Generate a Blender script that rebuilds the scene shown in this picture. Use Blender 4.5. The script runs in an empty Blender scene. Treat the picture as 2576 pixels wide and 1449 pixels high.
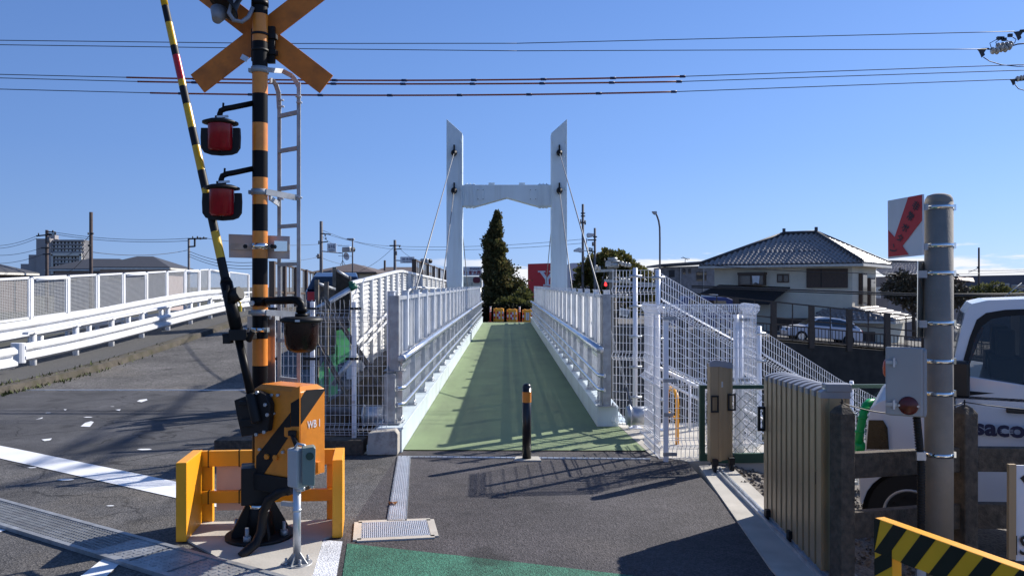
import bpy, math, random
from mathutils import Vector, Matrix
S = bpy.context.scene
COL = S.collection
R = math.radians
# ------------------------------------------------------------------ camera, sky, sun, exposure
CAM_H, F, CX, HY = 1.7, 2010.0, 1288.0, 720.0
cd = bpy.data.cameras.new('camera'); cam = bpy.data.objects.new('camera', cd); COL.objects.link(cam)
cam.location = (0, 0, CAM_H); cam.rotation_euler = (R(90), 0, 0)
cd.sensor_width = 36; cd.lens = F / 2576 * 36; cd.shift_y = -4.5 / 2576
cd.clip_start = .05; cd.clip_end = 9000
S.camera = cam
SUN_EL, SUN_AZ = R(33.8), R(52)
w = bpy.data.worlds.new('World'); S.world = w; w.use_nodes = True
nt = w.node_tree; N = nt.nodes; L = nt.links
bg = N['Background']; bg.inputs[1].default_value = 0.075
sky = N.new('ShaderNodeTexSky'); sky.sky_type = 'NISHITA'; sky.sun_disc = False
sky.sun_elevation = SUN_EL; sky.sun_rotation = SUN_AZ
sky.altitude = 0; sky.air_density = 1.0; sky.dust_density = 0.25; sky.ozone_density = 3.5
def wn(t, **k):
    n = N.new(t)
    for a, b in k.items(): setattr(n, a, b)
    return n
tc = wn('ShaderNodeTexCoord'); sp = wn('ShaderNodeSeparateXYZ'); L.new(tc.outputs['Generated'], sp.inputs[0])
ramp = wn('ShaderNodeValToRGB'); L.new(sp.outputs[2], ramp.inputs[0])   # clear winter air: an even blue nearly down to the roofs
el = ramp.color_ramp.elements; el[0].position = 0.0; el[0].color = (.32, .56, 1.03, 1); el[1].position = 1.0; el[1].color = (.045, .11, .32, 1)
for p_, c_ in ((.06, (.275, .50, 1.03, 1)), (.16, (.21, .42, .97, 1)), (.34, (.15, .325, .83, 1)), (.7, (.08, .19, .50, 1))):
    e_ = el.new(p_); e_.color = c_
rs = wn('ShaderNodeVectorMath', operation='SCALE'); L.new(ramp.outputs[0], rs.inputs[0]); rs.inputs['Scale'].default_value = 10.2
tint = wn('ShaderNodeMix', data_type='RGBA'); tint.inputs[0].default_value = .78
L.new(sky.outputs[0], tint.inputs[6]); L.new(rs.outputs[0], tint.inputs[7])
azf = wn('ShaderNodeMapRange'); L.new(sp.outputs[0], azf.inputs[0]); azf.clamp = False   # brighter toward the sun's side
azf.inputs[1].default_value = -.54; azf.inputs[2].default_value = .42; azf.inputs[3].default_value = .71; azf.inputs[4].default_value = 1.03
tsc = wn('ShaderNodeVectorMath', operation='SCALE'); L.new(tint.outputs[2], tsc.inputs[0]); L.new(azf.outputs[0], tsc.inputs['Scale'])
mp = wn('ShaderNodeMapping'); mp.inputs['Scale'].default_value = (7, 7, 60); L.new(tc.outputs['Generated'], mp.inputs[0])
nz = wn('ShaderNodeTexNoise'); nz.inputs['Scale'].default_value = 1.0; nz.inputs['Detail'].default_value = 7; nz.inputs['Roughness'].default_value = .62
L.new(mp.outputs[0], nz.inputs[0])
band = wn('ShaderNodeMapRange'); L.new(sp.outputs[2], band.inputs[0])   # clouds lie in a low band over the horizon
band.inputs[1].default_value = .062; band.inputs[2].default_value = .012; band.inputs[3].default_value = -.28; band.inputs[4].default_value = .22
add = wn('ShaderNodeMath', operation='ADD'); L.new(nz.outputs[0], add.inputs[0]); L.new(band.outputs[0], add.inputs[1])
cr = wn('ShaderNodeMapRange'); cr.interpolation_type = 'SMOOTHSTEP'; L.new(add.outputs[0], cr.inputs[0])
cr.inputs[1].default_value = .53; cr.inputs[2].default_value = .66
azm = wn('ShaderNodeMapRange'); L.new(sp.outputs[0], azm.inputs[0]); azm.inputs[1].default_value = -.13; azm.inputs[2].default_value = -.02   # the bank stands on the right half of the horizon
cmul = wn('ShaderNodeMath', operation='MULTIPLY'); L.new(cr.outputs[0], cmul.inputs[0]); L.new(azm.outputs[0], cmul.inputs[1])
cm = wn('ShaderNodeMix', data_type='RGBA'); L.new(cmul.outputs[0], cm.inputs[0]); L.new(tsc.outputs[0], cm.inputs[6])
cm.inputs[7].default_value = (8.6, 8.8, 9.4, 1)
L.new(cm.outputs[2], bg.inputs[0])
sd = bpy.data.lights.new('sun', 'SUN'); sun = bpy.data.objects.new('sun', sd); COL.objects.link(sun)
sd.energy = 5.0; sd.angle = R(.5); sd.color = (1, .95, .87)
SUNV = Vector((math.sin(SUN_AZ) * math.cos(SUN_EL), math.cos(SUN_AZ) * math.cos(SUN_EL), math.sin(SUN_EL)))
sun.rotation_euler = SUNV.to_track_quat('Z', 'Y').to_euler()
S.view_settings.view_transform = 'Standard'; S.view_settings.look = 'None'
S.view_settings.gamma = 1; S.view_settings.exposure = 0.56
S.cycles.max_bounces = 6; S.cycles.transparent_max_bounces = 12
# ------------------------------------------------------------------ helpers
rnd = random.Random(7)
def P(x, y, Y):                       # a place seen at photo column x, row y, standing Y metres ahead
    return Vector(((x - CX) / F * Y, Y, CAM_H - (y - HY) / F * Y))
def G(x, y, z=0.0):                   # the place on level ground seen there
    Y = (CAM_H - z) * F / (y - HY)
    return Vector(((x - CX) / F * Y, Y, z))
def V(*a): return Vector(a)
class MB:
    def __init__(s): s.v = []; s.f = []; s.m = []; s.s = []
    def add(s, vs, fs, m=0, smooth=False):
        o = len(s.v); s.v += [Vector(q) for q in vs]
        for f in fs: s.f.append([i + o for i in f]); s.m.append(m); s.s.append(smooth)
        return s
    def frame(s, c, ax, ay, az, m=0):
        c = Vector(c); q = [c + ax * i + ay * j + az * k for k in (-1, 1) for j in (-1, 1) for i in (-1, 1)]
        return s.add(q, [(0, 2, 3, 1), (4, 5, 7, 6), (0, 1, 5, 4), (2, 6, 7, 3), (0, 4, 6, 2), (1, 3, 7, 5)], m)
    def box(s, c, size, rz=0.0, m=0):
        ca, sa = math.cos(rz), math.sin(rz)
        return s.frame(c, V(ca, sa, 0) * size[0] / 2, V(-sa, ca, 0) * size[1] / 2, V(0, 0, size[2] / 2), m)
    def bar(s, p0, p1, w, h, up=(0, 0, 1), m=0):
        p0 = Vector(p0); p1 = Vector(p1); d = (p1 - p0); l = d.length; d.normalize()
        up = Vector(up); sd_ = d.cross(up)
        if sd_.length < 1e-4: up = V(0, 1, 0); sd_ = d.cross(up)
        sd_.normalize(); u = sd_.cross(d)
        return s.frame((p0 + p1) / 2, d * l / 2, sd_ * w / 2, u * h / 2, m)
    def cyl(s, p0, p1, r0, r1=None, n=12, m=0, caps=True, smooth=True):
        p0 = Vector(p0); p1 = Vector(p1); r1 = r0 if r1 is None else r1
        d = (p1 - p0).normalized(); a = d.cross(V(0, 0, 1))
        if a.length < 1e-3: a = V(1, 0, 0)
        a.normalize(); b = d.cross(a); o = len(s.v)
        for p, r in ((p0, r0), (p1, r1)):
            for i in range(n):
                t = 2 * math.pi * i / n; s.v.append(p + a * (r * math.cos(t)) + b * (r * math.sin(t)))
        for i in range(n):
            j = (i + 1) % n; s.f.append([o + i, o + j, o + n + j, o + n + i]); s.m.append(m); s.s.append(smooth)
        if caps:
            s.f.append([o + n - 1 - i for i in range(n)]); s.m.append(m); s.s.append(False)
            s.f.append([o + n + i for i in range(n)]); s.m.append(m); s.s.append(False)
        return s
    def tube(s, pts, r, n=8, m=0, caps=True):
        pts = [Vector(p) for p in pts]; o = len(s.v); prev = None
        for k, p in enumerate(pts):
            d = (pts[min(k + 1, len(pts) - 1)] - pts[max(k - 1, 0)]).normalized()
            if prev is None:
                a = d.cross(V(0, 0, 1))
                if a.length < 1e-3: a = d.cross(V(0, 1, 0))
            else: a = prev - d * prev.dot(d)
            a.normalize(); prev = a; b = d.cross(a); rr = r[k] if isinstance(r, (list, tuple)) else r
            for i in range(n):
                t = 2 * math.pi * i / n; s.v.append(p + a * (rr * math.cos(t)) + b * (rr * math.sin(t)))
        for k in range(len(pts) - 1):
            for i in range(n):
                j = (i + 1) % n; q = o + k * n
                s.f.append([q + i, q + j, q + n + j, q + n + i]); s.m.append(m); s.s.append(True)
        if caps:
            s.f.append([o + n - 1 - i for i in range(n)]); s.m.append(m); s.s.append(False)
            q = o + (len(pts) - 1) * n; s.f.append([q + i for i in range(n)]); s.m.append(m); s.s.append(False)
        return s
    def prism(s, poly, vec, m=0, mside=None):
        poly = [Vector(p) for p in poly]; vec = Vector(vec); n = len(poly)
        nrm = V(0, 0, 0)
        for i in range(n): nrm += poly[i].cross(poly[(i + 1) % n])
        if nrm.dot(vec) < 0: poly.reverse()
        fs = [list(range(n - 1, -1, -1)), [n + i for i in range(n)]]
        s.add(poly + [p + vec for p in poly], fs, m)
        o = len(s.v) - 2 * n
        for i in range(n):
            j = (i + 1) % n; s.f.append([o + i, o + j, o + n + j, o + n + i]); s.m.append(m if mside is None else mside); s.s.append(False)
        return s
    def lathe(s, c, prof, n=20, m=0, ax=(0, 0, 1)):
        c = Vector(c); ax = Vector(ax).normalized(); a = ax.cross(V(0, 1, 0))
        if a.length < 1e-3: a = V(1, 0, 0)
        a.normalize(); b = ax.cross(a); o = len(s.v)
        for r, z in prof:
            for i in range(n):
                t = 2 * math.pi * i / n; s.v.append(c + ax * z + a * (r * math.cos(t)) + b * (r * math.sin(t)))
        for k in range(len(prof) - 1):
            for i in range(n):
                j = (i + 1) % n; q = o + k * n
                s.f.append([q + i, q + j, q + n + j, q + n + i]); s.m.append(m); s.s.append(True)
        return s
    def quad(s, a, b, c, d, m=0): return s.add([a, b, c, d], [(0, 1, 2, 3)], m)
    def build_each(s, name, mats, parent=None):
        """every separate piece becomes an object of its own"""
        par = list(range(len(s.v)))
        def find(i):
            while par[i] != i: par[i] = par[par[i]]; i = par[i]
            return i
        for f in s.f:
            for j in f[1:]: par[find(j)] = find(f[0])
        grp = {}
        for k, f in enumerate(s.f): grp.setdefault(find(f[0]), []).append(k)
        out = None
        for ks in grp.values():
            m_ = MB(); idx = {}
            for k in ks:
                for j in s.f[k]:
                    if j not in idx: idx[j] = len(m_.v); m_.v.append(s.v[j])
                m_.f.append([idx[j] for j in s.f[k]]); m_.m.append(s.m[k]); m_.s.append(s.s[k])
            out = m_.build(name, mats, parent)
        return out
    def build(s, name, mats, parent=None, bevel=0, local=False):
        if not isinstance(mats, (list, tuple)): mats = [mats]
        me = bpy.data.meshes.new(name)
        off = V(0, 0, 0)
        if parent is not None and not local:
            q = parent
            while q is not None: off = off + q.location; q = q.parent
        me.from_pydata([tuple(p - off) for p in s.v], [], s.f)
        for mt in mats: me.materials.append(mt)
        me.polygons.foreach_set('material_index', s.m); me.polygons.foreach_set('use_smooth', s.s)
        me.update(); o = bpy.data.objects.new(name, me); COL.objects.link(o)
        if parent is not None: o.parent = parent
        if bevel:
            b = o.modifiers.new('edge', 'BEVEL'); b.width = bevel; b.segments = 2; b.limit_method = 'ANGLE'; b.angle_limit = R(40)
            b.harden_normals = False
        return o
def tag(o, label, cat, group=None):
    o['label'] = label; o['category'] = cat
    if group: o['group'] = group
    return o
def struct(o): o['kind'] = 'structure'; return o
def thing(name, loc, label, cat, group=None):
    o = bpy.data.objects.new(name, None); COL.objects.link(o); o.location = Vector(loc); o.empty_display_size = .2
    return tag(o, label, cat, group)
def solo(name, mb, mats, base, label, cat, group=None, bevel=0):      # a thing that is one mesh
    o = mb.build(name, mats, None, bevel)
    b = Vector(base); o.data.transform(Matrix.Translation(-b)); o.location = b
    return tag(o, label, cat, group)
def copy_tree(o, parent=None):
    c = o.copy(); COL.objects.link(c)
    if parent is not None: c.parent = parent
    for ch in [q for q in o.children]: copy_tree(ch, c)
    return c
def text_mb(mb, body, c, xd, yd, w=None, h=None, depth=.001, m=0, bold=0.0, sx=None):
    """lettering centred on c, lying in the plane of xd, yd"""
    cu = bpy.data.curves.new('lettering', 'FONT'); cu.body = body; cu.size = 1; cu.extrude = 0; cu.resolution_u = 3
    cu.offset = bold
    o = bpy.data.objects.new('lettering', cu); COL.objects.link(o); bpy.context.view_layer.update()
    me = bpy.data.meshes.new_from_object(o.evaluated_get(bpy.context.evaluated_depsgraph_get()))
    vs = [v.co.copy() for v in me.vertices]; fs = [list(p.vertices) for p in me.polygons]
    bpy.data.objects.remove(o); bpy.data.curves.remove(cu); bpy.data.meshes.remove(me)
    if not vs: return mb
    x0, x1 = min(v.x for v in vs), max(v.x for v in vs); y0, y1 = min(v.y for v in vs), max(v.y for v in vs)
    k = h / (y1 - y0) if h else w / (x1 - x0); kx = w / (x1 - x0) if w else k; ky = h / (y1 - y0) if h else k
    xd = Vector(xd).normalized(); yd = Vector(yd).normalized(); nn = xd.cross(yd); c = Vector(c)
    mb.add([c + xd * ((v.x - (x0 + x1) / 2) * kx) + yd * ((v.y - (y0 + y1) / 2) * ky) + nn * depth for v in vs], fs, m)
    return mb
# ------------------------------------------------------------------ materials
def mat(name, col, rough=.6, metal=0, var=.12, vscale=6, bump=0, bscale=80, spec=.5, dirt=None, dscale=1.5, damt=.5, coat=0, trans=0, dst=None):
    m = bpy.data.materials.new(name); m.use_nodes = True; t = m.node_tree; n = t.nodes; l = t.links
    b = n['Principled BSDF']; b.inputs['Roughness'].default_value = rough; b.inputs['Metallic'].default_value = metal
    b.inputs['Specular IOR Level'].default_value = spec; b.inputs['Coat Weight'].default_value = coat
    b.inputs['Transmission Weight'].default_value = trans
    co = n.new('ShaderNodeTexCoord')
    nz = n.new('ShaderNodeTexNoise'); nz.inputs['Scale'].default_value = vscale; nz.inputs['Detail'].default_value = 5
    l.new(co.outputs['Object'], nz.inputs[0])
    rp = n.new('ShaderNodeMapRange'); l.new(nz.outputs[0], rp.inputs[0]); rp.inputs[1].default_value = .3; rp.inputs[2].default_value = .7
    rp.inputs[3].default_value = 1 - var; rp.inputs[4].default_value = 1 + var
    mx = n.new('ShaderNodeMix'); mx.data_type = 'RGBA'; mx.blend_type = 'MULTIPLY'; mx.inputs[0].default_value = 1
    mx.inputs[6].default_value = (*col, 1); l.new(rp.outputs[0], mx.inputs[7]); out = mx.outputs[2]
    if dirt:
        n2 = n.new('ShaderNodeTexNoise'); n2.inputs['Scale'].default_value = dscale; n2.inputs['Detail'].default_value = 8; n2.inputs['Roughness'].default_value = .65
        if dst:
            mpp = n.new('ShaderNodeMapping'); mpp.inputs['Scale'].default_value = dst; l.new(co.outputs['Object'], mpp.inputs[0]); l.new(mpp.outputs[0], n2.inputs[0])
        else: l.new(co.outputs['Object'], n2.inputs[0])
        r2 = n.new('ShaderNodeMapRange'); l.new(n2.outputs[0], r2.inputs[0]); r2.inputs[1].default_value = .48; r2.inputs[2].default_value = .68; r2.inputs[4].default_value = damt
        m2 = n.new('ShaderNodeMix'); m2.data_type = 'RGBA'; l.new(r2.outputs[0], m2.inputs[0]); l.new(out, m2.inputs[6]); m2.inputs[7].default_value = (*dirt, 1); out = m2.outputs[2]
    l.new(out, b.inputs['Base Color'])
    if bump:
        n3 = n.new('ShaderNodeTexNoise'); n3.inputs['Scale'].default_value = bscale; n3.inputs['Detail'].default_value = 4
        l.new(co.outputs['Object'], n3.inputs[0])
        bp = n.new('ShaderNodeBump'); bp.inputs['Strength'].default_value = bump; bp.inputs['Distance'].default_value = .01
        l.new(n3.outputs[0], bp.inputs['Height']); l.new(bp.outputs[0], b.inputs['Normal'])
    return m
def emit(name, col, k):
    m = mat(name, col, .4); b = m.node_tree.nodes['Principled BSDF']
    b.inputs['Emission Color'].default_value = (*col, 1); b.inputs['Emission Strength'].default_value = k; return m
def glass(name, col=(.9, .95, 1), rough=.02, alpha=.25):
    m = mat(name, col, rough, 0, .02, spec=.6); m.node_tree.nodes['Principled BSDF'].inputs['Alpha'].default_value = alpha; return m
def asphalt(name, base, grain=.5, patch=None, cracks=0, sx=1.0):
    m = bpy.data.materials.new(name); m.use_nodes = True; t = m.node_tree; n = t.nodes; l = t.links
    b = n['Principled BSDF']; b.inputs['Roughness'].default_value = .82; b.inputs['Specular IOR Level'].default_value = .35
    co = n.new('ShaderNodeTexCoord')
    def noise(sc, det=4, ro=.55):
        q = n.new('ShaderNodeTexNoise'); q.inputs['Scale'].default_value = sc; q.inputs['Detail'].default_value = det; q.inputs['Roughness'].default_value = ro
        l.new(co.outputs['Object'], q.inputs[0]); return q.outputs[0]
    def rng(src, a, b_, c, d):
        q = n.new('ShaderNodeMapRange'); l.new(src, q.inputs[0])
        for i, x in enumerate((a, b_, c, d)): q.inputs[i + 1].default_value = x
        return q.outputs[0]
    def mul(a, b_):
        q = n.new('ShaderNodeMath'); q.operation = 'MULTIPLY'; l.new(a, q.inputs[0]); l.new(b_, q.inputs[1]); return q.outputs[0]
    vo = n.new('ShaderNodeTexVoronoi'); vo.inputs['Scale'].default_value = 95 * sx; l.new(co.outputs['Object'], vo.inputs[0])
    sv = n.new('ShaderNodeSeparateColor'); l.new(vo.outputs['Color'], sv.inputs[0])
    stones = rng(sv.outputs[0], 0, 1, 1 - grain, 1 + grain)
    f = mul(stones, rng(noise(.9, 6, .6), .3, .7, .62, 1.32)); f = mul(f, rng(noise(7, 5), .3, .7, .85, 1.15))
    f = mul(f, rng(noise(1.7, 3, .4), .30, .36, .55, 1))      # old oil spots
    if cracks:
        wv = n.new('ShaderNodeTexNoise'); wv.inputs['Scale'].default_value = 2.5; wv.inputs['Detail'].default_value = 5; l.new(co.outputs['Object'], wv.inputs[0])
        am = n.new('ShaderNodeMix'); am.data_type = 'RGBA'; am.inputs[0].default_value = .32; l.new(co.outputs['Object'], am.inputs[6]); l.new(wv.outputs['Color'], am.inputs[7])
        vc = n.new('ShaderNodeTexVoronoi'); vc.feature = 'DISTANCE_TO_EDGE'; vc.inputs['Scale'].default_value = 1.3; l.new(am.outputs[2], vc.inputs[0])
        ck = rng(vc.outputs['Distance'], .004, .016, .35, 1); msk = rng(noise(.35, 3), .45, .58, 0, 1)
        lm = n.new('ShaderNodeMix'); lm.data_type = 'FLOAT'; l.new(msk, lm.inputs[0]); lm.inputs[2].default_value = 1; l.new(ck, lm.inputs[3]); f = mul(f, lm.outputs[0])
    mx = n.new('ShaderNodeMix'); mx.data_type = 'RGBA'; mx.blend_type = 'MULTIPLY'; mx.inputs[0].default_value = 1; mx.inputs[6].default_value = (*base, 1)
    l.new(f, mx.inputs[7]); out = mx.outputs[2]
    if patch:
        m2 = n.new('ShaderNodeMix'); m2.data_type = 'RGBA'; l.new(rng(noise(.55, 7, .6), .53, .72, 0, .8), m2.inputs[0]); l.new(out, m2.inputs[6])
        mm = n.new('ShaderNodeMix'); mm.data_type = 'RGBA'; mm.blend_type = 'MULTIPLY'; mm.inputs[0].default_value = 1; mm.inputs[6].default_value = (*patch, 1); l.new(stones, mm.inputs[7])
        l.new(mm.outputs[2], m2.inputs[7]); out = m2.outputs[2]
    l.new(out, b.inputs['Base Color'])
    bp = n.new('ShaderNodeBump'); bp.inputs['Strength'].default_value = .55; bp.inputs['Distance'].default_value = .008
    l.new(vo.outputs['Distance'], bp.inputs['Height']); l.new(bp.outputs[0], b.inputs['Normal'])
    return m
M = {}
M['road'] = asphalt('old grey asphalt', (.088, .084, .083), .5, (.14, .122, .10), 1)
M['roadfar'] = asphalt('coarse light asphalt', (.105, .099, .094), .85, (.15, .135, .115), 0, .8)
M['roadmid'] = asphalt('smooth patched asphalt', (.070, .069, .073), .22, (.095, .092, .093), 1, 1.2)
M['plaza'] = asphalt('new dark asphalt', (.060, .054, .057), .5, (.095, .083, .079))
M['greenroad'] = asphalt('green grit paving', (.042, .155, .102), .5, None, 0, 1.3)
M['whiteroad'] = asphalt('white road paint', (.72, .73, .76), .18, None, 0, 1.0)
M['deck'] = mat('green bridge surfacing', (.175, .235, .112), .75, 0, .10, 1.2, .25, 120, dirt=(.125, .155, .085), dscale=1.1, damt=.75, dst=(1.6, .22, 1))
M['conc'] = mat('pale concrete', (.46, .43, .38), .85, 0, .12, 3, .2, 60, dirt=(.3, .27, .23), dscale=2.2)
M['concdark'] = mat('weathered dark concrete', (.082, .064, .047), .9, 0, .45, 26, .6, 90, dirt=(.035, .03, .024), dscale=4)
M['concpole'] = mat('grey pole concrete', (.235, .21, .18), .85, 0, .1, 8, .2, 120, dirt=(.17, .16, .145), dscale=3.0, damt=.8)
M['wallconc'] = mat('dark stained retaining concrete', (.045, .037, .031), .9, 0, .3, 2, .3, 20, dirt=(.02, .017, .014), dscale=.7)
M['white'] = mat('white paint', (.68, .69, .71), .42, 0, .05, 2, dirt=(.48, .45, .40), dscale=2.4, damt=.45, dst=(1.2, 1.2, .3))
M['whitepvc'] = mat('white coated wire', (.80, .81, .85), .35, 0, .03)
M['bridge'] = mat('pale bridge paint', (.60, .68, .72), .4, 0, .04, 1.2, dirt=(.42, .46, .46), dscale=2.2, damt=.5, dst=(1.5, 1.5, .10))
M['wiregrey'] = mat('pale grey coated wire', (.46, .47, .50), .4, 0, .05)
M['galv'] = mat('galvanised steel', (.50, .52, .55), .42, .75, .18, 14)
M['galvdull'] = mat('dull galvanised steel', (.36, .37, .38), .55, .5, .2, 14, dirt=(.22, .21, .2), dscale=5)
M['alu'] = mat('bright aluminium', (.72, .74, .78), .25, .9, .05)
M['stay'] = mat('dull stay cable', (.16, .165, .175), .5, .4, .1)
M['sheet'] = mat('light corrugated sheet', (.66, .69, .74), .35, .25, .1, 5, dirt=(.5, .52, .56), dscale=3)
M['stain'] = mat('polished stainless band', (.75, .74, .7), .14, 1, .03)
M['black'] = mat('black paint', (.011, .011, .013), .3, 0, .2, 9, spec=.45)
M['blackm'] = mat('matt black steel', (.010, .009, .009), .55, 0, .25, 12, spec=.3)
M['orange'] = mat('orange paint', (.72, .235, .022), .4, 0, .08, 4, dirt=(.42, .13, .018), dscale=4.5, damt=.6)
M['oldorange'] = mat('weathered orange board', (.58, .16, .012), .6, 0, .18, 10, dirt=(.28, .075, .01), dscale=7, damt=.6)
M['yellow'] = mat('yellow guard paint', (.83, .36, .012), .4, 0, .05, 4, dirt=(.6, .25, .02), dscale=3, damt=.35)
M['stripeyel'] = mat('striped bar yellow', (.92, .40, .006), .38, 0, .05, 5)
M['redlens'] = mat('red lamp glass', (.30, .006, .012), .2, 0, .15, 20, spec=.3)
M['darklens'] = mat('unlit dark lamp glass', (.018, .006, .004), .25, 0, .25, 25, spec=.3)
M['red'] = mat('red paint', (.55, .02, .025), .45, 0, .05)
M['brown'] = mat('dark brown steel', (.072, .047, .033), .6, 0, .15)
M['bronze'] = mat('bronze anodised aluminium', (.37, .265, .15), .42, .28, .08, 3)
M['capgrey'] = mat('grey plastic cap', (.25, .25, .27), .4, 0, .05)
M['green'] = mat('green coated steel', (.02, .07, .045), .5)
M['lime'] = mat('bright green plastic', (.0, .36, .07), .35)
M['pole'] = mat('grey utility pole', (.16, .15, .15), .85, 0, .1)
M['wire'] = mat('dark cable', (.022, .024, .03), .6)
M['glassd'] = mat('dark window glass', (.03, .035, .045), .06, 0, .1, spec=.8)

def translucent(m, k):                # sheet or leaf that lets part of the light through
    n_ = m.node_tree.nodes; l_ = m.node_tree.links; b_ = n_['Principled BSDF']; o_ = n_['Material Output']
    tr_ = n_.new('ShaderNodeBsdfTranslucent'); mx_ = n_.new('ShaderNodeMixShader'); mx_.inputs[0].default_value = k
    l_.new(b_.inputs['Base Color'].links[0].from_socket, tr_.inputs[0]); l_.new(b_.outputs[0], mx_.inputs[1]); l_.new(tr_.outputs[0], mx_.inputs[2]); l_.new(mx_.outputs[0], o_.inputs[0]); return m
M['polysheet'] = translucent(mat('milky corrugated sheet', (.76, .77, .78), .3, 0, .1, 5, dirt=(.66, .66, .66), dscale=3), .55)
def seethrough(m, k):                  # milky plastic: a part of the light goes straight on
    n_ = m.node_tree.nodes; l_ = m.node_tree.links; o_ = n_['Material Output']; src = o_.inputs[0].links[0].from_socket
    tp_ = n_.new('ShaderNodeBsdfTransparent'); mx_ = n_.new('ShaderNodeMixShader'); mx_.inputs[0].default_value = k
    l_.new(src, mx_.inputs[1]); l_.new(tp_.outputs[0], mx_.inputs[2]); l_.new(mx_.outputs[0], o_.inputs[0]); return m
seethrough(M['polysheet'], .07)
# ------------------------------------------------------------------ setting: ground, road, paths
def hz(Y):                            # height of the road on the left: level at the crossing, then up to a crest
    t = max(0.0, min(1.0, (Y - 13) / 16)); a = .72 * (t * t * (3 - 2 * t))
    return a - max(0, Y - 36) * .012
def sheet(name, pts, m, z=None, th=0.0):
    mb = MB(); q = [V(p[0], p[1], p[2] if z is None else z) for p in pts]
    if th: mb.prism([p - V(0, 0, th) for p in q], (0, 0, th))
    else: mb.add(q, [list(range(len(q)))])
    return struct(mb.build(name, m))
M['land'] = mat('scrubby low ground', (.06, .058, .04), .95, 0, .35, .4, .3, 8, dirt=(.1, .09, .06), dscale=.15)
M['gravel'] = mat('grey gravel', (.17, .15, .13), .95, 0, .5, 45, 1.0, 60, dirt=(.06, .05, .045), dscale=30)
M['moss'] = mat('mossy kerb concrete', (.085, .073, .058), .95, 0, .4, 6, .8, 40, dirt=(.035, .034, .014), dscale=3, damt=.9)
M['mark'] = mat('worn white line', (.74, .75, .77), .7, 0, .06, 5, .15, 120)
mb = MB(); n = 24; lim = 4500                                   # one sheet to the horizon, lifted gently into low hills far off
mb.add([(-lim, -200, -5.4), (lim, -200, -5.4), (lim, lim, -5.4), (-lim, lim, -5.4)], [(0, 1, 2, 3)])
struct(mb.build('ground', M['land']))
# left road as a ribbon following its crest
mb = MB(); ys = [-6, 0, 2, 4, 6, 8.1] + [8.1 + i * 1.2 for i in range(1, 60)]
for a, b in zip(ys, ys[1:]):
    xr = -1.15 if b <= 8.1 else -2.7; xl0 = -13 if a < 8 else -7.9 - .02 * (a - 8); xl1 = -13 if b < 8.01 else -7.9 - .02 * (b - 8)
    if b <= 8.1: xl0 = xl1 = -13
    k = 6
    for i in range(k):
        t0, t1 = i / k, (i + 1) / k
        mb.add([(xl0 + (xr - xl0) * t0, a, hz(a)), (xl0 + (xr - xl0) * t1, a, hz(a)), (xl1 + (xr - xl1) * t1, b, hz(b)), (xl1 + (xr - xl1) * t0, b, hz(b))], [(0, 1, 2, 3)], 1 if a > 12.8 else 2 if a > 8 else 0, False)
struct(mb.build('road', [M['road'], M['roadfar'], M['roadmid']]))
sheet('forecourt', [(-1.15, -6), (2.2, -6), (1.80, 2), (1.62, 4.4), (1.70, 7.75), (1.42, 8.12), (-1.12, 8.14), (-1.15, 8.1)], M['plaza'], 0.0)
sheet('plaza_edge_asphalt', [(-1.15, 8.0), (1.39, 8.0), (1.40, 8.30), (-1.15, 8.30)], M['plaza'], -.004)
G0 = lambda x, y: G(x, y)
sheet('green_paving', [(-1.088, 5.28), (.06, 4.913), (.72, 4.69), (1.62, 4.35), (1.62, 1.0), (-.3, 1.0), (-.995, 4.69)], M['greenroad'], .004)
sheet('white_edge_strip', [G(813, 1359.6), G(861.6, 1363), G(847, 1448.5), G(835, 1520), G(735, 1520), G(786, 1449)], M['whiteroad'], .006)
def line(pts): return sheet('road_marking', pts, M['mark'], .005)
line([(-5.08, 8.285), (-5.6, 8.6), (-5.8, 8.35), (-2.25, 6.13), (-2.4, 6.62)])
line([G(260, 1405.6), G(302, 1418), G(269, 1449), G(215, 1500), G(150, 1500), G(204, 1449)])
line([G(-30, 1324), G(15, 1334), G(-10, 1342), G(-60, 1338)]); line([G(545, 1122), G(630, 1122), G(628, 1127), G(550, 1129)])
for q in ([(344, 1010), (352, 1006), (369, 1004), (371, 1007), (356, 1012)], [(203, 1073), (214, 1064), (229, 1060), (236, 1062), (226, 1074)], [(104, 1106), (131, 1103), (126, 1108), (112, 1110)],
          [(290, 1031), (304, 1030), (300, 1034)], [(90, 1056), (108, 1050), (106, 1053)], [(160, 1030), (168, 1030), (164, 1033)]):
    line([G(*p) for p in q])
for i in range(9):                                                  # small worn flecks of paint and grit
    x, y = rnd.uniform(40, 600), rnd.uniform(1000, 1330); s_ = rnd.uniform(.012, .04)
    if x > 420 and y > 1130: continue
    c = G(x, y); line([c + V(s_ * math.cos(a) * 2, s_ * math.sin(a), 0) for a in (0, 1.1, 2.3, 3.4, 4.6, 5.5)])
sheet('barrier_foundation', [G(470, 1361), G(505, 1316), G(845, 1310), G(852, 1345), G(812, 1359), G(785, 1449), G(760, 1500), G(470, 1500), G(590, 1430)], M['conc'], .012, .3)
sheet('gate_sill', [G(1758, 1174), G(1790, 1172), G(1847, 1182), (2.02, 6.4), (2.02, 4.0), (1.95, 2.5), (1.55, 2.5), (1.55, 4.79)], M['conc'], .012, .3)
mb = MB(); cols = 46; rows = 60                                       # gravel yard falls away to the right of the gate
def gz(x, y): return -.02 - .26 * max(0, min(1, (x - 2.1) / .9)) + .018 * math.sin(x * 9.1 + y * 3) * math.sin(y * 8.3 + 1) 
g = [[(1.9 + i * .24, -6 + j * .236, gz(1.9 + i * .24, -6 + j * .236) + rnd.uniform(-.008, .008)) for i in range(cols)] for j in range(rows)]
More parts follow.
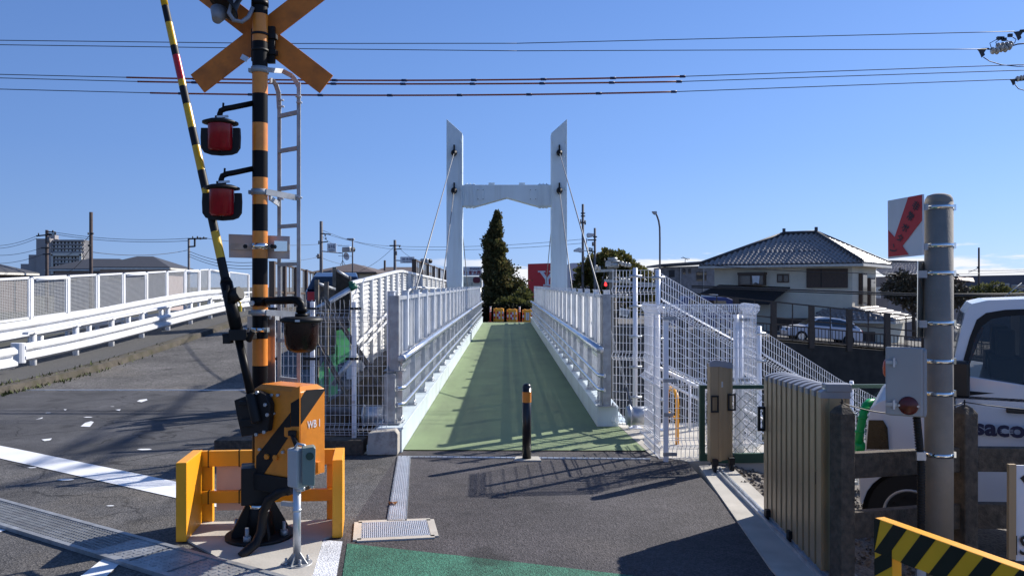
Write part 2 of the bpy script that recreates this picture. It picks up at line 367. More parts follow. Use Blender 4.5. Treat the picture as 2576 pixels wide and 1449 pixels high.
for j in range(rows - 1):
    for i in range(cols - 1): mb.add([g[j][i], g[j][i + 1], g[j + 1][i + 1], g[j + 1][i]], [(0, 1, 2, 3)])
struct(mb.build('gravel_yard', M['gravel']))
st = MB()                                                            # loose stones lying on it near the gate
for i in range(1500):
    x = rnd.uniform(1.98, 3.4); y = rnd.uniform(5.0, 7.75); s_ = rnd.uniform(.008, .026)
    if x < 2.08 and y < 6.5: x += .15
    c = V(x, y, gz(x, y) + s_ * .3); q = [c + V(rnd.uniform(-1, 1), rnd.uniform(-1, 1), rnd.uniform(.2, 1)) * s_ for _ in range(3)] + [c + V(s_, 0, -s_ * .4), c + V(-s_, s_ * .4, -s_ * .4), c + V(0, -s_, -s_ * .4)]
    st.add(q, [(0, 1, 2), (0, 3, 1), (1, 4, 2), (2, 5, 0), (3, 4, 1), (4, 5, 2), (5, 3, 0)])
o = st.build('loose_gravel', M['gravel']); o['kind'] = 'stuff'
sheet('stair_landing', [(1.30, 9.66), (1.385, 8.21), (1.40, 8.0), (1.72, 7.72), (2.55, 7.80), (2.55, 8.2), (2.4, 9.9), (1.30, 9.9)], M['conc'], .008, .4)
# pavement and kerb along the left road
mb = MB(); kb = MB()
ky = [8.9 + i * 1.5 for i in range(32)]
for a, b in zip(ky, ky[1:]):
    xa, xb = -7.9 - .02 * (a - 8), -7.9 - .02 * (b - 8)
    mb.add([(-11.6, a, hz(a) + .14), (xa - .18, a, hz(a) + .14), (xb - .18, b, hz(b) + .14), (-11.6, b, hz(b) + .14)], [(0, 1, 2, 3)])
    z0, z1 = hz(a), hz(b)
    kb.add([(xa, a, z0 - .05), (xb, b, z1 - .05), (xb - .02, b, z1 + .115), (xa - .02, a, z0 + .115), (xa - .22, a, z0 + .135), (xb - .22, b, z1 + .135)], [(0, 3, 2, 1), (3, 4, 5, 2)])
struct(mb.build('pavement', mat('dark pavement asphalt', (.075, .072, .068), .9, 0, .25, 30, .5, 90)))
struct(kb.build('kerb', M['moss']))
# grass tufts along the kerb
gr = MB()
for i in range(420):
    y = 11.0 + abs(rnd.gauss(0, 2.6)); x = -7.9 - .02 * (y - 8) + rnd.gauss(.02, .07); h_ = rnd.uniform(.02, .085); z = hz(y) + (.14 if x < -7.92 - .02 * (y - 8) else 0)
    a = rnd.uniform(0, 6.28); d = V(math.cos(a), math.sin(a), 0); l_ = d.cross(V(0, 0, 1)) * rnd.uniform(.008, .02)
    c = V(x, y, z); gr.add([c - l_, c + l_, c + d * h_ * .7 + V(0, 0, h_)], [(0, 1, 2)])
M['grass'] = mat('olive weeds', (.075, .09, .022), .8, 0, .35, 3)
o = gr.build('kerb_weeds', M['grass']); o['kind'] = 'stuff'
# road bridge edges, cutting walls, far ground
def wall(name, a, b, z0, z1, th, m, label, cat='wall', group=None):
    a = V(*a, 0); b = V(*b, 0); d = (b - a).normalized(); nn = V(-d.y, d.x, 0) * th
    w_ = MB().prism([a + V(0, 0, z0), b + V(0, 0, z0), b + V(0, 0, z0) + nn, a + V(0, 0, z0) + nn], (0, 0, z1 - z0))
    return solo(name, w_, m, (a + b) / 2 + V(0, 0, z0), label, cat, group)
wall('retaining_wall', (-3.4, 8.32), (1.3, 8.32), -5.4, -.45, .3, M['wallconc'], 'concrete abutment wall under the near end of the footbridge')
mb = MB()
for a, b in zip(ky, ky[1:]): mb.add([(-2.7, a, hz(a) - .004), (-2.7, a, hz(a) - 1.1), (-2.7, b, hz(b) - 1.1), (-2.7, b, hz(b) - .004)], [(0, 1, 2, 3)])
mb.prism([(-2.72, 12.5, -5.4), (-8, 12.5, -5.4), (-8, 12.9, -5.4), (-2.72, 12.9, -5.4)], (0, 0, 5.2))
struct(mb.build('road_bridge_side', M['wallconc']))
struct(MB().bar((-7.95, 13.04, .006), (-2.75, 13.04, .006), .07, .012).build('expansion_joint', M['galv']))
# dark timber sheeting in the cutting left of the bridge, with pipe struts
t = thing('timber_shoring', (-2.4, 13.2, -5.4), 'dark brown timber shoring boards in the cutting beside the footbridge', 'shoring')
M['timber'] = mat('dark lagging timber', (.06, .04, .026), .9, 0, .3, 5)  # matt dark brown, tone varied at random
for i in range(19):
    MB().box((-2.42, 13.2, -5.3 + i * .27), (2.0, .06, .25)).build('board', M['timber'], t)
for x in (-3.3, -2.7, -2.1, -1.5): MB().box((x, 13.08, -2.95), (.12, .14, 4.9)).build('upright', M['timber'], t)
for z, y in ((-.05, 11.2), (-.95, 11.0)):
    p = MB().cyl((-3.8, y, z), (-.9, y + .1, z), .055).build('pipe_strut', M['pole'], t)
# far side: plateau behind the bridge
mb = MB(); rows = [(36.0, .0), (40, -.1), (46, -.42), (60, -.9), (90, -1.4), (160, -2), (400, -4), (900, -5.3)]
for (a, za), (b, zb) in zip(rows, rows[1:]):
    xa, xb = 7 + (a - 36) * .05, 7 + (b - 36) * .05
    mb.add([(-2.7 - (a - 36) * .3, a, za), (xa, a, za), (xb, b, zb), (-2.7 - (b - 36) * .3, b, zb)], [(0, 1, 2, 3)])
mb.quad((-2.7, 36, -5.4), (7, 36, -5.4), (7, 36, 0), (-2.7, 36, 0))
struct(mb.build('far_path', M['road']))
mb = MB(); rows = [(40, .35), (60, -.2), (120, -1.5), (400, -4), (900, -5.3)]
mb = MB()
for (a, za), (b, zb) in zip([(8, -.3), (40, .2)] + rows[1:], rows): pass
pts = [(6, -.4), (20, .1), (50, .3), (90, -1), (200, -3), (900, -5.35)]
for (a, za), (b, zb) in zip(pts, pts[1:]):
    mb.add([(-300, a, za - 2), (-60, a, za - .5), (-11.6, a, za), (-11.6, b, zb), (-60, b, zb - .5), (-300, b, zb - 2)], [(0, 1, 4, 5), (1, 2, 3, 4)])
struct(mb.build('left_terrain', M['land']))
# right: sloping lane behind the brown fence on its retaining wall, house plots behind it
def lane_z(X): return -1.25 - (X - 15.7) * .085
mb = MB(); xs = [4.5 + i * 3 for i in range(24)]
for a, b in zip(xs, xs[1:]):
    mb.add([(a, 42.3, lane_z(a)), (b, 42.3, lane_z(b)), (b, 49, lane_z(b)), (a, 49, lane_z(a)), (a, 300, lane_z(a) - .6), (b, 300, lane_z(b) - .6)], [(0, 1, 2, 3), (3, 2, 5, 4)])
struct(mb.build('lane', M['road']))
mb = MB()
for a, b in zip(xs, xs[1:]): mb.add([(a, 42, -5.4), (b, 42, -5.4), (b, 42, lane_z(b) - .1), (a, 42, lane_z(a) - .1), (a, 42.4, lane_z(a) - .1), (b, 42.4, lane_z(b) - .1)], [(0, 1, 2, 3), (3, 2, 5, 4)])
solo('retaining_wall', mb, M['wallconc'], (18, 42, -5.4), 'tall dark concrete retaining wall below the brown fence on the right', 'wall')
# ------------------------------------------------------------------ footbridge
BX, BY, BS = -.045, 8.2, -.007
def B(u, v, z): return V(BX + u + BS * v, BY + v, z + .002 * v)   # bridge axes: across, along, up
fb = thing('footbridge', (BX, BY, 0), 'white steel footbridge with green deck, panelled railings and an H-shaped cable tower', 'bridge')
LEN = 28.0
dk = MB()
rows = [i * LEN / 14 for i in range(15)]
pts = [(-1.08, 0.05)] + [(-1.08, v) for v in rows[1:]]
dk.add([B(-1.08, .09, .006), B(1.43, .05, .006), B(1.345, 1.45, .006), B(-1.08, 1.45, .006)], [(0, 1, 2, 3)])
dk.add([B(-1.08, 1.45, .006), B(1.08, 1.45, .006), B(1.08, LEN, .006), B(-1.08, LEN, .006)], [(0, 1, 2, 3)])
dk.prism([B(-1.08, 0.12, -.35), B(1.08, .12, -.35), B(1.08, LEN, -.35), B(-1.08, LEN, -.35)], (0, 0, .3))
dk.build('deck', M['deck'], fb)
dl = MB()
dl.prism([B(-1.55, 0.3, -.9), B(-1.25, 0.3, -.9), B(-1.25, LEN, -.9), B(-1.55, LEN, -.9)], (0, 0, .85)).prism([B(1.25, 1.5, -.9), B(1.55, 1.5, -.9), B(1.55, LEN, -.9), B(1.25, LEN, -.9)], (0, 0, .85))
dl.build('girder', M['bridge'], fb)
for sgn, v0 in ((-1, 0.0), (1, 1.45)):
    k = MB(); a, b = sgn * 1.085, sgn * 1.34
    k.prism([B(a, v0, -.05), B(b, v0, -.05), B(b, LEN, -.05), B(a, LEN, -.05)], (0, 0, .30))
    k.bar(B(sgn * 1.02 + sgn * .06, v0, .245), B(sgn * 1.02 + sgn * .06, LEN, .245), .02, .02)
    ko = k.build('kerb_beam', M['bridge'], fb, .006)
    for j in range(3): MB().box(B(a - sgn * .001, 6.5 + j * 7, .09), (.006, .012, .26)).build('joint_cover', M['galv'], ko)
    v1 = v0 + .35
    posts = []
    v = v1
    while v < LEN: posts.append(v); v += 1.2
    rail = MB()
    for i, v in enumerate(posts):
        top = 1.64
        p = MB()
        p.box(B(sgn * 1.235, v, (top + .26) / 2), (.055, .11, top - .26)).box(B(sgn * 1.27, v, (top + .26) / 2), (.012, .15, top - .26))
        p.box(B(sgn * 1.235, v, top + .004), (.075, .16, .008))
        po = p.build('railing_post', M['bridge'] if 0 else M['sheet'], fb)
        f = MB(); f.box(B(sgn * 1.19, v, .258), (.17, .14, .014))
        for dx in (-.055, .055):
            for dy in (-.045, .045): f.cyl(B(sgn * 1.19 + dx, v + dy, .262), B(sgn * 1.19 + dx, v + dy, .31), .011, n=6)
        f.box(B(sgn * 1.17, v, .62), (.09, .012, .72)).box(B(sgn * 1.19, v, .33), (.1, .05, .13))
        f.build('base_plate', M['galv'], po)
    # panels between posts : folded sheet outside, frame rails
    for i, (va, vb) in enumerate(zip(posts, posts[1:])):
        sh = MB(); n = 12; lo, hi = .34, 1.58
        for k_ in range(n):
            t0, t1 = va + .06 + (vb - va - .12) * k_ / n, va + .06 + (vb - va - .12) * (k_ + 1) / n
            o0, o1 = (.0, .022) if k_ % 2 == 0 else (.022, .0)
            sh.add([B(sgn * (1.25 + o0), t0, lo), B(sgn * (1.25 + o1), t1, lo), B(sgn * (1.25 + o1), t1, hi), B(sgn * (1.25 + o0), t0, hi)], [(0, 1, 2, 3)])
        so = sh.build('sheet_panel', M['polysheet'], fb)
        fr = MB().bar(B(sgn * 1.235, va, 1.565), B(sgn * 1.235, vb, 1.565), .03, .045).bar(B(sgn * 1.235, va, .90), B(sgn * 1.235, vb, .90), .03, .04)
        for k_ in range(1, 3): fr.bar(B(sgn * 1.238, va + (vb - va) * k_ / 3, .9), B(sgn * 1.238, va + (vb - va) * k_ / 3, 1.56), .012, .03)
        fr.build('panel_frame', M['galv'], so)
        ba = MB(); nb = 11
        for k_ in range(1, nb): ba.bar(B(sgn * 1.18, va + (vb - va) * k_ / nb, .38), B(sgn * 1.18, va + (vb - va) * k_ / nb, .80), .01, .018)
        ba.bar(B(sgn * 1.18, va, .385), B(sgn * 1.18, vb, .385), .022, .03).bar(B(sgn * 1.18, va, .80), B(sgn * 1.18, vb, .80), .03, .045).bar(B(sgn * 1.165, va, .86), B(sgn * 1.165, vb, .86), .02, .03)
        ba.build('baluster_panel', M['alu'], fb)
    hr = MB(); vs = v0 - .05 if sgn < 0 else v0 - 1.1
    vs = .12 if sgn < 0 else 1.28
    hr.tube([B(sgn * 1.10, vs + (LEN - vs) * i / 12, .945) for i in range(13)], .042, 14)
    ho = hr.build('handrail', M['alu'], fb)
    MB().lathe(B(sgn * 1.10, vs, .945), [(.0, -.012), (.036, -.012), (.044, -.002), (.044, .03)], 14, ax=(0, 1, 0)).build('end_cap', M['galv'], ho)
    for z in (.63, .46):
        q = MB().tube([B(sgn * 1.16, vs + .04, z), B(sgn * 1.105, vs + .10, z)] + [B(sgn * 1.095, vs + .2 + (LEN - vs - .2) * i / 10, z) for i in range(11)], .024, 10)
        q.build('mid_rail', M['alu'], fb)
# end posts next to the fences
for (u, v, wd, z0, z1) in ((-1.235, .22, .11, .26, .78), (-1.20, .30, .10, .80, 1.60), (1.19, 1.40, .10, .26, 1.60)):
    e = MB().box(B(u, v, (z0 + z1) / 2), (wd, .09, z1 - z0)).box(B(u - .065, v + .02, (z0 + z1) / 2), (.016, .05, z1 - z0 - .02))
    e.box(B(u, v, z0 + .006), (wd + .12, .16, .012))
    for dx in (-.07, .07): e.cyl(B(u + dx, v - .05, z0), B(u + dx, v - .05, z0 + .05), .012, n=6)
    e.build('end_post', M['galvdull'], fb, .004)
# tower
TV = 17.9
for sgn in (-1, 1):
    i_, o_ = sgn * 1.455, sgn * 1.97
    tw = MB().prism([B(i_, TV, -5.2), B(o_, TV, -5.2), B(o_, TV, 7.12), B(i_, TV, 6.66)], (0, .55, 0))
    to = tw.build('tower_leg', M['bridge'], fb, .012)
    for z in (6.6, 5.05, 3.45, 1.9):
        for u in (1.5, 1.93): MB().box(B(sgn * u, TV - .02, z - .2), (.05, .04, .11)).build('lifting_lug', M['bridge'], to)
    for z in (2.35, 4.1, 5.35): MB().prism([B(sgn * 1.452, TV - .003, z), B(sgn * 1.973, TV - .003, z), B(sgn * 1.973, TV - .003, z + .012), B(sgn * 1.452, TV - .003, z + .012)], (0, .556, 0)).build('weld_seam', M['bridge'], to)
    for z, tgt in ((6.0, B(sgn * 1.42, .75, .26)), (4.77, B(sgn * 1.52, 8.2, .15))):
        a = B(sgn * 1.715, TV - .1, z)
        an = MB().box(a + V(0, .06, .09), (.045, .14, .34)).lathe(a, [(.0, .1), (.05, .1), (.1, .05), (.1, -.03), (.055, -.06), (.055, -.24), (.0, -.24)], 12, ax=a - tgt)
        an.build('cable_anchor', M['blackm'], to)
        MB().cyl(a, tgt, .0145, n=8).build('stay_cable', M['stay'], fb)
        b = B(sgn * 1.715, TV + .6, z); MB().cyl(b, B(sgn * 1.55, TV + (8.3 if z > 5 else 4.2), .2), .0145, n=8).build('stay_cable', M['stay'], fb)
    an = MB().cyl(B(sgn * 1.33, .75, .25), B(sgn * 1.62, .75, .25), .105, n=20)
    for u in (1.36, 1.60): an.cyl(B(sgn * u, .75, .25), B(sgn * (u + .012), .75, .25), .125, n=20)
    an.build('cable_socket', M['galv'], fb)
cb = MB()
xs = [-1.455, -1.0, 0, 1.0, 1.455]; zb = [4.28, 4.28, 4.56, 4.28, 4.28]
cb.prism([B(x, TV + .06, z) for x, z in zip(xs, zb)] + [B(1.455, TV + .06, 4.98), B(-1.455, TV + .06, 4.98)], (0, .42, 0))
co = cb.build('crossbeam', M['bridge'], fb, .008)
for sgn in (-1, 1):
    pl = MB().box(B(sgn * 1.2, TV + .045, 4.63), (.36, .02, .66)).box(B(sgn * 1.2, TV + .27, 4.99), (.34, .40, .02)).box(B(sgn * 1.2, TV + .27, 4.268), (.34, .40, .02))
    for i in range(3):
        for j in range(8): pl.cyl(B(sgn * (1.09 + .11 * i), TV + .04, 4.35 + j * .08), B(sgn * (1.09 + .11 * i), TV + .012, 4.35 + j * .08), .017, n=6)
        for zz, s2 in ((5.0, 1), (4.26, -1)): pl.cyl(B(sgn * (1.09 + .11 * i), TV + .2, zz), B(sgn * (1.09 + .11 * i), TV + .2, zz + s2 * .045), .018, n=6)
    pl.build('splice_plate', M['bridge'], co)
    ht = MB(); c = B(sgn * .86, TV + .058, 4.66); poly = []
    for a in range(16):
        t = 2 * math.pi * a / 16; poly.append(c + V(math.copysign(min(.11, abs(.13 * math.cos(t))), math.cos(t)), -.014, math.copysign(min(.19, abs(.24 * math.sin(t))), math.sin(t))))
    ht.prism(poly, (0, .012, 0)).build('hatch', M['bridge'], co, .004)
    hb = MB()
    for dx in (-.085, .085):
        for dz in (-.15, .15): hb.cyl(c + V(dx, -.014, dz), c + V(dx, -.03, dz), .014, n=6)
    hb.build_each('hatch_bolt', M['blackm'], co)
    MB().box(B(sgn * .5, TV + .2, 5.02), (.2, .02, .09)).build('lifting_lug', M['bridge'], co)
# concrete block and plate at the near left end
mb = MB().prism([P(922, 1145, 8.02), P(1000, 1145, 8.02), P(1000, 1092, 8.02), P(993, 1082, 8.06), P(926, 1090, 8.05)], (0, .45, 0))
solo('concrete_block', mb, mat('pitted concrete', (.42, .39, .34), .9, 0, .15, 5, .6, 25, dirt=(.05, .045, .04), dscale=5, damt=.9), (-1.28, 8.05, 0), 'pale pitted concrete block at the near left corner of the footbridge', 'block', None, .01)
# barrels and posts at the far end of the bridge
M['barrelyel'] = mat('yellow barrel plastic', (.85, .38, .02), .4, 0, .05)
def barrel(loc, label, text):
    t = thing('crash_barrel', loc, label, 'barrel', 'crash barrels at the far end of the bridge')
    x, y, z = loc
    b = MB(); w_ = .27
    sec = [(-w_, .0), (-.25, -.15), (-.15, -.2), (.15, -.2), (.25, -.15), (w_, 0), (.25, .15), (.15, .2), (-.15, .2), (-.25, .15)]
    b.prism([V(x + p[0], y + p[1], z) for p in sec], (0, 0, .68)); b.box((x - .14, y, z + .695), (.10, .24, .04)).box((x + .14, y, z + .695), (.10, .24, .04))
    b.build('body', M['barrelyel'], t, .02)
    c = MB(); n = 6
    for r_ in range(3):
        for k in range(n):
            x0 = x - .255 + .51 * k / n
            c.box((x0 + .0425, y - .205 if 1 < k < 4 else y - .18, z + .215 + r_ * .13), (.085, .012, .13), 0, (k // 1 + r_) % 2 if not text or k not in (2, 3) else 1)
    c.build('check_band', [M['red'], M['white']], t)
    if text:
        tx = MB()
        for i, ch in enumerate('通行注意'): text_mb(tx, ch, (x, y - .215, z + .49 - .095 * i), (1, 0, 0), (0, 0, 1), h=.075)
        tx.build('lettering', M['black'], t)
barrel(P(1254.5, 809, 41.5), 'leftmost yellow barrel with a red and white checked band, left of the other two', False)
barrel(P(1288, 811, 41.5), 'middle yellow barrel with a red and white checked band, between the other two', False)
barrel(P(1327, 812, 41.5), 'rightmost yellow barrel with dark writing down its checked band, by the right railing', True)
for x, lb in ((1233.5, 'orange flexible post with white bands left of the leftmost yellow barrel'), (1307, 'orange flexible post with white bands between the middle and right yellow barrels')):
    b = P(x, 810, 41.3); t = thing('flexible_post', b, lb, 'post', 'orange flexible posts')
    MB().cyl(b, b + V(0, 0, .80), .042).cyl(b, b + V(0, 0, .03), .12).build('tube', mat('orange plastic', (.75, .08, .03), .4, 0, .05), t)
    for z in (.55, .66, .77): MB().cyl(b + V(0, 0, z - .03), b + V(0, 0, z + .03), .045).build('reflective_band', M['white'], t)
# bollard
b = G(1325, 1156)
t = thing('bollard', b, 'black bollard with a yellow band standing before the footbridge', 'bollard')
H = .745
MB().cyl(b, b + V(0, 0, H - .04), .044, n=24).lathe(b + V(0, 0, H - .04), [(.044, 0), (.042, .018), (.032, .034), (.015, .042), (0, .044)], 24).build('post', M['black'], t)
MB().cyl(b + V(0, 0, .565), b + V(0, 0, .668), .0455, n=24, caps=False).build('reflective_band', M['orange'], t)
MB().prism([V(b.x - .13, b.y - .09, .001), V(b.x + .14, b.y - .09, .001), V(b.x + .12, b.y + .09, .001), V(b.x - .1, b.y + .09, .001)], (0, 0, .014)).build('base', M['conc'], t)
# ------------------------------------------------------------------ level crossing signal
def onplane(x, y, p0, nrm, off=0.0):
    d = P(x, y, 1.0) - V(0, 0, CAM_H); o = V(0, 0, CAM_H); nrm = Vector(nrm).normalized()
    return o + d * ((Vector(p0) - o).dot(nrm) / d.dot(nrm)) + nrm * off
PY = 5.4; PX = (654 - CX) / F * PY
def pz(y, Y=PY): return CAM_H - (y - HY) / F * Y
sg = thing('crossing_signal', (PX, PY, .012), 'orange and black striped crossing signal post with crossbuck, red lamps and ladder', 'crossing signal')
po = MB(); st = [-70, 38.5, 107, 171, 237.5, 311, 381, 447.5, 515, 582, 650, 716, 792, 851.6, 919, 1340]
col = 0
for a, b in zip(st, st[1:]):
    po.cyl((PX, PY, pz(b)), (PX, PY, pz(a)), .051, n=28, m=col, caps=False); col = 1 - col if a != 716 else 0
M['blackgloss'] = mat('glossy black pole paint', (.008, .007, .007), .42, 0, .15, 6, spec=.12)
po.m = [0 if q == 0 else 1 for q in po.m]
pole = po.build('pole', [M['blackgloss'], M['orange']], sg)
MB().cyl((PX, PY, pz(17)), (PX, PY, pz(2)), .057, n=28).cyl((PX, PY, pz(-4)), (PX, PY, pz(-74)), .056, n=28).build('collar', M['blackgloss'], pole)
# base
b = MB(); z0 = .012
b.cyl((PX, PY, z0), (PX, PY, z0 + .022), .225, n=40)
for a in range(4):
    t = R(35 + 90 * a); d = V(math.cos(t), math.sin(t), 0); nn = V(-d.y, d.x, 0) * .008
    c = V(PX, PY, z0 + .022); b.prism([c + d * .05 - nn, c + d * .19 - nn, c + d * .19 + V(0, 0, .03) - nn, c + d * .06 + V(0, 0, .27) - nn, c + d * .05 + V(0, 0, .27) - nn], nn * 2)
b.cyl((PX, PY, .03), (PX, PY, .30), .10, .058, n=24)
bo = b.build('base', M['blackm'], sg)
bl = MB()
for a in range(4):
    t = R(80 + 90 * a); c = V(PX + .175 * math.cos(t), PY + .175 * math.sin(t), z0 + .02); bl.cyl(c, c + V(0, 0, .035), .026, n=6).cyl(c, c + V(0, 0, .09), .013, n=8)
bl.build_each('anchor_bolt', M['galvdull'], bo)
# crossbuck
cY = 5.475; cc = P(657, 86, cY); k = cY / F
cbm = []
for i, s_ in enumerate((-1, 1)):
    th = math.atan(.77) * s_; d = V(math.cos(th), 0, -math.sin(th)); u = V(math.sin(th), 0, math.cos(th)); m_ = MB()
    m_.frame(cc + V(0, .012 + .016 * i, 0), d * 204 * k, V(0, .008, 0), u * 28.2 * k); cbm.append(m_.build('crossbuck_board', M['oldorange'], sg, .003))
q = MB()
for y in (88, 128): q.lathe((PX, PY, pz(y)), [(.053, -.008), (.056, -.008), (.056, .008), (.053, .008)], 24).box((PX + .07, PY + .05, pz(y)), (.06, .05, .03))
q.box((PX + .06, PY + .055, pz(108)), (.05, .03, .25)).box((PX - .06, PY + .055, pz(108)), (.03, .02, .22))
q.build('clamp', M['blackm'], cbm[1])
t = P(615, 147, 5.46); MB().frame(t, V(.022, 0, -.012), V(0, .002, 0), V(.008, 0, .016)).build('sticker', M['galv'], cbm[0])
# omnidirectional red lamps
def lamp(dx, dy, hood):
    Y = 5.28; f_ = lambda x, y, Y_=Y: P(x + dx, y + dy, Y_)
    a = MB().tube([V(PX - .04, PY - .01, pz(261 + dy)), f_(585, 271, 5.32), f_(567.5, 274), f_(556, 279), f_(553, 288), f_(553, 302)], .019, 10)
    a.cyl(f_(562, 259.5), f_(561, 275), .007, n=8).cyl(f_(553, 293), f_(553, 301), .032, n=12)
    ao = a.build('lamp_arm', M['blackgloss'], sg)
    MB().bar(f_(546, 295, Y - .03), f_(574, 293, Y - .03), .014, .014).build('bolt', M['galv'], ao)
    c = f_(554.5, 310); kk = Y / F
    lo = MB().lathe(c, [(0, -70 * kk), (26 * kk, -69 * kk), (30 * kk, -63 * kk), (30 * kk, 2 * kk)], 36).build('red_lamp', M['redlens'], sg)
    MB().lathe(c, [(32 * kk, -4 * kk), (43.5 * kk, -2 * kk), (43.5 * kk, 2 * kk), (28 * kk, 8 * kk), (0, 9 * kk)], 36).build('lamp_cap', M['blackm'], lo)
    h = MB(); path = [(512, 322), (511, 345), (512, 372), (519, 384), (532, 389), (554, 391), (576, 389), (588, 384), (595, 372), (596, 345), (595, 322)]
    inn = [(523, 322), (524, 345), (525, 362), (530, 373), (538, 378), (554, 381), (570, 378), (578, 373), (583, 362), (584, 345), (584, 322)]
    for (o0, o1), (i0, i1) in zip(zip(path, path[1:]), zip(inn, inn[1:])):
        sc = lambda p, e: f_(554 + (p[0] - 554) * e, p[1], Y + .0)
        h.prism([sc(o0, 1.16), sc(o1, 1.16), sc(i1, 1.06), sc(i0, 1.06)], (0, .03, 0))
    h.build('lamp_bracket', M['blackm'], lo)
    MB().cyl(f_(554, 380, Y - .0), f_(554, 391, Y), .006, n=6).build('rod', M['blackm'], lo)
lamp(0, 0, 1); lamp(3.5, 164, 1)
# big unlit lamp on the right
Y = 5.2; kk = Y / F; c = P(758.5, 803, Y)
a = MB().lathe((PX, PY, pz(758.5)), [(.053, -.03), (.064, -.03), (.064, .03), (.053, .03)], 26).tube([V(PX + .05, PY - .03, pz(758)), P(676, 757, 5.32), P(738, 754.5, 5.24), P(750, 757, Y), P(757, 765, Y), P(758.5, 776, Y), P(758.5, 800, Y)], .0265, 14)
a.cyl(P(758.5, 772, Y), P(758.5, 786, Y), .036, n=10).cyl(P(758.5, 789, Y), P(758.5, 797, Y), .042, n=16)
ao = a.build('lamp_arm', M['blackgloss'], sg)
MB().lathe(c, [(0, -84 * kk), (22 * kk, -83 * kk), (34 * kk, -76 * kk), (40 * kk, -62 * kk), (43 * kk, -30 * kk), (43.5 * kk, -4 * kk)], 40).build('unlit_lamp', M['darklens'], sg)
MB().lathe(c, [(43 * kk, -9 * kk), (52.5 * kk, -6 * kk), (52.5 * kk, 1 * kk), (40 * kk, 6 * kk), (0, 8 * kk)], 40).build('lamp_cap', M['blackm'], ao)
MB().box(c + V(.01, -52.5 * kk - .0, -2 * kk), (.03, .006, .012)).build('label_plate', M['galv'], ao)
q = MB().cyl((PX - .03, PY - .06, pz(762)), (PX - .03, PY - .085, pz(762)), .018, n=6); q.build('bolt', M['galv'], ao)
# loudspeaker and hose at the top, cut by the frame
sp_ = MB().lathe(P(575, 2, 5.35), [(.03, .16), (.05, .12), (.06, .05), (.085, -.02), (.12, -.05), (.125, -.06), (.10, -.045), (.04, .0), (0, 0)], 24, ax=(.55, .35, .75))
so = sp_.build('loudspeaker', M['blackm'], sg)
MB().cyl(P(553, 30, 5.35), P(545, 52, 5.3), .062, .03, n=16).build('horn', M['capgrey'], so)
MB().tube([P(636, 20, 5.35), P(625, 44, 5.33), P(608, 56, 5.3), P(588, 52, 5.28), P(576, 34, 5.28), P(584, 8, 5.3), P(598, -20, 5.32)], .014, 8).build('hose', M['capgrey'], so)
# plate sign seen from behind
pl = MB(); c4 = [P(575, 589, 5.48), P(729, 594.6, 5.46), P(729, 652, 5.46), P(576, 648, 5.48)]
pl.prism(c4, (0, .004, 0)); plo = pl.build('sign_plate', mat('dull sign plate back', (.40, .365, .36), .5, .4, .06, 6), sg)
MB().prism([P(577, 612, 5.47), P(727, 614, 5.45), P(727, 630, 5.45), P(577, 628, 5.47)], (0, .008, 0)).build('rail', M['galvdull'], plo)
q = MB().lathe((PX, PY, pz(620)), [(.052, -.02), (.054, -.02), (.054, .02), (.052, .02)], 28).prism([P(690, 606, 5.4), P(722, 607, 5.4), P(722, 632, 5.4), P(690, 632, 5.4)], (0, .004, 0))
q.build('clamp', M['stain'], plo)
q = MB()
for x in (617, 685): q.cyl(P(x, 620, 5.43), P(x, 620, 5.37), .016, n=6)
q.build_each('bolt', M['blackm'], plo)
# lower back plate and clamps
bp = MB().prism([P(622, 795, 5.5), P(692, 795, 5.5), P(692, 963, 5.5), P(622, 963, 5.5)], (0, .004, 0)); bp.build('back_plate', mat('brushed backing plate', (.5, .40, .34), .3, .8, .08, 8), sg)
q = MB().lathe((PX, PY, pz(829)), [(.052, -.014), (.055, -.014), (.055, .014), (.052, .014)], 28).box((PX + .055, PY - .03, pz(829)), (.02, .05, .03)).cyl(P(612, 829, 5.33), P(625, 829, 5.36), .012)
q.build('clamp', M['stain'], sg)
# ladder
lx = [(702.5, 5.72), (751.5, 5.58)]; lad = MB()
for x, Y_ in lx:
    top = 214 if x > 720 else 258
    a_, b_ = P(x, 720, Y_), P(x, 720, Y_); a_.z = CAM_H - (962 - HY) / F * 5.65; b_.z = CAM_H - (top - HY) / F * 5.65
    lad.bar(a_, b_, .026, .010, (0, 1, 0))
    pts = [V(PX + .05, PY + (.06 if x < 720 else -.02), pz(198 if x < 720 else 178)), P(684 if x < 720 else 712, 202 if x < 720 else 180, Y_), P(694 if x < 720 else 735, 214 if x < 720 else 192, Y_), P(700.5 if x < 720 else 746, 234 if x < 720 else 208, Y_), b_ + V(0, 0, -.03)]
    for p, q in zip(pts, pts[1:]): lad.bar(p, q, .009, .032, (0, 0, 1) if abs((q - p).normalized().z) < .7 else (1, 0, 0))
lo = lad.build('ladder', M['galvdull'], sg)
for y in (288, 377, 473, 569, 665, 760, 857, 954):
    z = CAM_H - (y - HY) / F * 5.65; a_, b_ = P(702.5, 720, 5.72), P(751.5, 720, 5.58); a_.z = b_.z = z
    MB().bar(a_, b_, .026, .026).build('rung', M['galvdull'], lo)
q = MB()
for y in (178, 484, 786):
    z = pz(y); q.lathe((PX, PY, z), [(.052, -.02), (.058, -.02), (.058, .02), (.052, .02)], 26).box((PX - .06, PY, z), (.03, .03, .025))
    if y > 200:
        e = P(751.5, 720, 5.58); e.z = z - .02; q.bar(V(PX + .05, PY - .03, z), e, .008, .04)
        e = P(702.5, 720, 5.72); e.z = z - .05; q.bar(V(PX + .05, PY + .04, z - .03), e, .008, .035)
q.build_each('ladder_clamp', M['galvdull'], lo)
bl = MB()
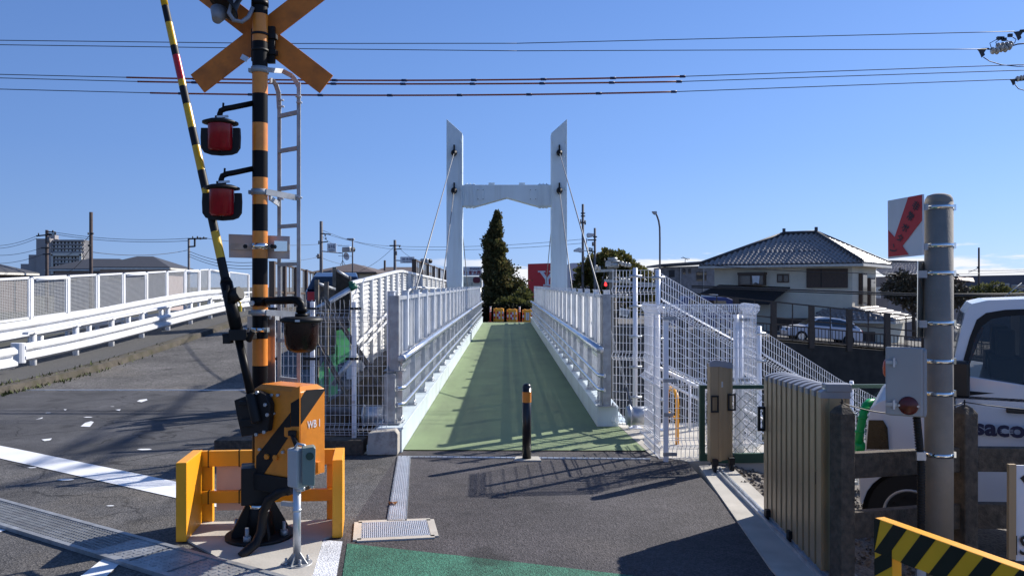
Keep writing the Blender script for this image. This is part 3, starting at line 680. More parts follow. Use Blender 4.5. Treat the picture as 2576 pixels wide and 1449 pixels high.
for x, y, Y_ in ((744, 243, 5.56), (746, 258, 5.56), (700, 252, 5.7), (701, 268, 5.7), (746, 497, 5.55), (700, 500, 5.7)): bl.cyl(P(x, y, Y_), P(x + 14, y + 1, Y_), .008, n=6)
bl.build_each('bolt', M['galv'], lo)
# ------------------------------------------------------------------ barrier machine
NE = V(-1.326, 5.0, 0); LE = V(-1.677, 5.2, 0); dL = (LE - NE); dR = V(.110, .193, 0)
bz0, bz1 = .49, 1.065
gm = thing('barrier_machine', (NE + dL * .5 + dR * .5) , 'orange crossing barrier machine with black diagonal stripes and raised striped boom', 'crossing barrier')
c = MB(); A = [NE, NE + dR, LE + dR, LE]
def ring(z, ins=0.0): 
    ctr = (A[0] + A[2]) / 2
    return [p + (ctr - p).normalized() * ins + V(0, 0, z) for p in A]
r0, r1, r2 = ring(bz0), ring(bz1 - .03), ring(bz1, .05)
c.add(r0 + r1 + r2, [(3, 2, 1, 0)] + [(i, (i + 1) % 4, 4 + (i + 1) % 4, 4 + i) for i in range(4)] + [(4 + i, 4 + (i + 1) % 4, 8 + (i + 1) % 4, 8 + i) for i in range(4)] + [(8, 9, 10, 11)])
cab = c.build('cabinet', M['orange'], gm, .006)
nL = dL.cross(V(0, 0, 1)).normalized(); nL = nL if nL.y < 0 else -nL
nR = dR.cross(V(0, 0, 1)).normalized(); nR = nR if nR.x > 0 else -nR
def z4(x, y): return 379.2 + .3573 * x, 930.8 + .3573 * y
def face(pts, nrm, off, m_, name, par, th=.0015):
    q = [onplane(*z4(*p), NE, nrm, off) for p in pts]; return MB().prism(q, nrm * th).build(name, m_, par)
sb = MB()
sb.prism([onplane(*z4(*p), NE, nL, .001) for p in [(985, 298), (985, 450), (795, 735), (742, 735), (745, 605)]], nL * .0015)
sb.prism([onplane(*z4(*p), NE, nL, .006) for p in [(992, 232), (1050, 197), (1050, 395), (992, 395)]], nL * .0015)
sb.prism([onplane(*z4(*p), NE, nR, .001) for p in [(1092, 140), (1232, 130), (1057, 382), (1057, 200)]], nR * .0015)
sb.build('black_stripes', M['blackm'], cab)
face([(990, 150), (1052, 112), (1052, 765), (985, 765), (985, 480), (945, 465), (945, 405), (990, 400)], nL, .0005, M['orange'], 'door_edge', cab, .004)
tx = MB(); cpt = onplane(*z4(1145, 377), NE, nR, .002); text_mb(tx, 'WB 1', cpt, dR, (0, 0, 1), w=.112, h=.049, bold=.015); tx.build('lettering', M['white'], cab)
q = MB()
for x, y in ((860, 175), (903, 175), (860, 235), (803, 283), (873, 303), (775, 555), (938, 575)): p = onplane(*z4(x, y), NE, nL); q.cyl(p, p + nL * .018, .010, n=8)
q.build_each('bolt', M['galv'], cab)
q = MB()
for x, y in ((826, 606), (886, 612)): p = onplane(*z4(x, y), NE, nL); q.cyl(p, p + nL * .02, .018, n=6)
p = onplane(*z4(985, 435), NE, nL); q.bar(p - dL.normalized() * .02, p + dL.normalized() * .05, .012, .05)
p = onplane(*z4(1165, 680), NE, nR); q.bar(p - nR * .0, p + nR * .03, .03, .07)
q.build('latch', M['orange'], cab)
p = onplane(*z4(1015, 450), NE, nL, .02); q = MB().cyl(p, p + V(.03, -.02, -.06), .016, n=10).box(p + V(.0, 0, .01), (.05, .03, .03)); q.build('padlock', M['blackm'], cab)
# housing and hose below
hb = MB().box((NE + LE) / 2 + dR * .5 + V(-.05, 0, .435), (.31, .2, .11), math.atan2(-dL.y, -dL.x)).box((PX + .02, PY - .12, .40), (.2, .18, .24), .3)
hb.bar(V(PX, PY, .46), (NE + LE) / 2 + dR * .5 + V(0, 0, .46), .12, .1)
ho = hb.build('bracket', M['blackm'], gm, .006)
MB().tube([P(735, 1228, 5.05), P(705, 1238, 5.08), P(676, 1256, 5.12), P(663, 1290, 5.14), P(657, 1335, 5.16), P(642, 1368, 5.08), P(618, 1388, 5.02), P(606, 1400, 5.0)], .030, 12).build('hose', M['blackm'], gm)
q = MB().lathe(P(654, 1270, 5.22), [(.062, -.012), (.064, -.012), (.064, .012), (.062, .012)], 20).cyl(P(674, 1273, 5.13), P(674, 1286, 5.13), .012); q.build('band', M['stain'], gm)
# boom
a, b = P(641, 1036, 5.10), P(412 - .2224 * 60, -60, 5.66); dirb = (b - a).normalized(); Lb = (b - a).length
def at(y):                            # point along the boom at photo row y
    n0 = (P(0, y, 1) - V(0, 0, CAM_H)); 
    # solve z/Y ratio
    r = -(y - HY) / F; t = (CAM_H + r * a.y - a.z) / (dirb.z - r * dirb.y); return a + dirb * t
bs = [-60, 17, 59, 117, 141, 203, 219, 264, 323, 368, 430, 475, 538, 584, 650, 706]
bc = [1, 0, 1, 0, 2, 1, 0, 1, 0, 1, 0, 1, 0, 1, 0]
bm = MB()
for i, m_ in enumerate(bc): bm.cyl(at(bs[i + 1]), at(bs[i]), .0285 - .0045 * (1 - i / 15) , n=20, m=(0, 1, 2)[m_], caps=i == 0)
boom = bm.build('boom', [M['blackm'], mat('boom yellow tape', (.70, .40, .01), .3, 0, .08, 12), mat('boom red tape', (.5, .015, .02), .3, 0, .08, 12)], gm)
s1 = MB().cyl(at(845), at(712), .040, n=20).cyl(at(712), at(700), .040, .030, n=20)
s1.cyl(at(1000), at(850), .0265, n=18)
sl = s1.build('boom_sleeve', M['blackgloss'], gm)
e = MB(); p = at(740) + V(.06, -.02, 0); e.cyl(p + V(-.05, .0, -.02), p + V(.03, -.02, .01), .055, .045, n=7).bar(p + V(-.045, -.05, -.05), p + V(-.04, -.05, .06), .03, .01)
e.build('weak_link_cover', M['blackm'], sl)
e = MB(); p = P(598.5, 777, 5.24); e.box(p, (.05, .022, .038)).tube([p + V(-.016, 0, .015), p + V(-.016, 0, .04), p + V(0, 0, .052), p + V(.016, 0, .04), p + V(.016, 0, .015)], .006, 8); e.build('padlock', mat('brass padlock', (.6, .45, .08), .35, .6), sl, .003)
e = MB(); p = at(842)
e.box(p, (.11, .09, .07), .3).box(p + V(-.055, -.02, -.03), (.05, .07, .05)).bar(p + V(-.09, -.03, 0), p + V(.09, .02, .01), .025, .02).bar(p + V(.02, 0, -.02), P(612, 845, 5.3) + V(.08, 0, 0), .03, .04)
e.cyl(p + V(.07, 0, -.04), p + V(.11, -.03, .03), .02, n=8); e.build('clamp', M['blackm'], sl, .004)
e = MB(); hp = [onplane(*z4(*q), NE, nL, .01) for q in [(632, 205), (722, 172), (790, 140), (850, 165), (882, 230), (880, 300), (866, 420), (800, 440), (685, 460), (655, 330)]]
e.prism(hp, nL * .045); p0 = onplane(*z4(735, 300), NE, nL, .05)
e.cyl(at(1062), at(990), .034, n=18).bar(p0 + V(-.06, 0, .07), p0 + V(.05, 0, .07), .05, .03).bar(p0 + V(-.05, 0, -.06), p0 + V(.06, 0, -.05), .05, .05)
hg = e.build('boom_hinge', M['blackm'], gm, .005)
q = MB()
for x, y in ((858, 235), (802, 285), (873, 305), (800, 150), (850, 425), (795, 442)): p = onplane(*z4(x, y), NE, nL, .055); q.cyl(p, p + nL * .014, .012, n=6)
q.build_each('bolt', M['galv'], hg)
# ------------------------------------------------------------------ yellow guard frame
LF, LB, RB, RF = V(-2.195, 5.30, 0), V(-2.25, 5.72, 0), V(-1.25, 5.80, 0), V(-1.177, 5.385, 0)
gf = thing('guard_frame', (-1.7, 5.55, 0), 'yellow steel guard frame standing round the crossing signal base', 'guard frame')
for nm, f_, b_ in (('left', LF, LB), ('right', RF, RB)):
    d = (b_ - f_).normalized(); s_ = V(d.y, -d.x, 0)
    w_ = MB().frame((f_ + b_) / 2 + V(0, 0, .268), d * ((b_ - f_).length / 2), s_ * .034, V(0, 0, .262))
    w_.build('side_panel', M['yellow'], gf, .004)
d = (RB - LB).normalized()
for z in (.47, .195): MB().frame((LB + RB) / 2 + V(0, -.01, z), d * (RB - LB).length * .465, V(0, .02, 0), V(0, 0, .055 if z > .3 else .043)).build('back_rail', M['yellow'], gf, .004)
for t_ in (.06, .49, .94):
    p = LB + (RB - LB) * t_; MB().box(p + V(0, .035, .26), (.075, .05, .51), math.atan2(d.y, d.x)).build('back_post', M['yellow'], gf, .004)
p = LB + (RB - LB) * .21 + V(0, .018, 0); pn = MB().box(p + V(0.05, 0, .30), (.27, .006, .42), math.atan2(d.y, d.x)); pn.build('backing_sheet', mat('pale peach sheet', (.62, .47, .38), .6, 0, .05), gf)
q = MB()
for x in (.075, .29):
    for z in (.47, .195): q.frame(LB + d * (x + .01) + V(0, -.013, z), d * .003, V(0, .021, 0), V(0, 0, .06 if z > .3 else .047))
q.build('cable_ties', M['blackm'], gf)
p = LB + (RB - LB) * .49; MB().box(p + V(-.01, .008, .26), (.022, .004, .1), 0).build('sticker', M['white'], gf)
# ------------------------------------------------------------------ small sensor on a post
sb_ = G(747, 1421)
sn = thing('sensor_post', sb_, 'small grey and green sensor box on a galvanised post before the barrier machine', 'sensor')
MB().cyl(sb_ + V(0, 0, .012), sb_ + V(0, 0, .50), .0235, n=20).cyl(sb_ + V(0, 0, .33), sb_ + V(0, 0, .345), .027, n=20).bar(sb_ + V(-.1, .03, .37), sb_ + V(0, .0, .37), .025, .025).build('post', M['galv'], sn)
q = MB().cyl(sb_ + V(0, 0, .002), sb_ + V(0, 0, .016), .092, n=32)
for a_ in range(4): t_ = R(30 + 90 * a_); c = sb_ + V(.066 * math.cos(t_), .066 * math.sin(t_), .014); q.cyl(c, c + V(0, 0, .04), .008, n=8).cyl(c, c + V(0, 0, .014), .014, n=6)
for a_ in range(4):
    t_ = R(75 + 90 * a_); dd = V(math.cos(t_), math.sin(t_), 0); nn = V(-dd.y, dd.x, 0) * .003; c = sb_ + V(0, 0, .014); q.prism([c + dd * .02 - nn, c + dd * .075 - nn, c + dd * .02 + V(0, 0, .07) - nn], nn * 2)
q.build('base', M['galvdull'], sn)
fr = V(.80, -.60, 0); lf = V(-.6, -.8, 0)
cb_ = sb_ + V(.02, 0, .6)
M['boxgrey'] = mat('grey sensor casing', (.42, .45, .46), .4, .1, .05); M['boxgreen'] = mat('dark green face', (.15, .20, .185), .4, 0, .05)
bx = MB().frame(cb_ + lf * .02, V(-fr.y, fr.x, 0).normalized() * .042 * -1, fr * .05, V(0, 0, .118)); bxo = bx.build('sensor_box', M['boxgrey'], sn, .012)
n2 = V(.28, -.96, 0); r2 = V(.96, .28, 0); fc = P(777, 1174, 4.78)
MB().prism([fc - r2 * .04 + V(0, 0, -.11), fc + r2 * .034 + V(0, 0, -.117), fc + r2 * .040 + V(0, 0, .105), fc + r2 * .03 + V(0, 0, .118), fc - r2 * .04 + V(0, 0, .112)], n2 * -.09).build('face_plate', M['boxgreen'], bxo, .006)
l_ = fc + r2 * .005 + V(0, 0, .064) + n2 * .002; MB().cyl(l_ - n2 * .01, l_ + n2 * .004, .023, n=20).build('lens', M['glassd'], bxo)
q = MB().tube([cb_ + V(-.03, -.02, .11), cb_ + V(-.01, -.02, .145), cb_ + V(.03, -.02, .135), cb_ + V(.045, -.02, .11)], .009, 8).cyl(cb_ + V(0, 0, -.118), cb_ + V(0, 0, -.145), .03, n=12).cyl(fc + V(.01, 0.03, -.11), fc + V(.01, .03, -.135), .012, n=8); q.build_each('fitting', M['galv'], bxo)
# ------------------------------------------------------------------ drains
def strip_grate(mb, a0, a1, b0, b1, nx, ny, z, h, bw=.006):    # bars across a quad a0 a1 (near) b0 b1 (far)
    for i in range(nx + 1):
        t = i / nx; mb.bar(a0.lerp(a1, t) + V(0, 0, z), b0.lerp(b1, t) + V(0, 0, z), bw, h)
    for j in range(ny + 1):
        t = j / ny; mb.bar(a0.lerp(b0, t) + V(0, 0, z + .001), a1.lerp(b1, t) + V(0, 0, z + .001), .0035, h)
M['pit'] = mat('dark drain pit', (.012, .012, .012), .9)
def drain(name, a0, a1, b0, b1, nx, ny, label, frame_m, fw, base=True, lid=None):
    t = thing(name, (a0 + b1) / 2, label, 'drain')
    MB().quad(a0 + V(0, 0, .003), a1 + V(0, 0, .003), b1 + V(0, 0, .003), b0 + V(0, 0, .003)).build('pit', M['pit'], t)
    fr_ = MB()
    for p, q in ((a0, a1), (a1, b1), (b1, b0), (b0, a0)):
        out = ((a0 + a1 + b0 + b1) / 4 - (p + q) / 2); out.z = 0; dd = (q - p).normalized(); o_ = V(dd.y, -dd.x, 0); o_ = o_ if o_.dot(out) < 0 else -o_
        fr_.bar(p + o_ * fw / 2 - dd * fw * .5 + V(0, 0, .004), q + o_ * fw / 2 + dd * fw * .5 + V(0, 0, .004), fw, .014)
    fr_.build('frame', frame_m, t)
    g_ = MB(); strip_grate(g_, a0, a1, b0, b1, nx, ny, .007, .008, .0068); g_.build('grating', M['sheet'], t)
    return t
ch = [G(976, 1312), G(1020, 1312), G(1002, 1149), G(1031, 1149)]
drain('channel_drain', ch[0], ch[1], ch[2], ch[3], 8, 100, 'narrow galvanised channel drain running toward the footbridge', M['galv'], .008)
drain('basin_drain', G(909, 1357), G(1082.4, 1348.7), G(911, 1318), G(1073, 1312), 34, 9, 'rectangular grating drain set in a pale concrete frame', M['conc'], .055)
t = thing('slot_drain', (0, 7.9, 0), 'thin slotted steel drain crossing in front of the green bridge deck', 'drain')
MB().bar((-1.135, 7.95, .004), (1.36, 7.85, .004), .05, .012).build('cover', M['galv'], t)
q = MB()
for i in range(42): x = -1.1 + i * .058; q.box((x, 7.9 + .04 - (x + 1.135) * .04, .011), (.004, .046, .003))
q.build('slots', M['pit'], t)
e0, e1 = V(-6.2, 7.34, 0), V(-1.0, 4.13, 0); ed = (e1 - e0).normalized(); en = V(-ed.y, ed.x, 0); f0, f1 = V(-5.8, 7.03, 0) , V(-.6, 3.82, 0)
u0, u1 = V(-4.03, 6.29, 0) - ed * 1.5, V(-4.03, 6.29, 0) + ed * 4.4
lo0, lo1 = u0 - en * .33 * (1 if en.y > 0 else -1), u1 - en * .33 * (1 if en.y > 0 else -1)
t = thing('trench_drain', (u0 + u1) / 2, 'wide galvanised trench drain crossing the road at lower left, part grating and part chequer plate', 'drain')
MB().quad(lo0 + V(0, 0, .008), lo1 + V(0, 0, .008), u1 + V(0, 0, .008), u0 + V(0, 0, .008)).build('pit', M['pit'], t)
q = MB()
for p0_, p1_ in ((u0, u1), (lo0, lo1)): MB().bar(p0_ + V(0, 0, .012), p1_ + V(0, 0, .012), .035, .03).build('frame_edge', M['galvdull'], t)
q = MB(); um, lm = u0.lerp(u1, .56), lo0.lerp(lo1, .56); strip_grate(q, lo0, lm, u0, um, 110, 9, .016, .014); q.build('grating', M['galvdull'], t)
q = MB(); k_ = 7
for i in range(k_):
    t0, t1 = .56 + .44 * i / k_, .56 + .44 * (i + 1) / k_ - .004
    q.prism([lo0.lerp(lo1, t0), lo0.lerp(lo1, t1), u0.lerp(u1, t1), u0.lerp(u1, t0)], (0, 0, .020))
po_ = q.build('chequer_plate', M['galvdull'], t)
q = MB()
for i in range(56):
    for j in range(9):
        c = lo0.lerp(lo1, .565 + .43 * i / 56).lerp(u0.lerp(u1, .565 + .43 * i / 56), .06 + .88 * j / 8) + V(0, 0, .021); an = .6 if (i + j) % 2 else -.9
        q.bar(c - V(math.cos(an), math.sin(an), 0) * .012, c + V(math.cos(an), math.sin(an), 0) * .012, .006, .004)
q.build('tread_pattern', M['galvdull'], po_)
# fallen leaf on the channel drain
lf_ = G(988, 1271); q = MB(); pts = []
for a_ in range(14): t_ = 2 * math.pi * a_ / 14; r_ = .032 * (1 + .35 * math.sin(5 * t_)); pts.append(lf_ + V(r_ * math.cos(t_), r_ * math.sin(t_), .02 + .010 * math.sin(3 * t_)))
q.add([lf_ + V(0, 0, .028)] + pts, [(0, i + 1, (i + 1) % 14 + 1) for i in range(14)])
solo('fallen_leaf', q, mat('dry leaf', (.30, .13, .04), .8, 0, .3, 40), lf_, 'single dry brown leaf lying on the narrow channel drain', 'leaf')
# ------------------------------------------------------------------ generic builders
def wire_panel(mb, a, b, z0, z1, pitch=.05, hp=.1, r=.003, folds=(), spike=0, dz=0.0, depth=.05):
    """welded mesh panel from a to b; folds = heights of V ridges, dz = extra drop along the run"""
    a = Vector(a); b = Vector(b); d = b - a; d.z = 0; L_ = d.length; d.normalize(); nn = V(d.y, -d.x, 0)
    sl = (b.z - a.z); n = max(2, int(L_ / pitch)); A0 = V(a.x, a.y, 0); B0 = V(b.x, b.y, 0)
    prof = [z0]
    for f in sorted(folds): prof += [f - .045, f, f + .045]
    prof.append(z1)
    off = lambda z: depth if any(abs(z - f) < .004 for f in folds) else 0
    for i in range(n + 1):
        t = i / n; c = A0.lerp(B0, t) + V(0, 0, a.z + sl * t)
        pts = [c + V(0, 0, z) + nn * off(z) for z in prof]
        if spike: pts[-1] = pts[-1]; pts.append(c + V(0, 0, z1 + spike) + nn * (spike * .35 if i % 2 else -spike * .1))
        for p, q in zip(pts, pts[1:]): mb.bar(p, q, 2 * r, 2 * r, (d.x, d.y, 0))
    zs = []; z = z0 + .01
    while z < z1: zs.append(z); z += hp
    zs.append(z1)
    for f in folds: zs += [f - .045, f, f + .045, f - .02]
    for z in zs: mb.bar(A0 + V(0, 0, a.z + z) + nn * (off(z) + r * 1.6), B0 + V(0, 0, a.z + sl + z) + nn * (off(z) + r * 1.6), 2 * r, 2 * r)
    return mb
def xf(o, rz):
    c, s_ = math.cos(rz), math.sin(rz); o = Vector(o)
    return lambda x, y, z: V(o.x + x * c - y * s_, o.y + x * s_ + y * c, o.z + z)
M['carglass'] = mat('tinted car glass', (.012, .015, .02), .05, 0, .05, spec=.9)
M['tyre'] = mat('tyre rubber', (.012, .012, .012), .8)
def car(loc, rz, body, label, prof=None, group=None, pitch=0.0):
    """nose toward -x; 4.2 m long"""
    t = thing('parked_car', loc, label, 'car', group); T0 = xf(loc, rz)
    T = lambda x, y, z: T0(x, y, z + pitch * x)
    W = .83
    low = [(-2.05, .30), (-2.08, .55), (-2.0, .72), (-1.55, .86), (-1.0, .95), (1.75, 1.0), (2.02, .92), (2.08, .6), (2.04, .30)]
    gh = [(-1.05, .94), (-.35, 1.42), (.1, 1.50), (.9, 1.48), (1.5, 1.36), (1.98, .98)]
    b = MB(); b.prism([T(x, -W, z) for x, z in low], T(0, W, 0) - T(0, -W, 0))
    bo = b.build('body', body, t, .06)
    g_ = MB(); n = len(gh); ins = [0.02 + .22 * max(0, (z - .94) / .56) for x, z in gh]
    v0 = [T(x, -W + i, z) for (x, z), i in zip(gh, ins)]; v1 = [T(x, W - i, z) for (x, z), i in zip(gh, ins)]
    fs = [list(range(n)), list(range(2 * n - 1, n - 1, -1))] + [(i + 1, i, n + i, n + i + 1) for i in range(n - 1)]
    g_.add(v0 + v1, fs); g_.build('roof', body, t, .03)
    for s_ in (-1, 1):
        for q in ([(-.86, .99), (-.30, 1.36), (.30, 1.42), (.32, 1.0)], [(.40, 1.0), (.38, 1.42), (.9, 1.40), (1.45, 1.28), (1.72, 1.02)]):
            MB().prism([T(x, s_ * (W - .015 - .22 * max(0, (z - .94) / .56)), z) for x, z in q], (T(0, s_ * .006, 0) - T(0, 0, 0))).build('window', M['carglass'], t)
    MB().prism([T(-.98, -.68, 1.0), T(-.98, .68, 1.0), T(-.40, .58, 1.39), T(-.40, -.58, 1.39)], T(-.012, 0, .008) - T(0, 0, 0)).build('windscreen', M['carglass'], t)
    MB().prism([T(1.94, -.66, 1.02), T(1.94, .66, 1.02), T(1.56, .56, 1.33), T(1.56, -.56, 1.33)], T(.012, 0, .008) - T(0, 0, 0)).build('rear_window', M['carglass'], t)
    for x in (-1.28, 1.28):
        for s_ in (-1, 1):
            w_ = MB().cyl(T(x, s_ * (W - .18), .31), T(x, s_ * (W + .008), .31), .315, n=24); wo = w_.build('wheel', M['tyre'], t)
            MB().cyl(T(x, s_ * (W + .004), .31), T(x, s_ * (W + .016), .31), .19, n=16).build('rim', M['alu'], wo)
    for s_ in (-1, 1):
        MB().box(T(-2.03, s_ * .6, .66), (.12, .3, .13), rz).build('headlight', M['glassd'], t, .02); MB().box(T(2.05, s_ * .66, .78), (.06, .22, .26), rz).build('tail_light', M['red'], t, .01)
    return t
def strips(mb, f, n):                 # n horizontal louvres: f(t0),f(t1)->(a,b) pairs
    for i in range(n):
        a0, b0, a1, b1 = f(i / n, (i + .72) / n); mb.add([a0, b0, b1, a1], [(0, 1, 2, 3)])
# ------------------------------------------------------------------ guardrails on the left road
def guardrail(x, y0, y1, zb0, zb1, ztop, label, step=1.5, cap=True, name='guardrail'):
    t = thing(name, (x, y0, hz(y0)), label, 'guardrail', 'white guardrails by the left road')
    ys_ = [y0 + (y1 - y0) * i / 10 for i in range(11)]; h_ = zb1 - zb0; prof = [(0, zb0), (.07, zb0 + .14 * h_), (.07, zb0 + .30 * h_), (-.02, zb0 + .43 * h_), (-.02, zb0 + .57 * h_), (.07, zb0 + .70 * h_), (.07, zb0 + .86 * h_), (0, zb1)]
    b = MB()
    for a, c in zip(ys_, ys_[1:]):
        for (o0, z0), (o1, z1) in zip(prof, prof[1:]):
            b.add([(x + .07 + o0, a, hz(a) + z0), (x + .07 + o1, a, hz(a) + z1), (x + .07 + o1, c, hz(c) + z1), (x + .07 + o0, c, hz(c) + z0)], [(0, 1, 2, 3)])
    bo = b.build('beam', M['white'], t)
    bl = MB(); y = y0 + .4
    while y < y1:
        for dy in (-.08, .08):
            for zz in (zb0 + .23 * h_, zb0 + .77 * h_): MB.cyl(bl, (x + .10, y + dy, hz(y) + zz), (x + .135, y + dy, hz(y) + zz), .016, n=6)
        y += step
    bo2 = bl.build_each('bolt', M['galvdull'], bo)
    y = y0 + .45
    while y < y1:
        MB().cyl((x, y, hz(y) - .1), (x, y, hz(y) + ztop - .03), .062, n=14).box((x, y, hz(y) + ztop - .02), (.15, .13, .03)).build('post', M['white'], t); y += step
    if ztop > zb1 + .08:
        tr = MB()
        for a, c in zip(ys_, ys_[1:]): tr.bar((x, a + (.2 if a == y0 else 0), hz(a) + ztop), (x, c, hz(c) + ztop), .11, .045)
        tr.build('top_rail', M['white'], t)
    if cap:
        c = MB(); n = 10; pts = []
        for i in range(n + 1): a = math.pi * i / n; pts.append((x + .0 + .13 * math.cos(a), y0 + .02 - .16 * math.sin(a)))
        c.prism([V(p[0], p[1], hz(y0) + zb0 - .02) for p in pts], (0, 0, h_ + .04)); c.build('end_cap', M['white'], t, .01)
    return t
guardrail(-9.2, 14.9, 28.2, .26, .60, .78, 'white steel guardrail with rounded end nearest the left road kerb')
guardrail(-10.3, 13.0, 28.0, .50, .88, .60, 'white guardrail beam behind the front one, below the mesh fence panels', 2.0, False)
guardrail(-8.95, 9.0, 14.25, .22, .60, .55, 'end piece of a white guardrail cut by the left edge of the picture', 2.0, False)
t = thing('mesh_fence', (-10.85, 18, .1), 'white framed mesh panel fence rising along the left road behind the guardrails', 'fence')
fy = [15.2, 16.6, 18.0, 19.5, 20.9, 22.3, 23.7, 25.1, 26.5, 27.7, 28.6, 30.6, 32.9]
def ftop(Y): return 1.78 + (Y - 15.2) * .038 if Y < 28.6 else 2.29 - (Y - 28.6) * .025
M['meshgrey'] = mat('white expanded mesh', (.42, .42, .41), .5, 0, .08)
for i, (a, b_) in enumerate(zip(fy, fy[1:])):
    x = -10.85; ta, tb = ftop(a), ftop(b_); g0, g1 = a + .07, b_ - .07
    f_ = MB()
    for (p, q) in (((x, g0, ta), (x, g1, tb)), ((x, g0, ta - .9), (x, g1, tb - .9)), ((x, g0, ta), (x, g0, ta - .9)), ((x, g1, tb), (x, g1, tb - .9))): f_.bar(p, q, .04, .05)
    fo = f_.build('panel_frame', M['white'], t)
    m_ = MB(); n = 27
    for k_ in range(1, n):
        z = -.9 * k_ / n; m_.bar((x, g0, ta + z), (x, g1, tb + z), .010, .0065)
    for k_ in range(1, 22):
        u_ = k_ / 22; m_.bar((x, g0 + (g1 - g0) * u_, ta + (tb - ta) * u_), (x, g0 + (g1 - g0) * u_, ta - .9 + (tb - ta) * u_), .008, .008)
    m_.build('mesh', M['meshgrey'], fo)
    if i in (2, 5, 8, 10): MB().cyl((x + .05, g0 + .1, ta - .04), (x + .05, g1 - .05, tb - .04), .035, n=10).build('pipe', M['white'], fo)
for i, a in enumerate(fy):
    MB().box((-10.85, a, (ftop(a) + hz(a)) / 2), (.07, .09, ftop(a) - hz(a))).build('post', M['white'], t)
lr = MB()
for a, b_ in zip(fy, fy[1:]): lr.bar((-10.82, a, ftop(a) - 1.02), (-10.82, b_, ftop(b_) - 1.02), .06, .09).bar((-10.82, a, ftop(a) - 1.3), (-10.82, b_, ftop(b_) - 1.3), .06, .06)
lr.build('lower_rail', M['white'], t)
# ------------------------------------------------------------------ white wire fence left of the bridge
kb_ = MB().box((-2.25, 8.15, .075), (1.5, .22, .15)); solo('fence_footing', kb_, M['concdark'], (-2.25, 8.15, 0), 'dark concrete footing strip under the white wire fence left of the footbridge', 'footing', None, .008)
t = thing('wire_fence', (-2.05, 8.15, .15), 'white welded wire fence with bent spiked top left of the footbridge', 'fence')
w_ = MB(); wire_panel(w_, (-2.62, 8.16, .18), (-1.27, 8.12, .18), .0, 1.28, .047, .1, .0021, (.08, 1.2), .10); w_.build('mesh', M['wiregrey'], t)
for x in (-2.45, -2.045, -1.618):
    p = MB().box((x, 8.19, .84), (.042, .042, 1.40)); p_ = p.build('post', M['whitepvc'], t, .003)
    for z in (1.47, .96, .52, .19): MB().box((x, 8.155, z), (.16 if z > .9 else .03, .03, .025)).build('clamp', M['blackm'] if z > .9 else M['galv'], p_)
# ------------------------------------------------------------------ old fence, braces, sheets beyond it
M['rust'] = mat('weathered steel', (.16, .14, .115), .75, .2, .25, 12, dirt=(.09, .06, .04), dscale=4)
t = thing('old_fence', (-2.6, 11.4, 0), 'weathered chain link fence with leaning brown posts behind the white wire fence', 'fence')
for x, ya, yb, Y in ((797, 704, 990, 11.2), (821, 709, 1010, 11.0), (842, 672, 905, 11.8), (878, 695, 880, 12.0)):
    MB().bar(P(x, yb, Y), P(x, ya, Y), .055, .05, (0, 1, 0)).build('post', M['rust'], t)
for a, b_ in (((799, 713, 11.2), (842, 728, 11.7)), ((846, 680, 11.8), (877, 699, 12)), ((785, 786, 11.2), (815, 790, 11.1))):
    MB().cyl(P(*a), P(*b_), .024, n=8).build('rail', M['galvdull'], t)
for q in ([(797, 716), (843, 730), (843, 890), (797, 900)], [(845, 682), (878, 702), (878, 826), (845, 832)], [(756, 830), (800, 830), (800, 930), (756, 930)]):
    ch_ = MB(); Y = 11.5; c4 = [P(x, y, Y) for x, y in q]; n = 26
    for i in range(n + 1):
        for s_ in (0, 1):
            u_ = i / n
            for j in range(10):
                v0, v1 = j / 10, (j + 1) / 10; e = .04 if (j + s_) % 2 else 0; e2 = .04 - e
                f_ = lambda uu, vv: c4[0].lerp(c4[1], uu).lerp(c4[3].lerp(c4[2], uu), vv)
                ch_.bar(f_(min(1, u_ + e), v0), f_(min(1, u_ + e2), v1), .006, .006)
    ch_.build('chain_link', M['rust'], t)
M['greensheet'] = translucent(mat('pale green plastic sheet', (.30, .62, .38), .55, 0, .1, 3), .55)
for pts, lb in (([(846, 828), (880, 822), (880, 905), (846, 918)], 'upper pale green plastic sheet hung on the old fence beside the corrugated ramp'), ([(822, 872), (849, 866), (849, 990), (800, 1010), (800, 930), (820, 900)], 'lower pale green plastic sheet hung below the chain link of the old fence')):
    q = MB().prism([P(x, y, 11.75) for x, y in pts], (0, .004, 0)); solo('green_sheet', q, M['greensheet'], P(*pts[-1], 11.75), lb, 'sheet', 'green sheets')
for a, b_, lb in (((813, 748, 9.6), (978, 1002, 9.0), 'long diagonal steel angle brace behind the white wire fence, ending by the cable socket'), ((800, 862, 9.5), (902, 1054, 9.1), 'shorter diagonal steel angle brace behind the white wire fence, left of the long one')):
    p, q = P(*a), P(*b_); mb_ = MB().bar(p, q, .008, .06, (0, -1, .3)).bar(p + V(.0, .03, 0), q + V(0, .03, 0), .06, .008, (0, -1, .3)); solo('steel_brace', mb_, M['rust'], q, lb, 'brace', 'diagonal braces')
for a, b_, lb in (((760, 800, 11.0), (889, 722, 11.0), 'upper pale steel pipe with a green clamp slanting up behind the wire fence'), ((838, 968, 11.4), (884, 902, 11.4), 'lower pale steel pipe slanting up under the green sheets')):
    t = thing('scaffold_pipe', P(*a), lb, 'pipe', 'slanting scaffold pipes'); MB().cyl(P(*a), P(*b_), .038, n=14).build('tube', M['galv'], t)
    if a[0] == 760: MB().cyl(P(884, 716, 11), P(892, 728, 11), .055, n=8).bar(P(882, 708, 11), P(888, 730, 11), .05, .05).build('clamp', mat('dark green clamp', (.01, .12, .06), .5), t)
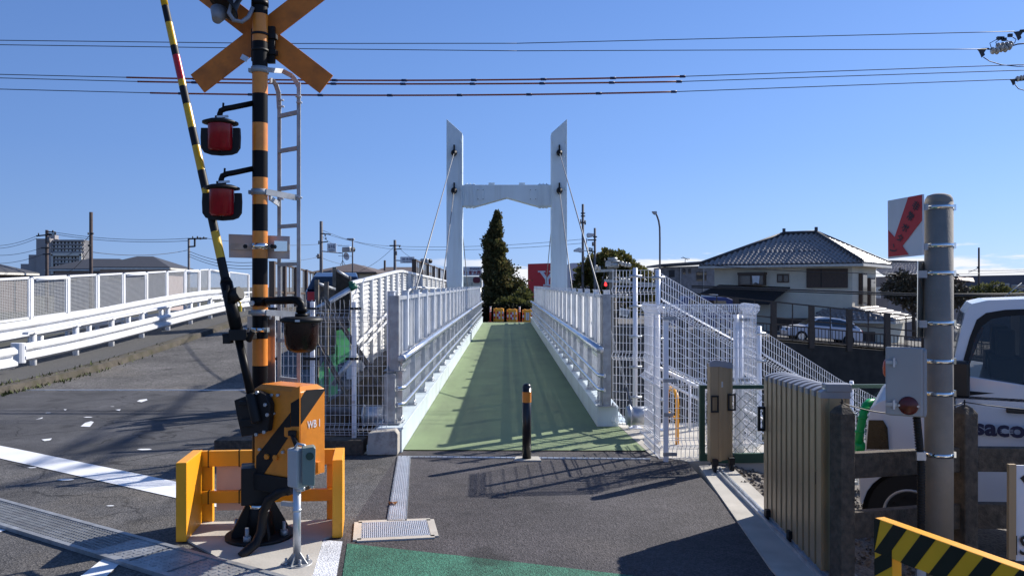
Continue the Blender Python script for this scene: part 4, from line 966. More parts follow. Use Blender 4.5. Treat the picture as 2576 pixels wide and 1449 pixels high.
# ------------------------------------------------------------------ corrugated ramp fence
t = thing('ramp_fence', (-3.0, 18, -.4), 'white louvred panel fence along a stair ramp left of the footbridge', 'fence')
def rtop(Y): return 1.72 + (Y - 14.5) * .055 if Y < 21 else 2.08 - (Y - 21) * .012
def rbot(Y): return -.40 + (Y - 14.5) * .127 if Y < 23 else .68 - (Y - 23) * .01
ry = [14.5, 15.6, 16.7, 17.7, 18.6, 19.5, 20.4, 21.4, 22.8, 24.4, 26, 27.6, 29.2, 30.8, 32.4, 34, 35.6]
M['louvre'] = mat('off white louvre sheet', (.44, .435, .42), .5, 0, .06, 4)
for a, b_ in zip(ry, ry[1:]):
    s_ = MB(); x = -3.0; n = 22
    for k_ in range(n):
        f0, f1 = k_ / n, (k_ + 1) / n
        zA0, zB0 = rbot(a) + (rtop(a) - rbot(a)) * f0, rbot(b_) + (rtop(b_) - rbot(b_)) * f0; zA1, zB1 = rbot(a) + (rtop(a) - rbot(a)) * f1, rbot(b_) + (rtop(b_) - rbot(b_)) * f1
        s_.add([(x + .045, a, zA0), (x + .045, b_, zB0), (x, b_, zB1), (x, a, zA1)], [(0, 1, 2, 3)]); s_.add([(x, a, zA1), (x, b_, zB1), (x + .045, b_, zB1), (x + .045, a, zA1)], [(0, 1, 2, 3)])
    s_.build('louvre_panel', M['louvre'], t)
    MB().box((x + .05, a, (rtop(a) + rbot(a)) / 2), (.09, .07, rtop(a) - rbot(a) + .04)).build('post', M['white'], t)
    MB().bar((x + .05, a, rtop(a) + .03), (x + .05, b_, rtop(b_) + .03), .07, .06).build('top_rail', M['white'], t)
hr_ = MB(); sg_ = MB()
for a, b_ in zip(ry, ry[1:]):
    for dz in (.82, 1.0): hr_.cyl((-2.86, a, rbot(a) + dz), (-2.86, b_, rbot(b_) + dz), .03, n=8)
    sg_.bar((-2.9, a, rbot(a) - .2), (-2.9, b_, rbot(b_) - .2), .2, .42)
hr_.build('handrail', M['white'], t); sg_.build('stringer', M['white'], t)
# ------------------------------------------------------------------ noise barriers with brown posts
M['clearpanel'] = glass('smoky clear panel', (.35, .38, .42), .05, .35)
def barrier(x, ys_, zb, zt, label):
    t = thing('noise_barrier', (x, ys_[0], zb), label, 'noise barrier', 'brown post noise barriers')
    for i, y in enumerate(ys_): MB().box((x, y, zb + (zt(y) - zb) / 2), (.20, .18, zt(y) - zb)).build('post', M['brown'], t)
    for a, b_ in zip(ys_, ys_[1:]):
        zm = zb + (zt(a) - zb) * .42
        f_ = MB().bar((x, a, zt(a) - .04), (x, b_, zt(b_) - .04), .06, .06).bar((x, a, zm), (x, b_, zm), .06, .08).bar((x, (a + b_) / 2, zm), (x, (a + b_) / 2, zt((a + b_) / 2) - .05), .04, .04)
        fo = f_.build('frame', M['brown'], t)
        MB().quad((x, a, zm), (x, b_, zm), (x, b_, zt(b_) - .05), (x, a, zt(a) - .05)).build('clear_panel', M['clearpanel'], fo)
        MB().quad((x, a, zb), (x, b_, zb), (x, b_, zm), (x, a, zm)).build('lower_panel', M['clearpanel'], fo)
barrier(-9.0, [30, 31.5, 33.1, 34.8, 36.5, 38.2], .6, lambda y: 2.64 - (y - 30) * .045, 'brown posted clear noise barrier seen past the ladder of the striped post')
barrier(-4.5, [36.8, 39.5, 42.4, 45.7, 49.2, 53.5], .4, lambda y: 2.95 - (y - 36.8) * .01, 'brown posted clear noise barrier left of the bridge tower leg')
M['darkblue'] = mat('dark blue car paint', (.015, .022, .05), .25, 0, .03, coat=.6)
car(V(-5.55, 25.4, hz(25.4)), R(-80), M['darkblue'], 'dark blue car on the road behind the old chain link fence')
# ------------------------------------------------------------------ houses, flats, poles
M['rooft'] = mat('brown grey roof', (.11, .085, .08), .8, 0, .2, 6)
M['roofdk'] = mat('dark roof tiles', (.05, .05, .055), .6, 0, .2, 6)
M['cream'] = mat('cream house wall', (.60, .56, .45), .85, 0, .05, 2)
M['pinkwall'] = mat('pinkish house wall', (.42, .34, .32), .85, 0, .06, 2)
M['fascia'] = mat('pale fascia', (.55, .53, .48), .7)
def hip_house(name, c, rz, lx_, ly, z0, ze, zr, ridge, ov, wall_m, roof_m, label, wins=()):
    """hip roof house; c centre, lx by ly plan, eaves ze, ridge zr of length ridge along x"""
    t = thing(name, V(c[0], c[1], z0), label, 'house', 'houses in the background'); T = xf(V(c[0], c[1], 0), rz)
    MB().prism([T(-lx_ / 2, -ly / 2, z0), T(lx_ / 2, -ly / 2, z0), T(lx_ / 2, ly / 2, z0), T(-lx_ / 2, ly / 2, z0)], (0, 0, ze - z0)).build('wall', wall_m, t)
    e = [T(-lx_ / 2 - ov, -ly / 2 - ov, ze), T(lx_ / 2 + ov, -ly / 2 - ov, ze), T(lx_ / 2 + ov, ly / 2 + ov, ze), T(-lx_ / 2 - ov, ly / 2 + ov, ze)]
    r_ = [T(-ridge / 2, 0, zr), T(ridge / 2, 0, zr)]
    MB().add(e + r_ + [p + V(0, 0, -.16) for p in e], [(0, 1, 5, 4), (1, 2, 5), (2, 3, 4, 5), (3, 0, 4), (6, 7, 1, 0), (7, 8, 2, 1), (8, 9, 3, 2), (9, 6, 0, 3), (9, 8, 7, 6)], 0).build('roof', roof_m, t)
    g_ = MB()
    for i in range(4): g_.bar(e[i] + V(0, 0, -.13), e[(i + 1) % 4] + V(0, 0, -.13), .12, .14)
    g_.build('gutter', M['brown'] if roof_m is M['rooft'] else M['fascia'], t)
    for (x, z, w_, h_) in wins:
        wo = MB().prism([T(x - w_ / 2, -ly / 2 - .03, z), T(x + w_ / 2, -ly / 2 - .03, z), T(x + w_ / 2, -ly / 2 - .03, z + h_), T(x - w_ / 2, -ly / 2 - .03, z + h_)], T(0, -.04, 0) - T(0, 0, 0)).build('window', M['brown'], t)
        MB().prism([T(x - w_ / 2 + .08, -ly / 2 - .07, z + .08), T(x + w_ / 2 - .08, -ly / 2 - .07, z + .08), T(x + w_ / 2 - .08, -ly / 2 - .07, z + h_ - .08), T(x - w_ / 2 + .08, -ly / 2 - .07, z + h_ - .08)], T(0, -.01, 0) - T(0, 0, 0)).build('pane', M['glassd'], wo)
    return t, T
def zat(y, Y): return CAM_H - (y - HY) / F * Y
def xat(x, Y): return (x - CX) / F * Y
hip_house('house', (xat(365, 63), 63), R(8), 4.6, 6, -2, zat(672, 60), zat(645, 63), 1.2, .5, M['pinkwall'], M['roofdk'], 'house with dark grey hip roof and pinkish walls behind the mesh fence', [(-1.2, 2.2, .9, .5), (.9, 2.2, .6, .5)])
hip_house('house', (xat(262, 68), 68), R(8), 5.5, 6, -2, zat(676, 65), zat(651, 68), 2.5, .5, M['pinkwall'], M['roofdk'], 'low dark roofed house left of the pinkish one, behind the big plain pole', [(-1.5, 2.1, .9, .5)])
hip_house('house', (xat(-32, 53), 53), R(4), 2.7, 5, -2, zat(682, 50), zat(660, 53), .6, .45, M['rooft'], M['roofdk'], 'corner of a house roof at the left edge of the picture')
hip_house('house', (xat(888, 82), 82), R(-5), 5.6, 6, -2, zat(684, 78), zat(663, 82), .2, .55, M['cream'], M['rooft'], 'cream house under a brown pyramid roof behind the ramp fence', [(1, 2.2, .9, .7)])
hip_house('house', (xat(1010, 95), 95), R(0), 6, 6, -2, zat(686, 92), zat(672, 95), 3.5, .5, M['cream'], M['rooft'], 'low brown roof just right of the pyramid roof, behind the ramp fence top')
M['flat'] = mat('grey apartment concrete', (.29, .27, .265), .9, 0, .06, .1)
M['flatdk'] = mat('apartment balcony recess', (.12, .12, .13), .8, 0, .3, .6)
t = thing('apartment_building', (xat(150, 610), 610, -10), 'distant grey stepped apartment building on the left horizon', 'building')
Y = 600
def blk(name, xa, xb, yt, m_, dY=0, dp=14):
    a, b_ = xat(xa, Y + dY), xat(xb, Y + dY); return MB().prism([V(a, Y + dY, -10), V(b_, Y + dY, -10), V(b_, Y + dY + dp, -10), V(a, Y + dY + dp, -10)], (0, 0, zat(yt, Y) + 10)).build(name, m_, t)
blk('wall', 91, 127, 601, M['flat'], -3, 17); blk('wall', 72, 91, 641, M['flat'], -1, 15); blk('wall', 52, 72, 664, M['flat'], 0, 14); m0 = blk('wall', 127, 209, 603, M['flatdk'], 1, 13)
for i in range(10):
    yb = 604 + i * 9.4; s_ = MB().prism([P(127, yb + 3.6, Y - 1), P(212, yb + 3.6, Y - 1), P(212, yb, Y - 1), P(127, yb, Y - 1)], (0, 1.5, 0))
    s_.build('balcony', M['flat'], t)
wn_ = MB()
for i in range(9):
    for k_ in range(9): wn_.box(P(132 + k_ * 9, 611.5 + i * 9.4, Y - .4), (1.0 + .5 * ((i * k_) % 3), .3, 1.4))
wn_.build_each('window', M['fascia'], t)
MB().bar(P(127, 640, Y - 2), P(206, 640, Y - 2), 1, 2.2).bar(P(130, 640, Y - 2), P(130, 690, Y - 2), 2.0, 1).bar(P(203, 640, Y - 2), P(203, 690, Y - 2), 2.0, 1).build('frame', M['fascia'], t)
MB().box(P(131, 597, Y + 4), (7, 5, 3)).build('roof_box', M['flat'], t)
M['oldwood'] = mat('brown pole', (.07, .05, .045), .9, 0, .15)
def upole(x, yt, Y, r, label, m_=None, zb=-3, arms=(), boxes=(), bolts_=True):
    b_ = V(xat(x, Y), Y, zb); t = thing('utility_pole', b_, label, 'utility pole', 'utility poles'); mm = m_ or M['pole']
    MB().cyl(b_, V(b_.x, Y, zat(yt, Y)), r * 1.15, r, n=12).build('mast', mm, t)
    for (xa, xb, ya, yb) in arms: MB().bar(P(xa, ya, Y - r), P(xb, yb, Y - r), .09, .09).build('crossarm', M['wire'], t)
    for (xa, ya, w_, h_) in boxes: MB().cyl(P(xa, ya + h_ / 2, Y - r - .1), P(xa, ya - h_ / 2, Y - r - .1), w_ / 2 / F * Y, n=10).build('insulator' if w_ < 5 else 'transformer', M['wire'] if w_ < 5 else M['pole'], t)
    return t
upole(118, 579, 55, .10, 'brown utility pole with crossarms in front of the distant flats', M['oldwood'], -3, ((92, 130, 594, 590), (118, 140, 583, 585), (104, 126, 624, 624), (108, 128, 640, 639), (119, 140, 588, 590)), ((122, 604, 8, 16), (133, 583, 4, 7), (139, 586, 4, 6), (97, 590, 3, 7), (117, 618, 6, 10)))
upole(229, 534, 42, .085, 'thick plain dark pole rising above the left house roofs', M['oldwood'], -2, ((229, 235, 588, 588), (222, 229, 618, 618)), ((222, 588, 3, 6),))
upole(475, 599, 50, .07, 'slim utility pole with a bracket arm right of the left houses', M['pole'], -2, ((475, 521, 601, 600), (490, 490, 600, 621), (475, 490, 621, 620)), ((485, 598, 3, 7), (497, 598, 4, 7), (504, 600, 4, 6), (513, 599, 4, 6)))
upole(808, 557, 70, .14, 'tall utility pole beside the left hanging street name sign', M['pole'], -2, ((808, 832, 588, 590), (808, 825, 610, 608), (795, 808, 645, 645)), ((801, 645, 7, 12), (818, 592, 3, 6), (820, 600, 3, 6), (802, 610, 3, 8)))
upole(993.5, 604, 75, .13, 'utility pole beside the right street name sign', M['pole'], -2, ((980, 1008, 618, 618), (990, 1010, 628, 626)), ((996, 637, 6, 10), (1005, 620, 3, 6)))
upole(968, 655, 90, .12, 'short plain pole above the low brown roof', M['oldwood'], -2)
def street_sign(x0, x1, y0, y1, Y, label, arm):
    c = P((x0 + x1) / 2, (y0 + y1) / 2, Y); t = thing('street_sign', c, label, 'street sign', 'street name signs')
    w_, h_ = (x1 - x0) / F * Y, (y1 - y0) / F * Y
    MB().box(c, (w_, .08, h_)).build('board', M['white'], t, .03)
    tx = MB(); text_mb(tx, '並木橋', c + V(0, -.045, h_ * .12), (1, 0, 0), (0, 0, 1), w=w_ * .74, h=h_ * .42, bold=.01); text_mb(tx, 'Namikibashi', c + V(0, -.045, -h_ * .3), (1, 0, 0), (0, 0, 1), w=w_ * .62, h=h_ * .16, bold=.02)
    tx.build('lettering', mat('navy lettering', (.02, .03, .10), .5), t)
    MB().cyl(P(*arm[0], Y + .1), P(*arm[1], Y + .1), .05, n=8).build('arm', M['galv'], t)
street_sign(823, 846, 612, 634, 68, 'small white street name sign hanging left of the big signal head', ((808, 632), (860, 637)))
street_sign(1007, 1043, 646, 662, 72, 'wide white street name sign on the pole left of the bridge tower', ((993, 655), (1082, 660)))
def signal(x0, x1, yc, Y, label):
    c = P((x0 + x1) / 2, yc, Y); t = thing('traffic_light', c, label, 'traffic light', 'traffic lights'); w_ = (x1 - x0) / F * Y; rz = R(-38)
    MB().box(c, (w_, .3, .45), rz).build('housing', M['galvdull'], t, .08)
    for i in (-1, 0, 1):
        d = V(math.cos(rz), math.sin(rz), 0); n_ = V(math.sin(rz), -math.cos(rz), 0) * -1; p = c + d * (w_ * .3 * i)
        q = MB().cyl(p + n_ * .1, p + n_ * .55, .2, .2, n=16, caps=True); q.build('visor', M['blackm'], t)
signal(858, 886, 628, 68, 'large three lens traffic light right of the small street name sign')
signal(1056, 1080, 657, 72, 'traffic light partly hidden by the noise barrier left of the bridge tower')
def lamp_post(x, yt, yb, Y, hx, label, curve=False):
    b_ = P(x, yb, Y); t = thing('street_lamp', b_, label, 'street lamp', 'street lamps')
    if curve: pts = [b_, P(x, yt + 35, Y), P(x - 2, yt + 14, Y), P(x - 6, yt + 5, Y), P(hx + 6, yt + 1, Y)]
    else: pts = [b_, P(x, yt + 2, Y)]
    MB().tube(pts, .055, 8).build('mast', M['pole'], t)
    c = P(hx, yt, Y); MB().box(c, (.55, .3, .14), R(0)).build('lamp_head', M['galvdull'], t, .04)
lamp_post(887, 602, 712, 60, 882, 'slim street lamp with flat head behind the ramp fence, beside the big signal')
# TV aerials on the brown pyramid roof
for x, y in ((862, 622),):
    t = thing('roof_aerial', P(862, 668, 80), 'thin tripod television aerial standing on the brown pyramid roof', 'aerial')
    q = MB().bar(P(862, 668, 80), P(862, 634, 80), .05, .05).bar(P(851, 644, 80), P(886, 645, 80), .04, .04).bar(P(850, 619, 80), P(878, 618, 80), .04, .04).bar(P(856, 668, 80), P(862, 655, 80), .04, .04).bar(P(869, 668, 80), P(862, 655, 80), .04, .04); q.build('mast', M['wire'], t)
    MB().lathe(P(872, 645, 80), [(0, .1), (.35, 0.0), (.4, -.04)], 12, ax=(.5, .8, .2)).build('dish', M['white'], t)
# ------------------------------------------------------------------ overhead wires
def sagwire(pts, r, label, sag=0.0, cat='cable', group='overhead wires', name='overhead_wire'):
    mb_ = MB()
    for a, b_ in zip(pts, pts[1:]):
        a = Vector(a); b_ = Vector(b_); L_ = []
        for i in range(13): t_ = i / 12; p = a.lerp(b_, t_); L_.append(p - V(0, 0, sag * 4 * t_ * (1 - t_)))
        mb_.tube(L_, r, 5)
    return solo(name, mb_, M['wire'], pts[0], label, cat, group)
YW = 16.0
def hw(ya, yb, xa=-120, xb=2700, Y=YW): return [P(xa, ya, Y), P(xb, yb, Y)]
lb_tail = 'thin dark wire crossing the sky'
for (pts, lb) in (([(-120, 101), (700, 110.5), (1300, 110), (2552, 80)], 'topmost long wire crossing the whole sky'), ([(-120, 112), (700, 123), (1300, 129), (2490, 124.5)], 'second long wire from the top crossing the whole sky')):
    sagwire([P(x, y, YW) for x, y in pts], .0085, lb)
M['sleeve'] = mat('red brown cable sleeve', (.26, .06, .03), .6, 0, .1)
M['sleevej'] = mat('dark blue sleeve joint', (.015, .02, .07), .5)
for i, (ya, yl, yr, yb, xl, xr, lb) in enumerate(((188, 195.5, 193, 164, 318, 1722, 'upper sleeved wire'), (197, 206, 206, 178, 346, 1713, 'middle sleeved wire'), (225, 234.5, 231.5, 200, 378, 1700, 'lower sleeved wire'))):
    t = thing('sleeved_wire', P(xl, yl, YW), lb + (' of the three, with a red brown sleeve longest to the right' if i == 0 else ' of the three, its red brown sleeve between the other two' if i == 1 else ' of the three, its red brown sleeve hanging lowest'), 'cable', 'sleeved wires')
    ym = max(yl, yr) + 6 if i else yl + 7.5; yw = lambda x: yl + (yr - yl) * (x - xl) / (xr - xl) + 4 * (ym - (yl + yr) / 2) * ((x - xl) / (xr - xl)) * (1 - (x - xl) / (xr - xl))
    MB().tube([P(-120, ya - 1, YW), P(0, ya, YW), P(xl, yl, YW)] + [P(xl + (xr - xl) * k_ / 12, yw(xl + (xr - xl) * k_ / 12), YW) for k_ in range(1, 13)] + [P(2560, yb, YW), P(2700, yb - 3, YW)], .0085, 5).build('wire', M['wire'], t)
    MB().tube([P(xl + (xr - xl) * k_ / 24, yw(xl + (xr - xl) * k_ / 24), YW) for k_ in range(25)], .0175, 8).build('sleeve', M['sleeve'], t)
    x = xr - 5; off = [0, 6, -14][i]
    while x > xl:
        xx = x + (off if x < xr - 10 else 0); MB().cyl(P(xx - 7, yw(xx - 7), YW), P(xx + 7, yw(xx + 7), YW), .026, n=10).build('joint', M['sleevej'], t); x -= 175
# insulators at the right edge
M['porcelain'] = mat('brown grey porcelain', (.42, .38, .33), .25, 0, .1, coat=.5)
def dclamp(c, s_, par):
    q = MB(); k_ = s_ / F * YW
    f_ = lambda x, y: c + V(x * k_, 0, -y * k_)
    q.prism([f_(-14, -1), f_(-2, -3), f_(14, -4), f_(15, -1), f_(8, 0), f_(2, 8), f_(4, 14), f_(-3, 20), f_(-6, 12), f_(-10, 4)], (0, .03, 0)); return q.build('tension_clamp', M['wire'], par)
t = thing('insulator_string', P(2478, 125, YW), 'string of round porcelain discs with dark tension clamp at the upper right edge', 'insulator', 'insulators at the right edge')
dclamp(P(2474, 125, YW), 1, t)
for i in range(5):
    c = P(2500 + i * 11 * .95, 128 - i * 2.6 + (3 if i % 2 else 0), YW); MB().lathe(c, [(0, -.05), (.06, -.045), (.075, -.02), (.05, .01), (.02, .04), (0, .05)], 14, ax=(1, 0, .15)).build('disc', M['porcelain'], t)
    if i < 4: MB().lathe(P(2514 + i * 10.4, 117 - i * 1.5, YW + .12), [(0, -.05), (.06, -.045), (.075, -.02), (.05, .01), (.02, .04), (0, .05)], 14, ax=(1, 0, .15)).build('disc', M['porcelain'], t)
MB().tube([P(2485, 125, YW), P(2530, 121, YW), P(2560, 112, YW), P(2600, 108, YW)], .014, 6).build('link', M['wire'], t)
for a, b_ in (((2494, 122), (2513, 97)), ((2509, 118), (2520, 97)), ((2552, 110), (2541, 90)), ((2538, 112), (2526, 100))):
    m_ = (a[0] - 4 if a[0] < 2520 else a[0] + 4, (a[1] + b_[1]) / 2); MB().tube([P(*a, YW), P(*m_, YW), P(*b_, YW)], .008, 6).box(P(*b_, YW), (.08, .05, .06), 0).build('arcing_horn', M['wire'], t)
t = thing('insulator_string', P(2560, 82, YW), 'dark tension clamp of the topmost wire at the right edge', 'insulator', 'insulators at the right edge'); dclamp(P(2566, 82, YW), 1, t); MB().tube([P(2566, 78, YW), P(2620, 74, YW)], .02, 6).build('link', M['wire'], t)
t = thing('insulator_string', P(2548, 203, YW), 'lowest small dark clamp with two discs at the right edge', 'insulator', 'insulators at the right edge'); dclamp(P(2552, 201, YW), .7, t)
for i in range(3): MB().lathe(P(2561 + i * 9, 199 - i * 2, YW), [(0, -.03), (.045, -.03), (.06, -.01), (.03, .02), (0, .03)], 12, ax=(1, 0, .15)).build('disc', M['porcelain'], t)
MB().tube([P(2556, 204, YW), P(2640, 196, YW)], .014, 6).build('link', M['wire'], t)
for pts, lb in (([(2474, 145), (2490, 155), (2520, 164), (2560, 168), (2620, 166)], 'slack jumper wire curving down from the porcelain string'), ([(2553, 213), (2562, 224), (2580, 229), (2640, 230)], 'slack jumper wire curving down from the lowest clamp')):
    q = MB().tube([P(x, y, YW) for x, y in pts], .009, 6); solo('jumper_wire', q, M['wire'], P(*pts[0], YW), lb, 'cable', 'jumper wires')
# thin distribution wires near the horizon
far = [([(-40, 618, 60), (92, 594, 55)], 'wire'), ([(-40, 625, 60), (92, 600, 55)], ''), ([(-40, 640, 60), (104, 624, 55)], ''), ([(-40, 662, 60), (108, 640, 55)], ''), ([(140, 585, 55), (475, 600, 50)], ''), ([(140, 590, 55), (475, 606, 50)], ''),
       ([(229, 634, 42), (475, 629, 50)], ''), ([(150, 650, 55), (229, 588, 42)], ''), ([(170, 684, 55), (229, 620, 42)], ''), ([(478, 633, 50), (640, 660, 46)], ''), ([(478, 640, 50), (640, 668, 46)], ''), ([(478, 646, 50), (640, 676, 46)], ''),
       ([(521, 600, 50), (808, 614, 70)], ''), ([(640, 655, 60), (808, 645, 70)], ''), ([(812, 580, 70), (993, 628, 75)], ''), ([(812, 586, 70), (993, 620, 75)], ''), ([(812, 596, 70), (860, 616, 75)], ''), ([(905, 682, 75), (990, 622, 75)], ''),
       ([(1005, 620, 75), (1466, 602, 60)], ''), ([(1005, 627, 75), (1466, 612, 60)], ''), ([(1008, 628, 75), (1062, 655, 75)], ''), ([(812, 650, 70), (920, 668, 75)], '')]
names = ['left', 'right']
for i, (p, _) in enumerate(far):
    a, b_ = p; wh = ('wire running from the left edge to the brown pole by the flats' if i < 4 else 'wire between the brown pole and the slim bracket pole' if i < 6 else 'low single wire between the thick dark pole and the bracket pole' if i == 6 else 'slanting wire climbing to the thick dark pole' if i < 9
          else 'wire running right and down from the slim bracket pole' if i < 12 else 'long wire passing behind the striped post to the tall pole' if i == 12 else 'low wire reaching the tall pole behind the ladder' if i == 13 else 'sagging wire between the two sign poles' if i < 16
          else 'short wire from the tall pole to the signal' if i == 16 else 'wire climbing from the brown roof to the right sign pole' if i == 17 else 'long wire passing behind the bridge tower' if i < 20 else 'short wire from the right sign pole to its signal' if i == 20 else 'low wire over the brown pyramid roof')
    sagwire([P(*a), P(*b_)], .016, wh, .25, 'cable', 'thin far wires ' + wh.split(' wire ')[-1] if 0 else ('far wires: ' + wh))

# high feeder cables above the frame: their shadows fall across the left road
t = thing('feeder_cables', (5, 16, 10.5), 'high overhead feeder cables whose shadows cross the road on the left', 'cable')
def hi(pts, r):
    q = [G(.3098 * x, 999.8 + .3098 * y) + V(1.18, .917, 1) * 10.5 for x, y in pts]; q = [q[0] + (q[0] - q[1]) * .6] + q + [q[-1] + (q[-1] - q[-2]) * .3]; MB().tube(q, r, 7).build('feeder_cable', M['wire'], t)
hi([(1500, 0), (1240, 230), (880, 470)], .045); hi([(1150, 110), (860, 230), (430, 470)], .035); hi([(1660, 180), (960, 270), (380, 480)], .03); hi([(1180, 260), (840, 400), (600, 490)], .05); hi([(1660, 330), (900, 410), (520, 465)], .03); hi([(1660, 380), (900, 480), (130, 690)], .04); hi([(1400, 575), (1000, 615), (380, 690)], .03)
# ------------------------------------------------------------------ tall white mesh fence by the bridge and down the stairs
pA, pB, pD, pE = V(1.47, 9.54, 0), V(1.72, 9.42, 0), V(3.25, 10.5, 0), V(4.78, 11.25, 0); pF = V(7.0, 12.3, 0)
t = thing('mesh_fence', (1.47, 9.54, 0), 'tall white mesh fence between the right bridge railing and the stairs', 'fence')
w_ = MB(); fo = (.06, .83, 1.62)
wire_panel(w_, (1.22, 9.66, .03), (1.45, 9.55, .03), 0, 1.86, .042, .098, .0026, fo); wire_panel(w_, (1.49, 9.53, .03), (1.70, 9.43, .03), 0, 1.86, .042, .098, .0026, fo)
w_.build('mesh', M['whitepvc'], t)
def rpost(p, top, r, par, zb=0.0, plate=True):
    q = MB().cyl((p.x, p.y, zb), (p.x, p.y, top - .01), r, n=20).cyl((p.x, p.y, top - .01), (p.x, p.y, top), r, r * .8, n=20)
    if plate: q.box((p.x, p.y, zb + .012), (.14, .14, .012)).cyl((p.x, p.y, zb), (p.x, p.y, zb + .06), r * 1.3, r, n=16)
    po_ = q.build('post', M['whitepvc'], par); c = MB(); z = top - .1
    k_ = 0
    while z > zb + .2:
        MB().cyl((p.x - .075, p.y - .03, z), (p.x + .075, p.y - .03, z), .016, n=8).build('clip', M['galv'], po_); z -= .36; k_ += 1
    return po_
rpost(pA, 1.92, .0285, t); rpost(pB, 1.90, .0285, t)
t = thing('stair_fence', (3.25, 10.5, -1), 'long white mesh fence stepping down beside the stairs on the right', 'fence')
w_ = MB()
for a, b_, za, zb_ in ((pB, pD, 1.85, 1.12), (pD, pE, 1.12, .30), (pE, pF, .30, -.75)):
    wire_panel(w_, (a.x + .03, a.y, za - 1.95), (b_.x - .03, b_.y, zb_ - 1.95), -.25, 1.95, .044, .105, .0026, (.06, .86, 1.62))
w_.build('mesh', M['whitepvc'], t)
rpost(pD, 1.18, .0285, t, -1.5, False); rpost(pE, .37, .0285, t, -2.2, False); rpost(pF, -.7, .0285, t, -3.2, False)
# stairs and their white handrail
st_ = MB(); d = (pE - pD); d.z = 0; d.normalize(); nn = V(d.y, -d.x, 0)
s0 = pB + V(.45, -.15, 0) + nn * .1
for i in range(16):
    a = s0 + d * (.34 * i); st_.prism([a + V(0, 0, -4), a + d * .345 + V(0, 0, -4), a + d * .345 + nn * 1.25 + V(0, 0, -4), a + nn * 1.25 + V(0, 0, -4)], (0, 0, 4 - .165 * (i + .3)))
o = st_.build('stairs', M['conc']); struct(o)
t = thing('stair_handrail', P(1632, 945, 9.0), 'white stair handrail with a hooked end behind the mesh enclosure', 'handrail')
MB().tube([P(1632, 945, 9.0), P(1631, 932, 9.0), P(1635, 924, 9.0), P(1643, 921, 9.0), P(1655, 924, 9.02), P(1720, 954, 9.3), P(1960, 1075, 10.3)], .019, 10).build('rail', M['whitepvc'], t)
MB().tube([P(1655, 950, 9.02), P(1720, 985, 9.3), P(1960, 1110, 10.3)], .015, 8).build('lower_rail', M['whitepvc'], t)
for x, y0, y1, Y in ((1735, 962, 1120, 9.35), (1850, 1020, 1140, 9.8)): MB().cyl(P(x, y0, Y), P(x, y1, Y), .018, n=10).build('post', M['whitepvc'], t)
# mesh enclosure with gate posts
t = thing('mesh_enclosure', (1.5, 8.0, 0), 'white mesh enclosure with rolled top and flat steel clamps at the head of the stairs', 'enclosure')
c1, c2, c3 = V(1.43, 8.62, .02), V(1.455, 7.86, .02), V(2.43, 7.95, .02)
def roll_panel(name, a, b_, zt):
    m_ = MB(); wire_panel(m_, a, b_, -.02, zt - .10, .042, .098, .0026, (.12, .72))
    d_ = (b_ - a).normalized(); L_ = (b_ - a).length; nn = V(d_.y, -d_.x, 0); n = int(L_ / .042)
    loop = [(0, zt - .10), (.03, zt - .06), (.035, zt - .02), (.015, zt), (-.015, zt - .005), (-.03, zt - .04), (-.015, zt - .08)]
    for i in range(n + 1):
        c = a + d_ * (L_ * i / n); pts = [c + nn * o_ + V(0, 0, z) for o_, z in loop]
        for p, q in zip(pts, pts[1:]): m_.bar(p, q, .0055, .0055, d_)
    for o_, z in loop[1:]: m_.bar(a + nn * o_ + V(0, 0, z), b_ + nn * o_ + V(0, 0, z), .0055, .0055)
    return m_.build(name, M['whitepvc'], t)
roll_panel('front_panel', c2, c3, 1.50); roll_panel('side_panel', c1, c2, 1.50); roll_panel('end_panel', c3, c3 + V(.02, .55, 0), 1.50)
def clampplate(c, w_, par): MB().box(c, (w_, .014, .034)).build('clamp', M['galvdull'], par)
for p, r_, top, sq in ((V(1.472, 8.12, 0), .030, 1.42, 0), (V(1.494, 7.76, 0), .021, 1.40, 1), (V(2.236, 7.98, 0), .028, 1.42, 0), (V(2.292, 8.02, 0), .028, 1.42, 0)):
    q = MB()
    if sq: q.box((p.x, p.y, top / 2), (.042, .042, top))
    else: q.cyl((p.x, p.y, 0), (p.x, p.y, top), r_, n=18)
    po_ = q.build('post', M['whitepvc'], t)
    if p.x < 1.5 and sq or p.x > 2.28:
        for z in (1.37, .77, .06) if sq else (1.37, .77): clampplate(V(p.x + (.03 if sq else -.02), p.y - .05, z + (.02 if sq else 0)), .13 if sq else .2, po_)
        if sq: clampplate(V(p.x + .02, p.y - .04, .46 - .0), .09, po_)
# yellow hoop
t = thing('hoop_barrier', V(1.77, 8.56, 0), 'yellow tubular hoop barrier inside the white mesh enclosure', 'barrier')
y0, y1, zt = 8.56, 9.12, .56
MB().tube([V(1.77, y0, .0), V(1.77, y0, zt - .12), V(1.77, y0 + .03, zt - .04), V(1.77, y0 + .11, zt), V(1.77, y1 - .11, zt), V(1.77, y1 - .03, zt - .04), V(1.77, y1, zt - .12), V(1.77, y1, 0)], .021, 14).build('hoop', M['yellow'], t)
MB().cyl((1.77, y0, .27), (1.77, y1, .27), .016, n=10).build('crossbar', M['yellow'], t)
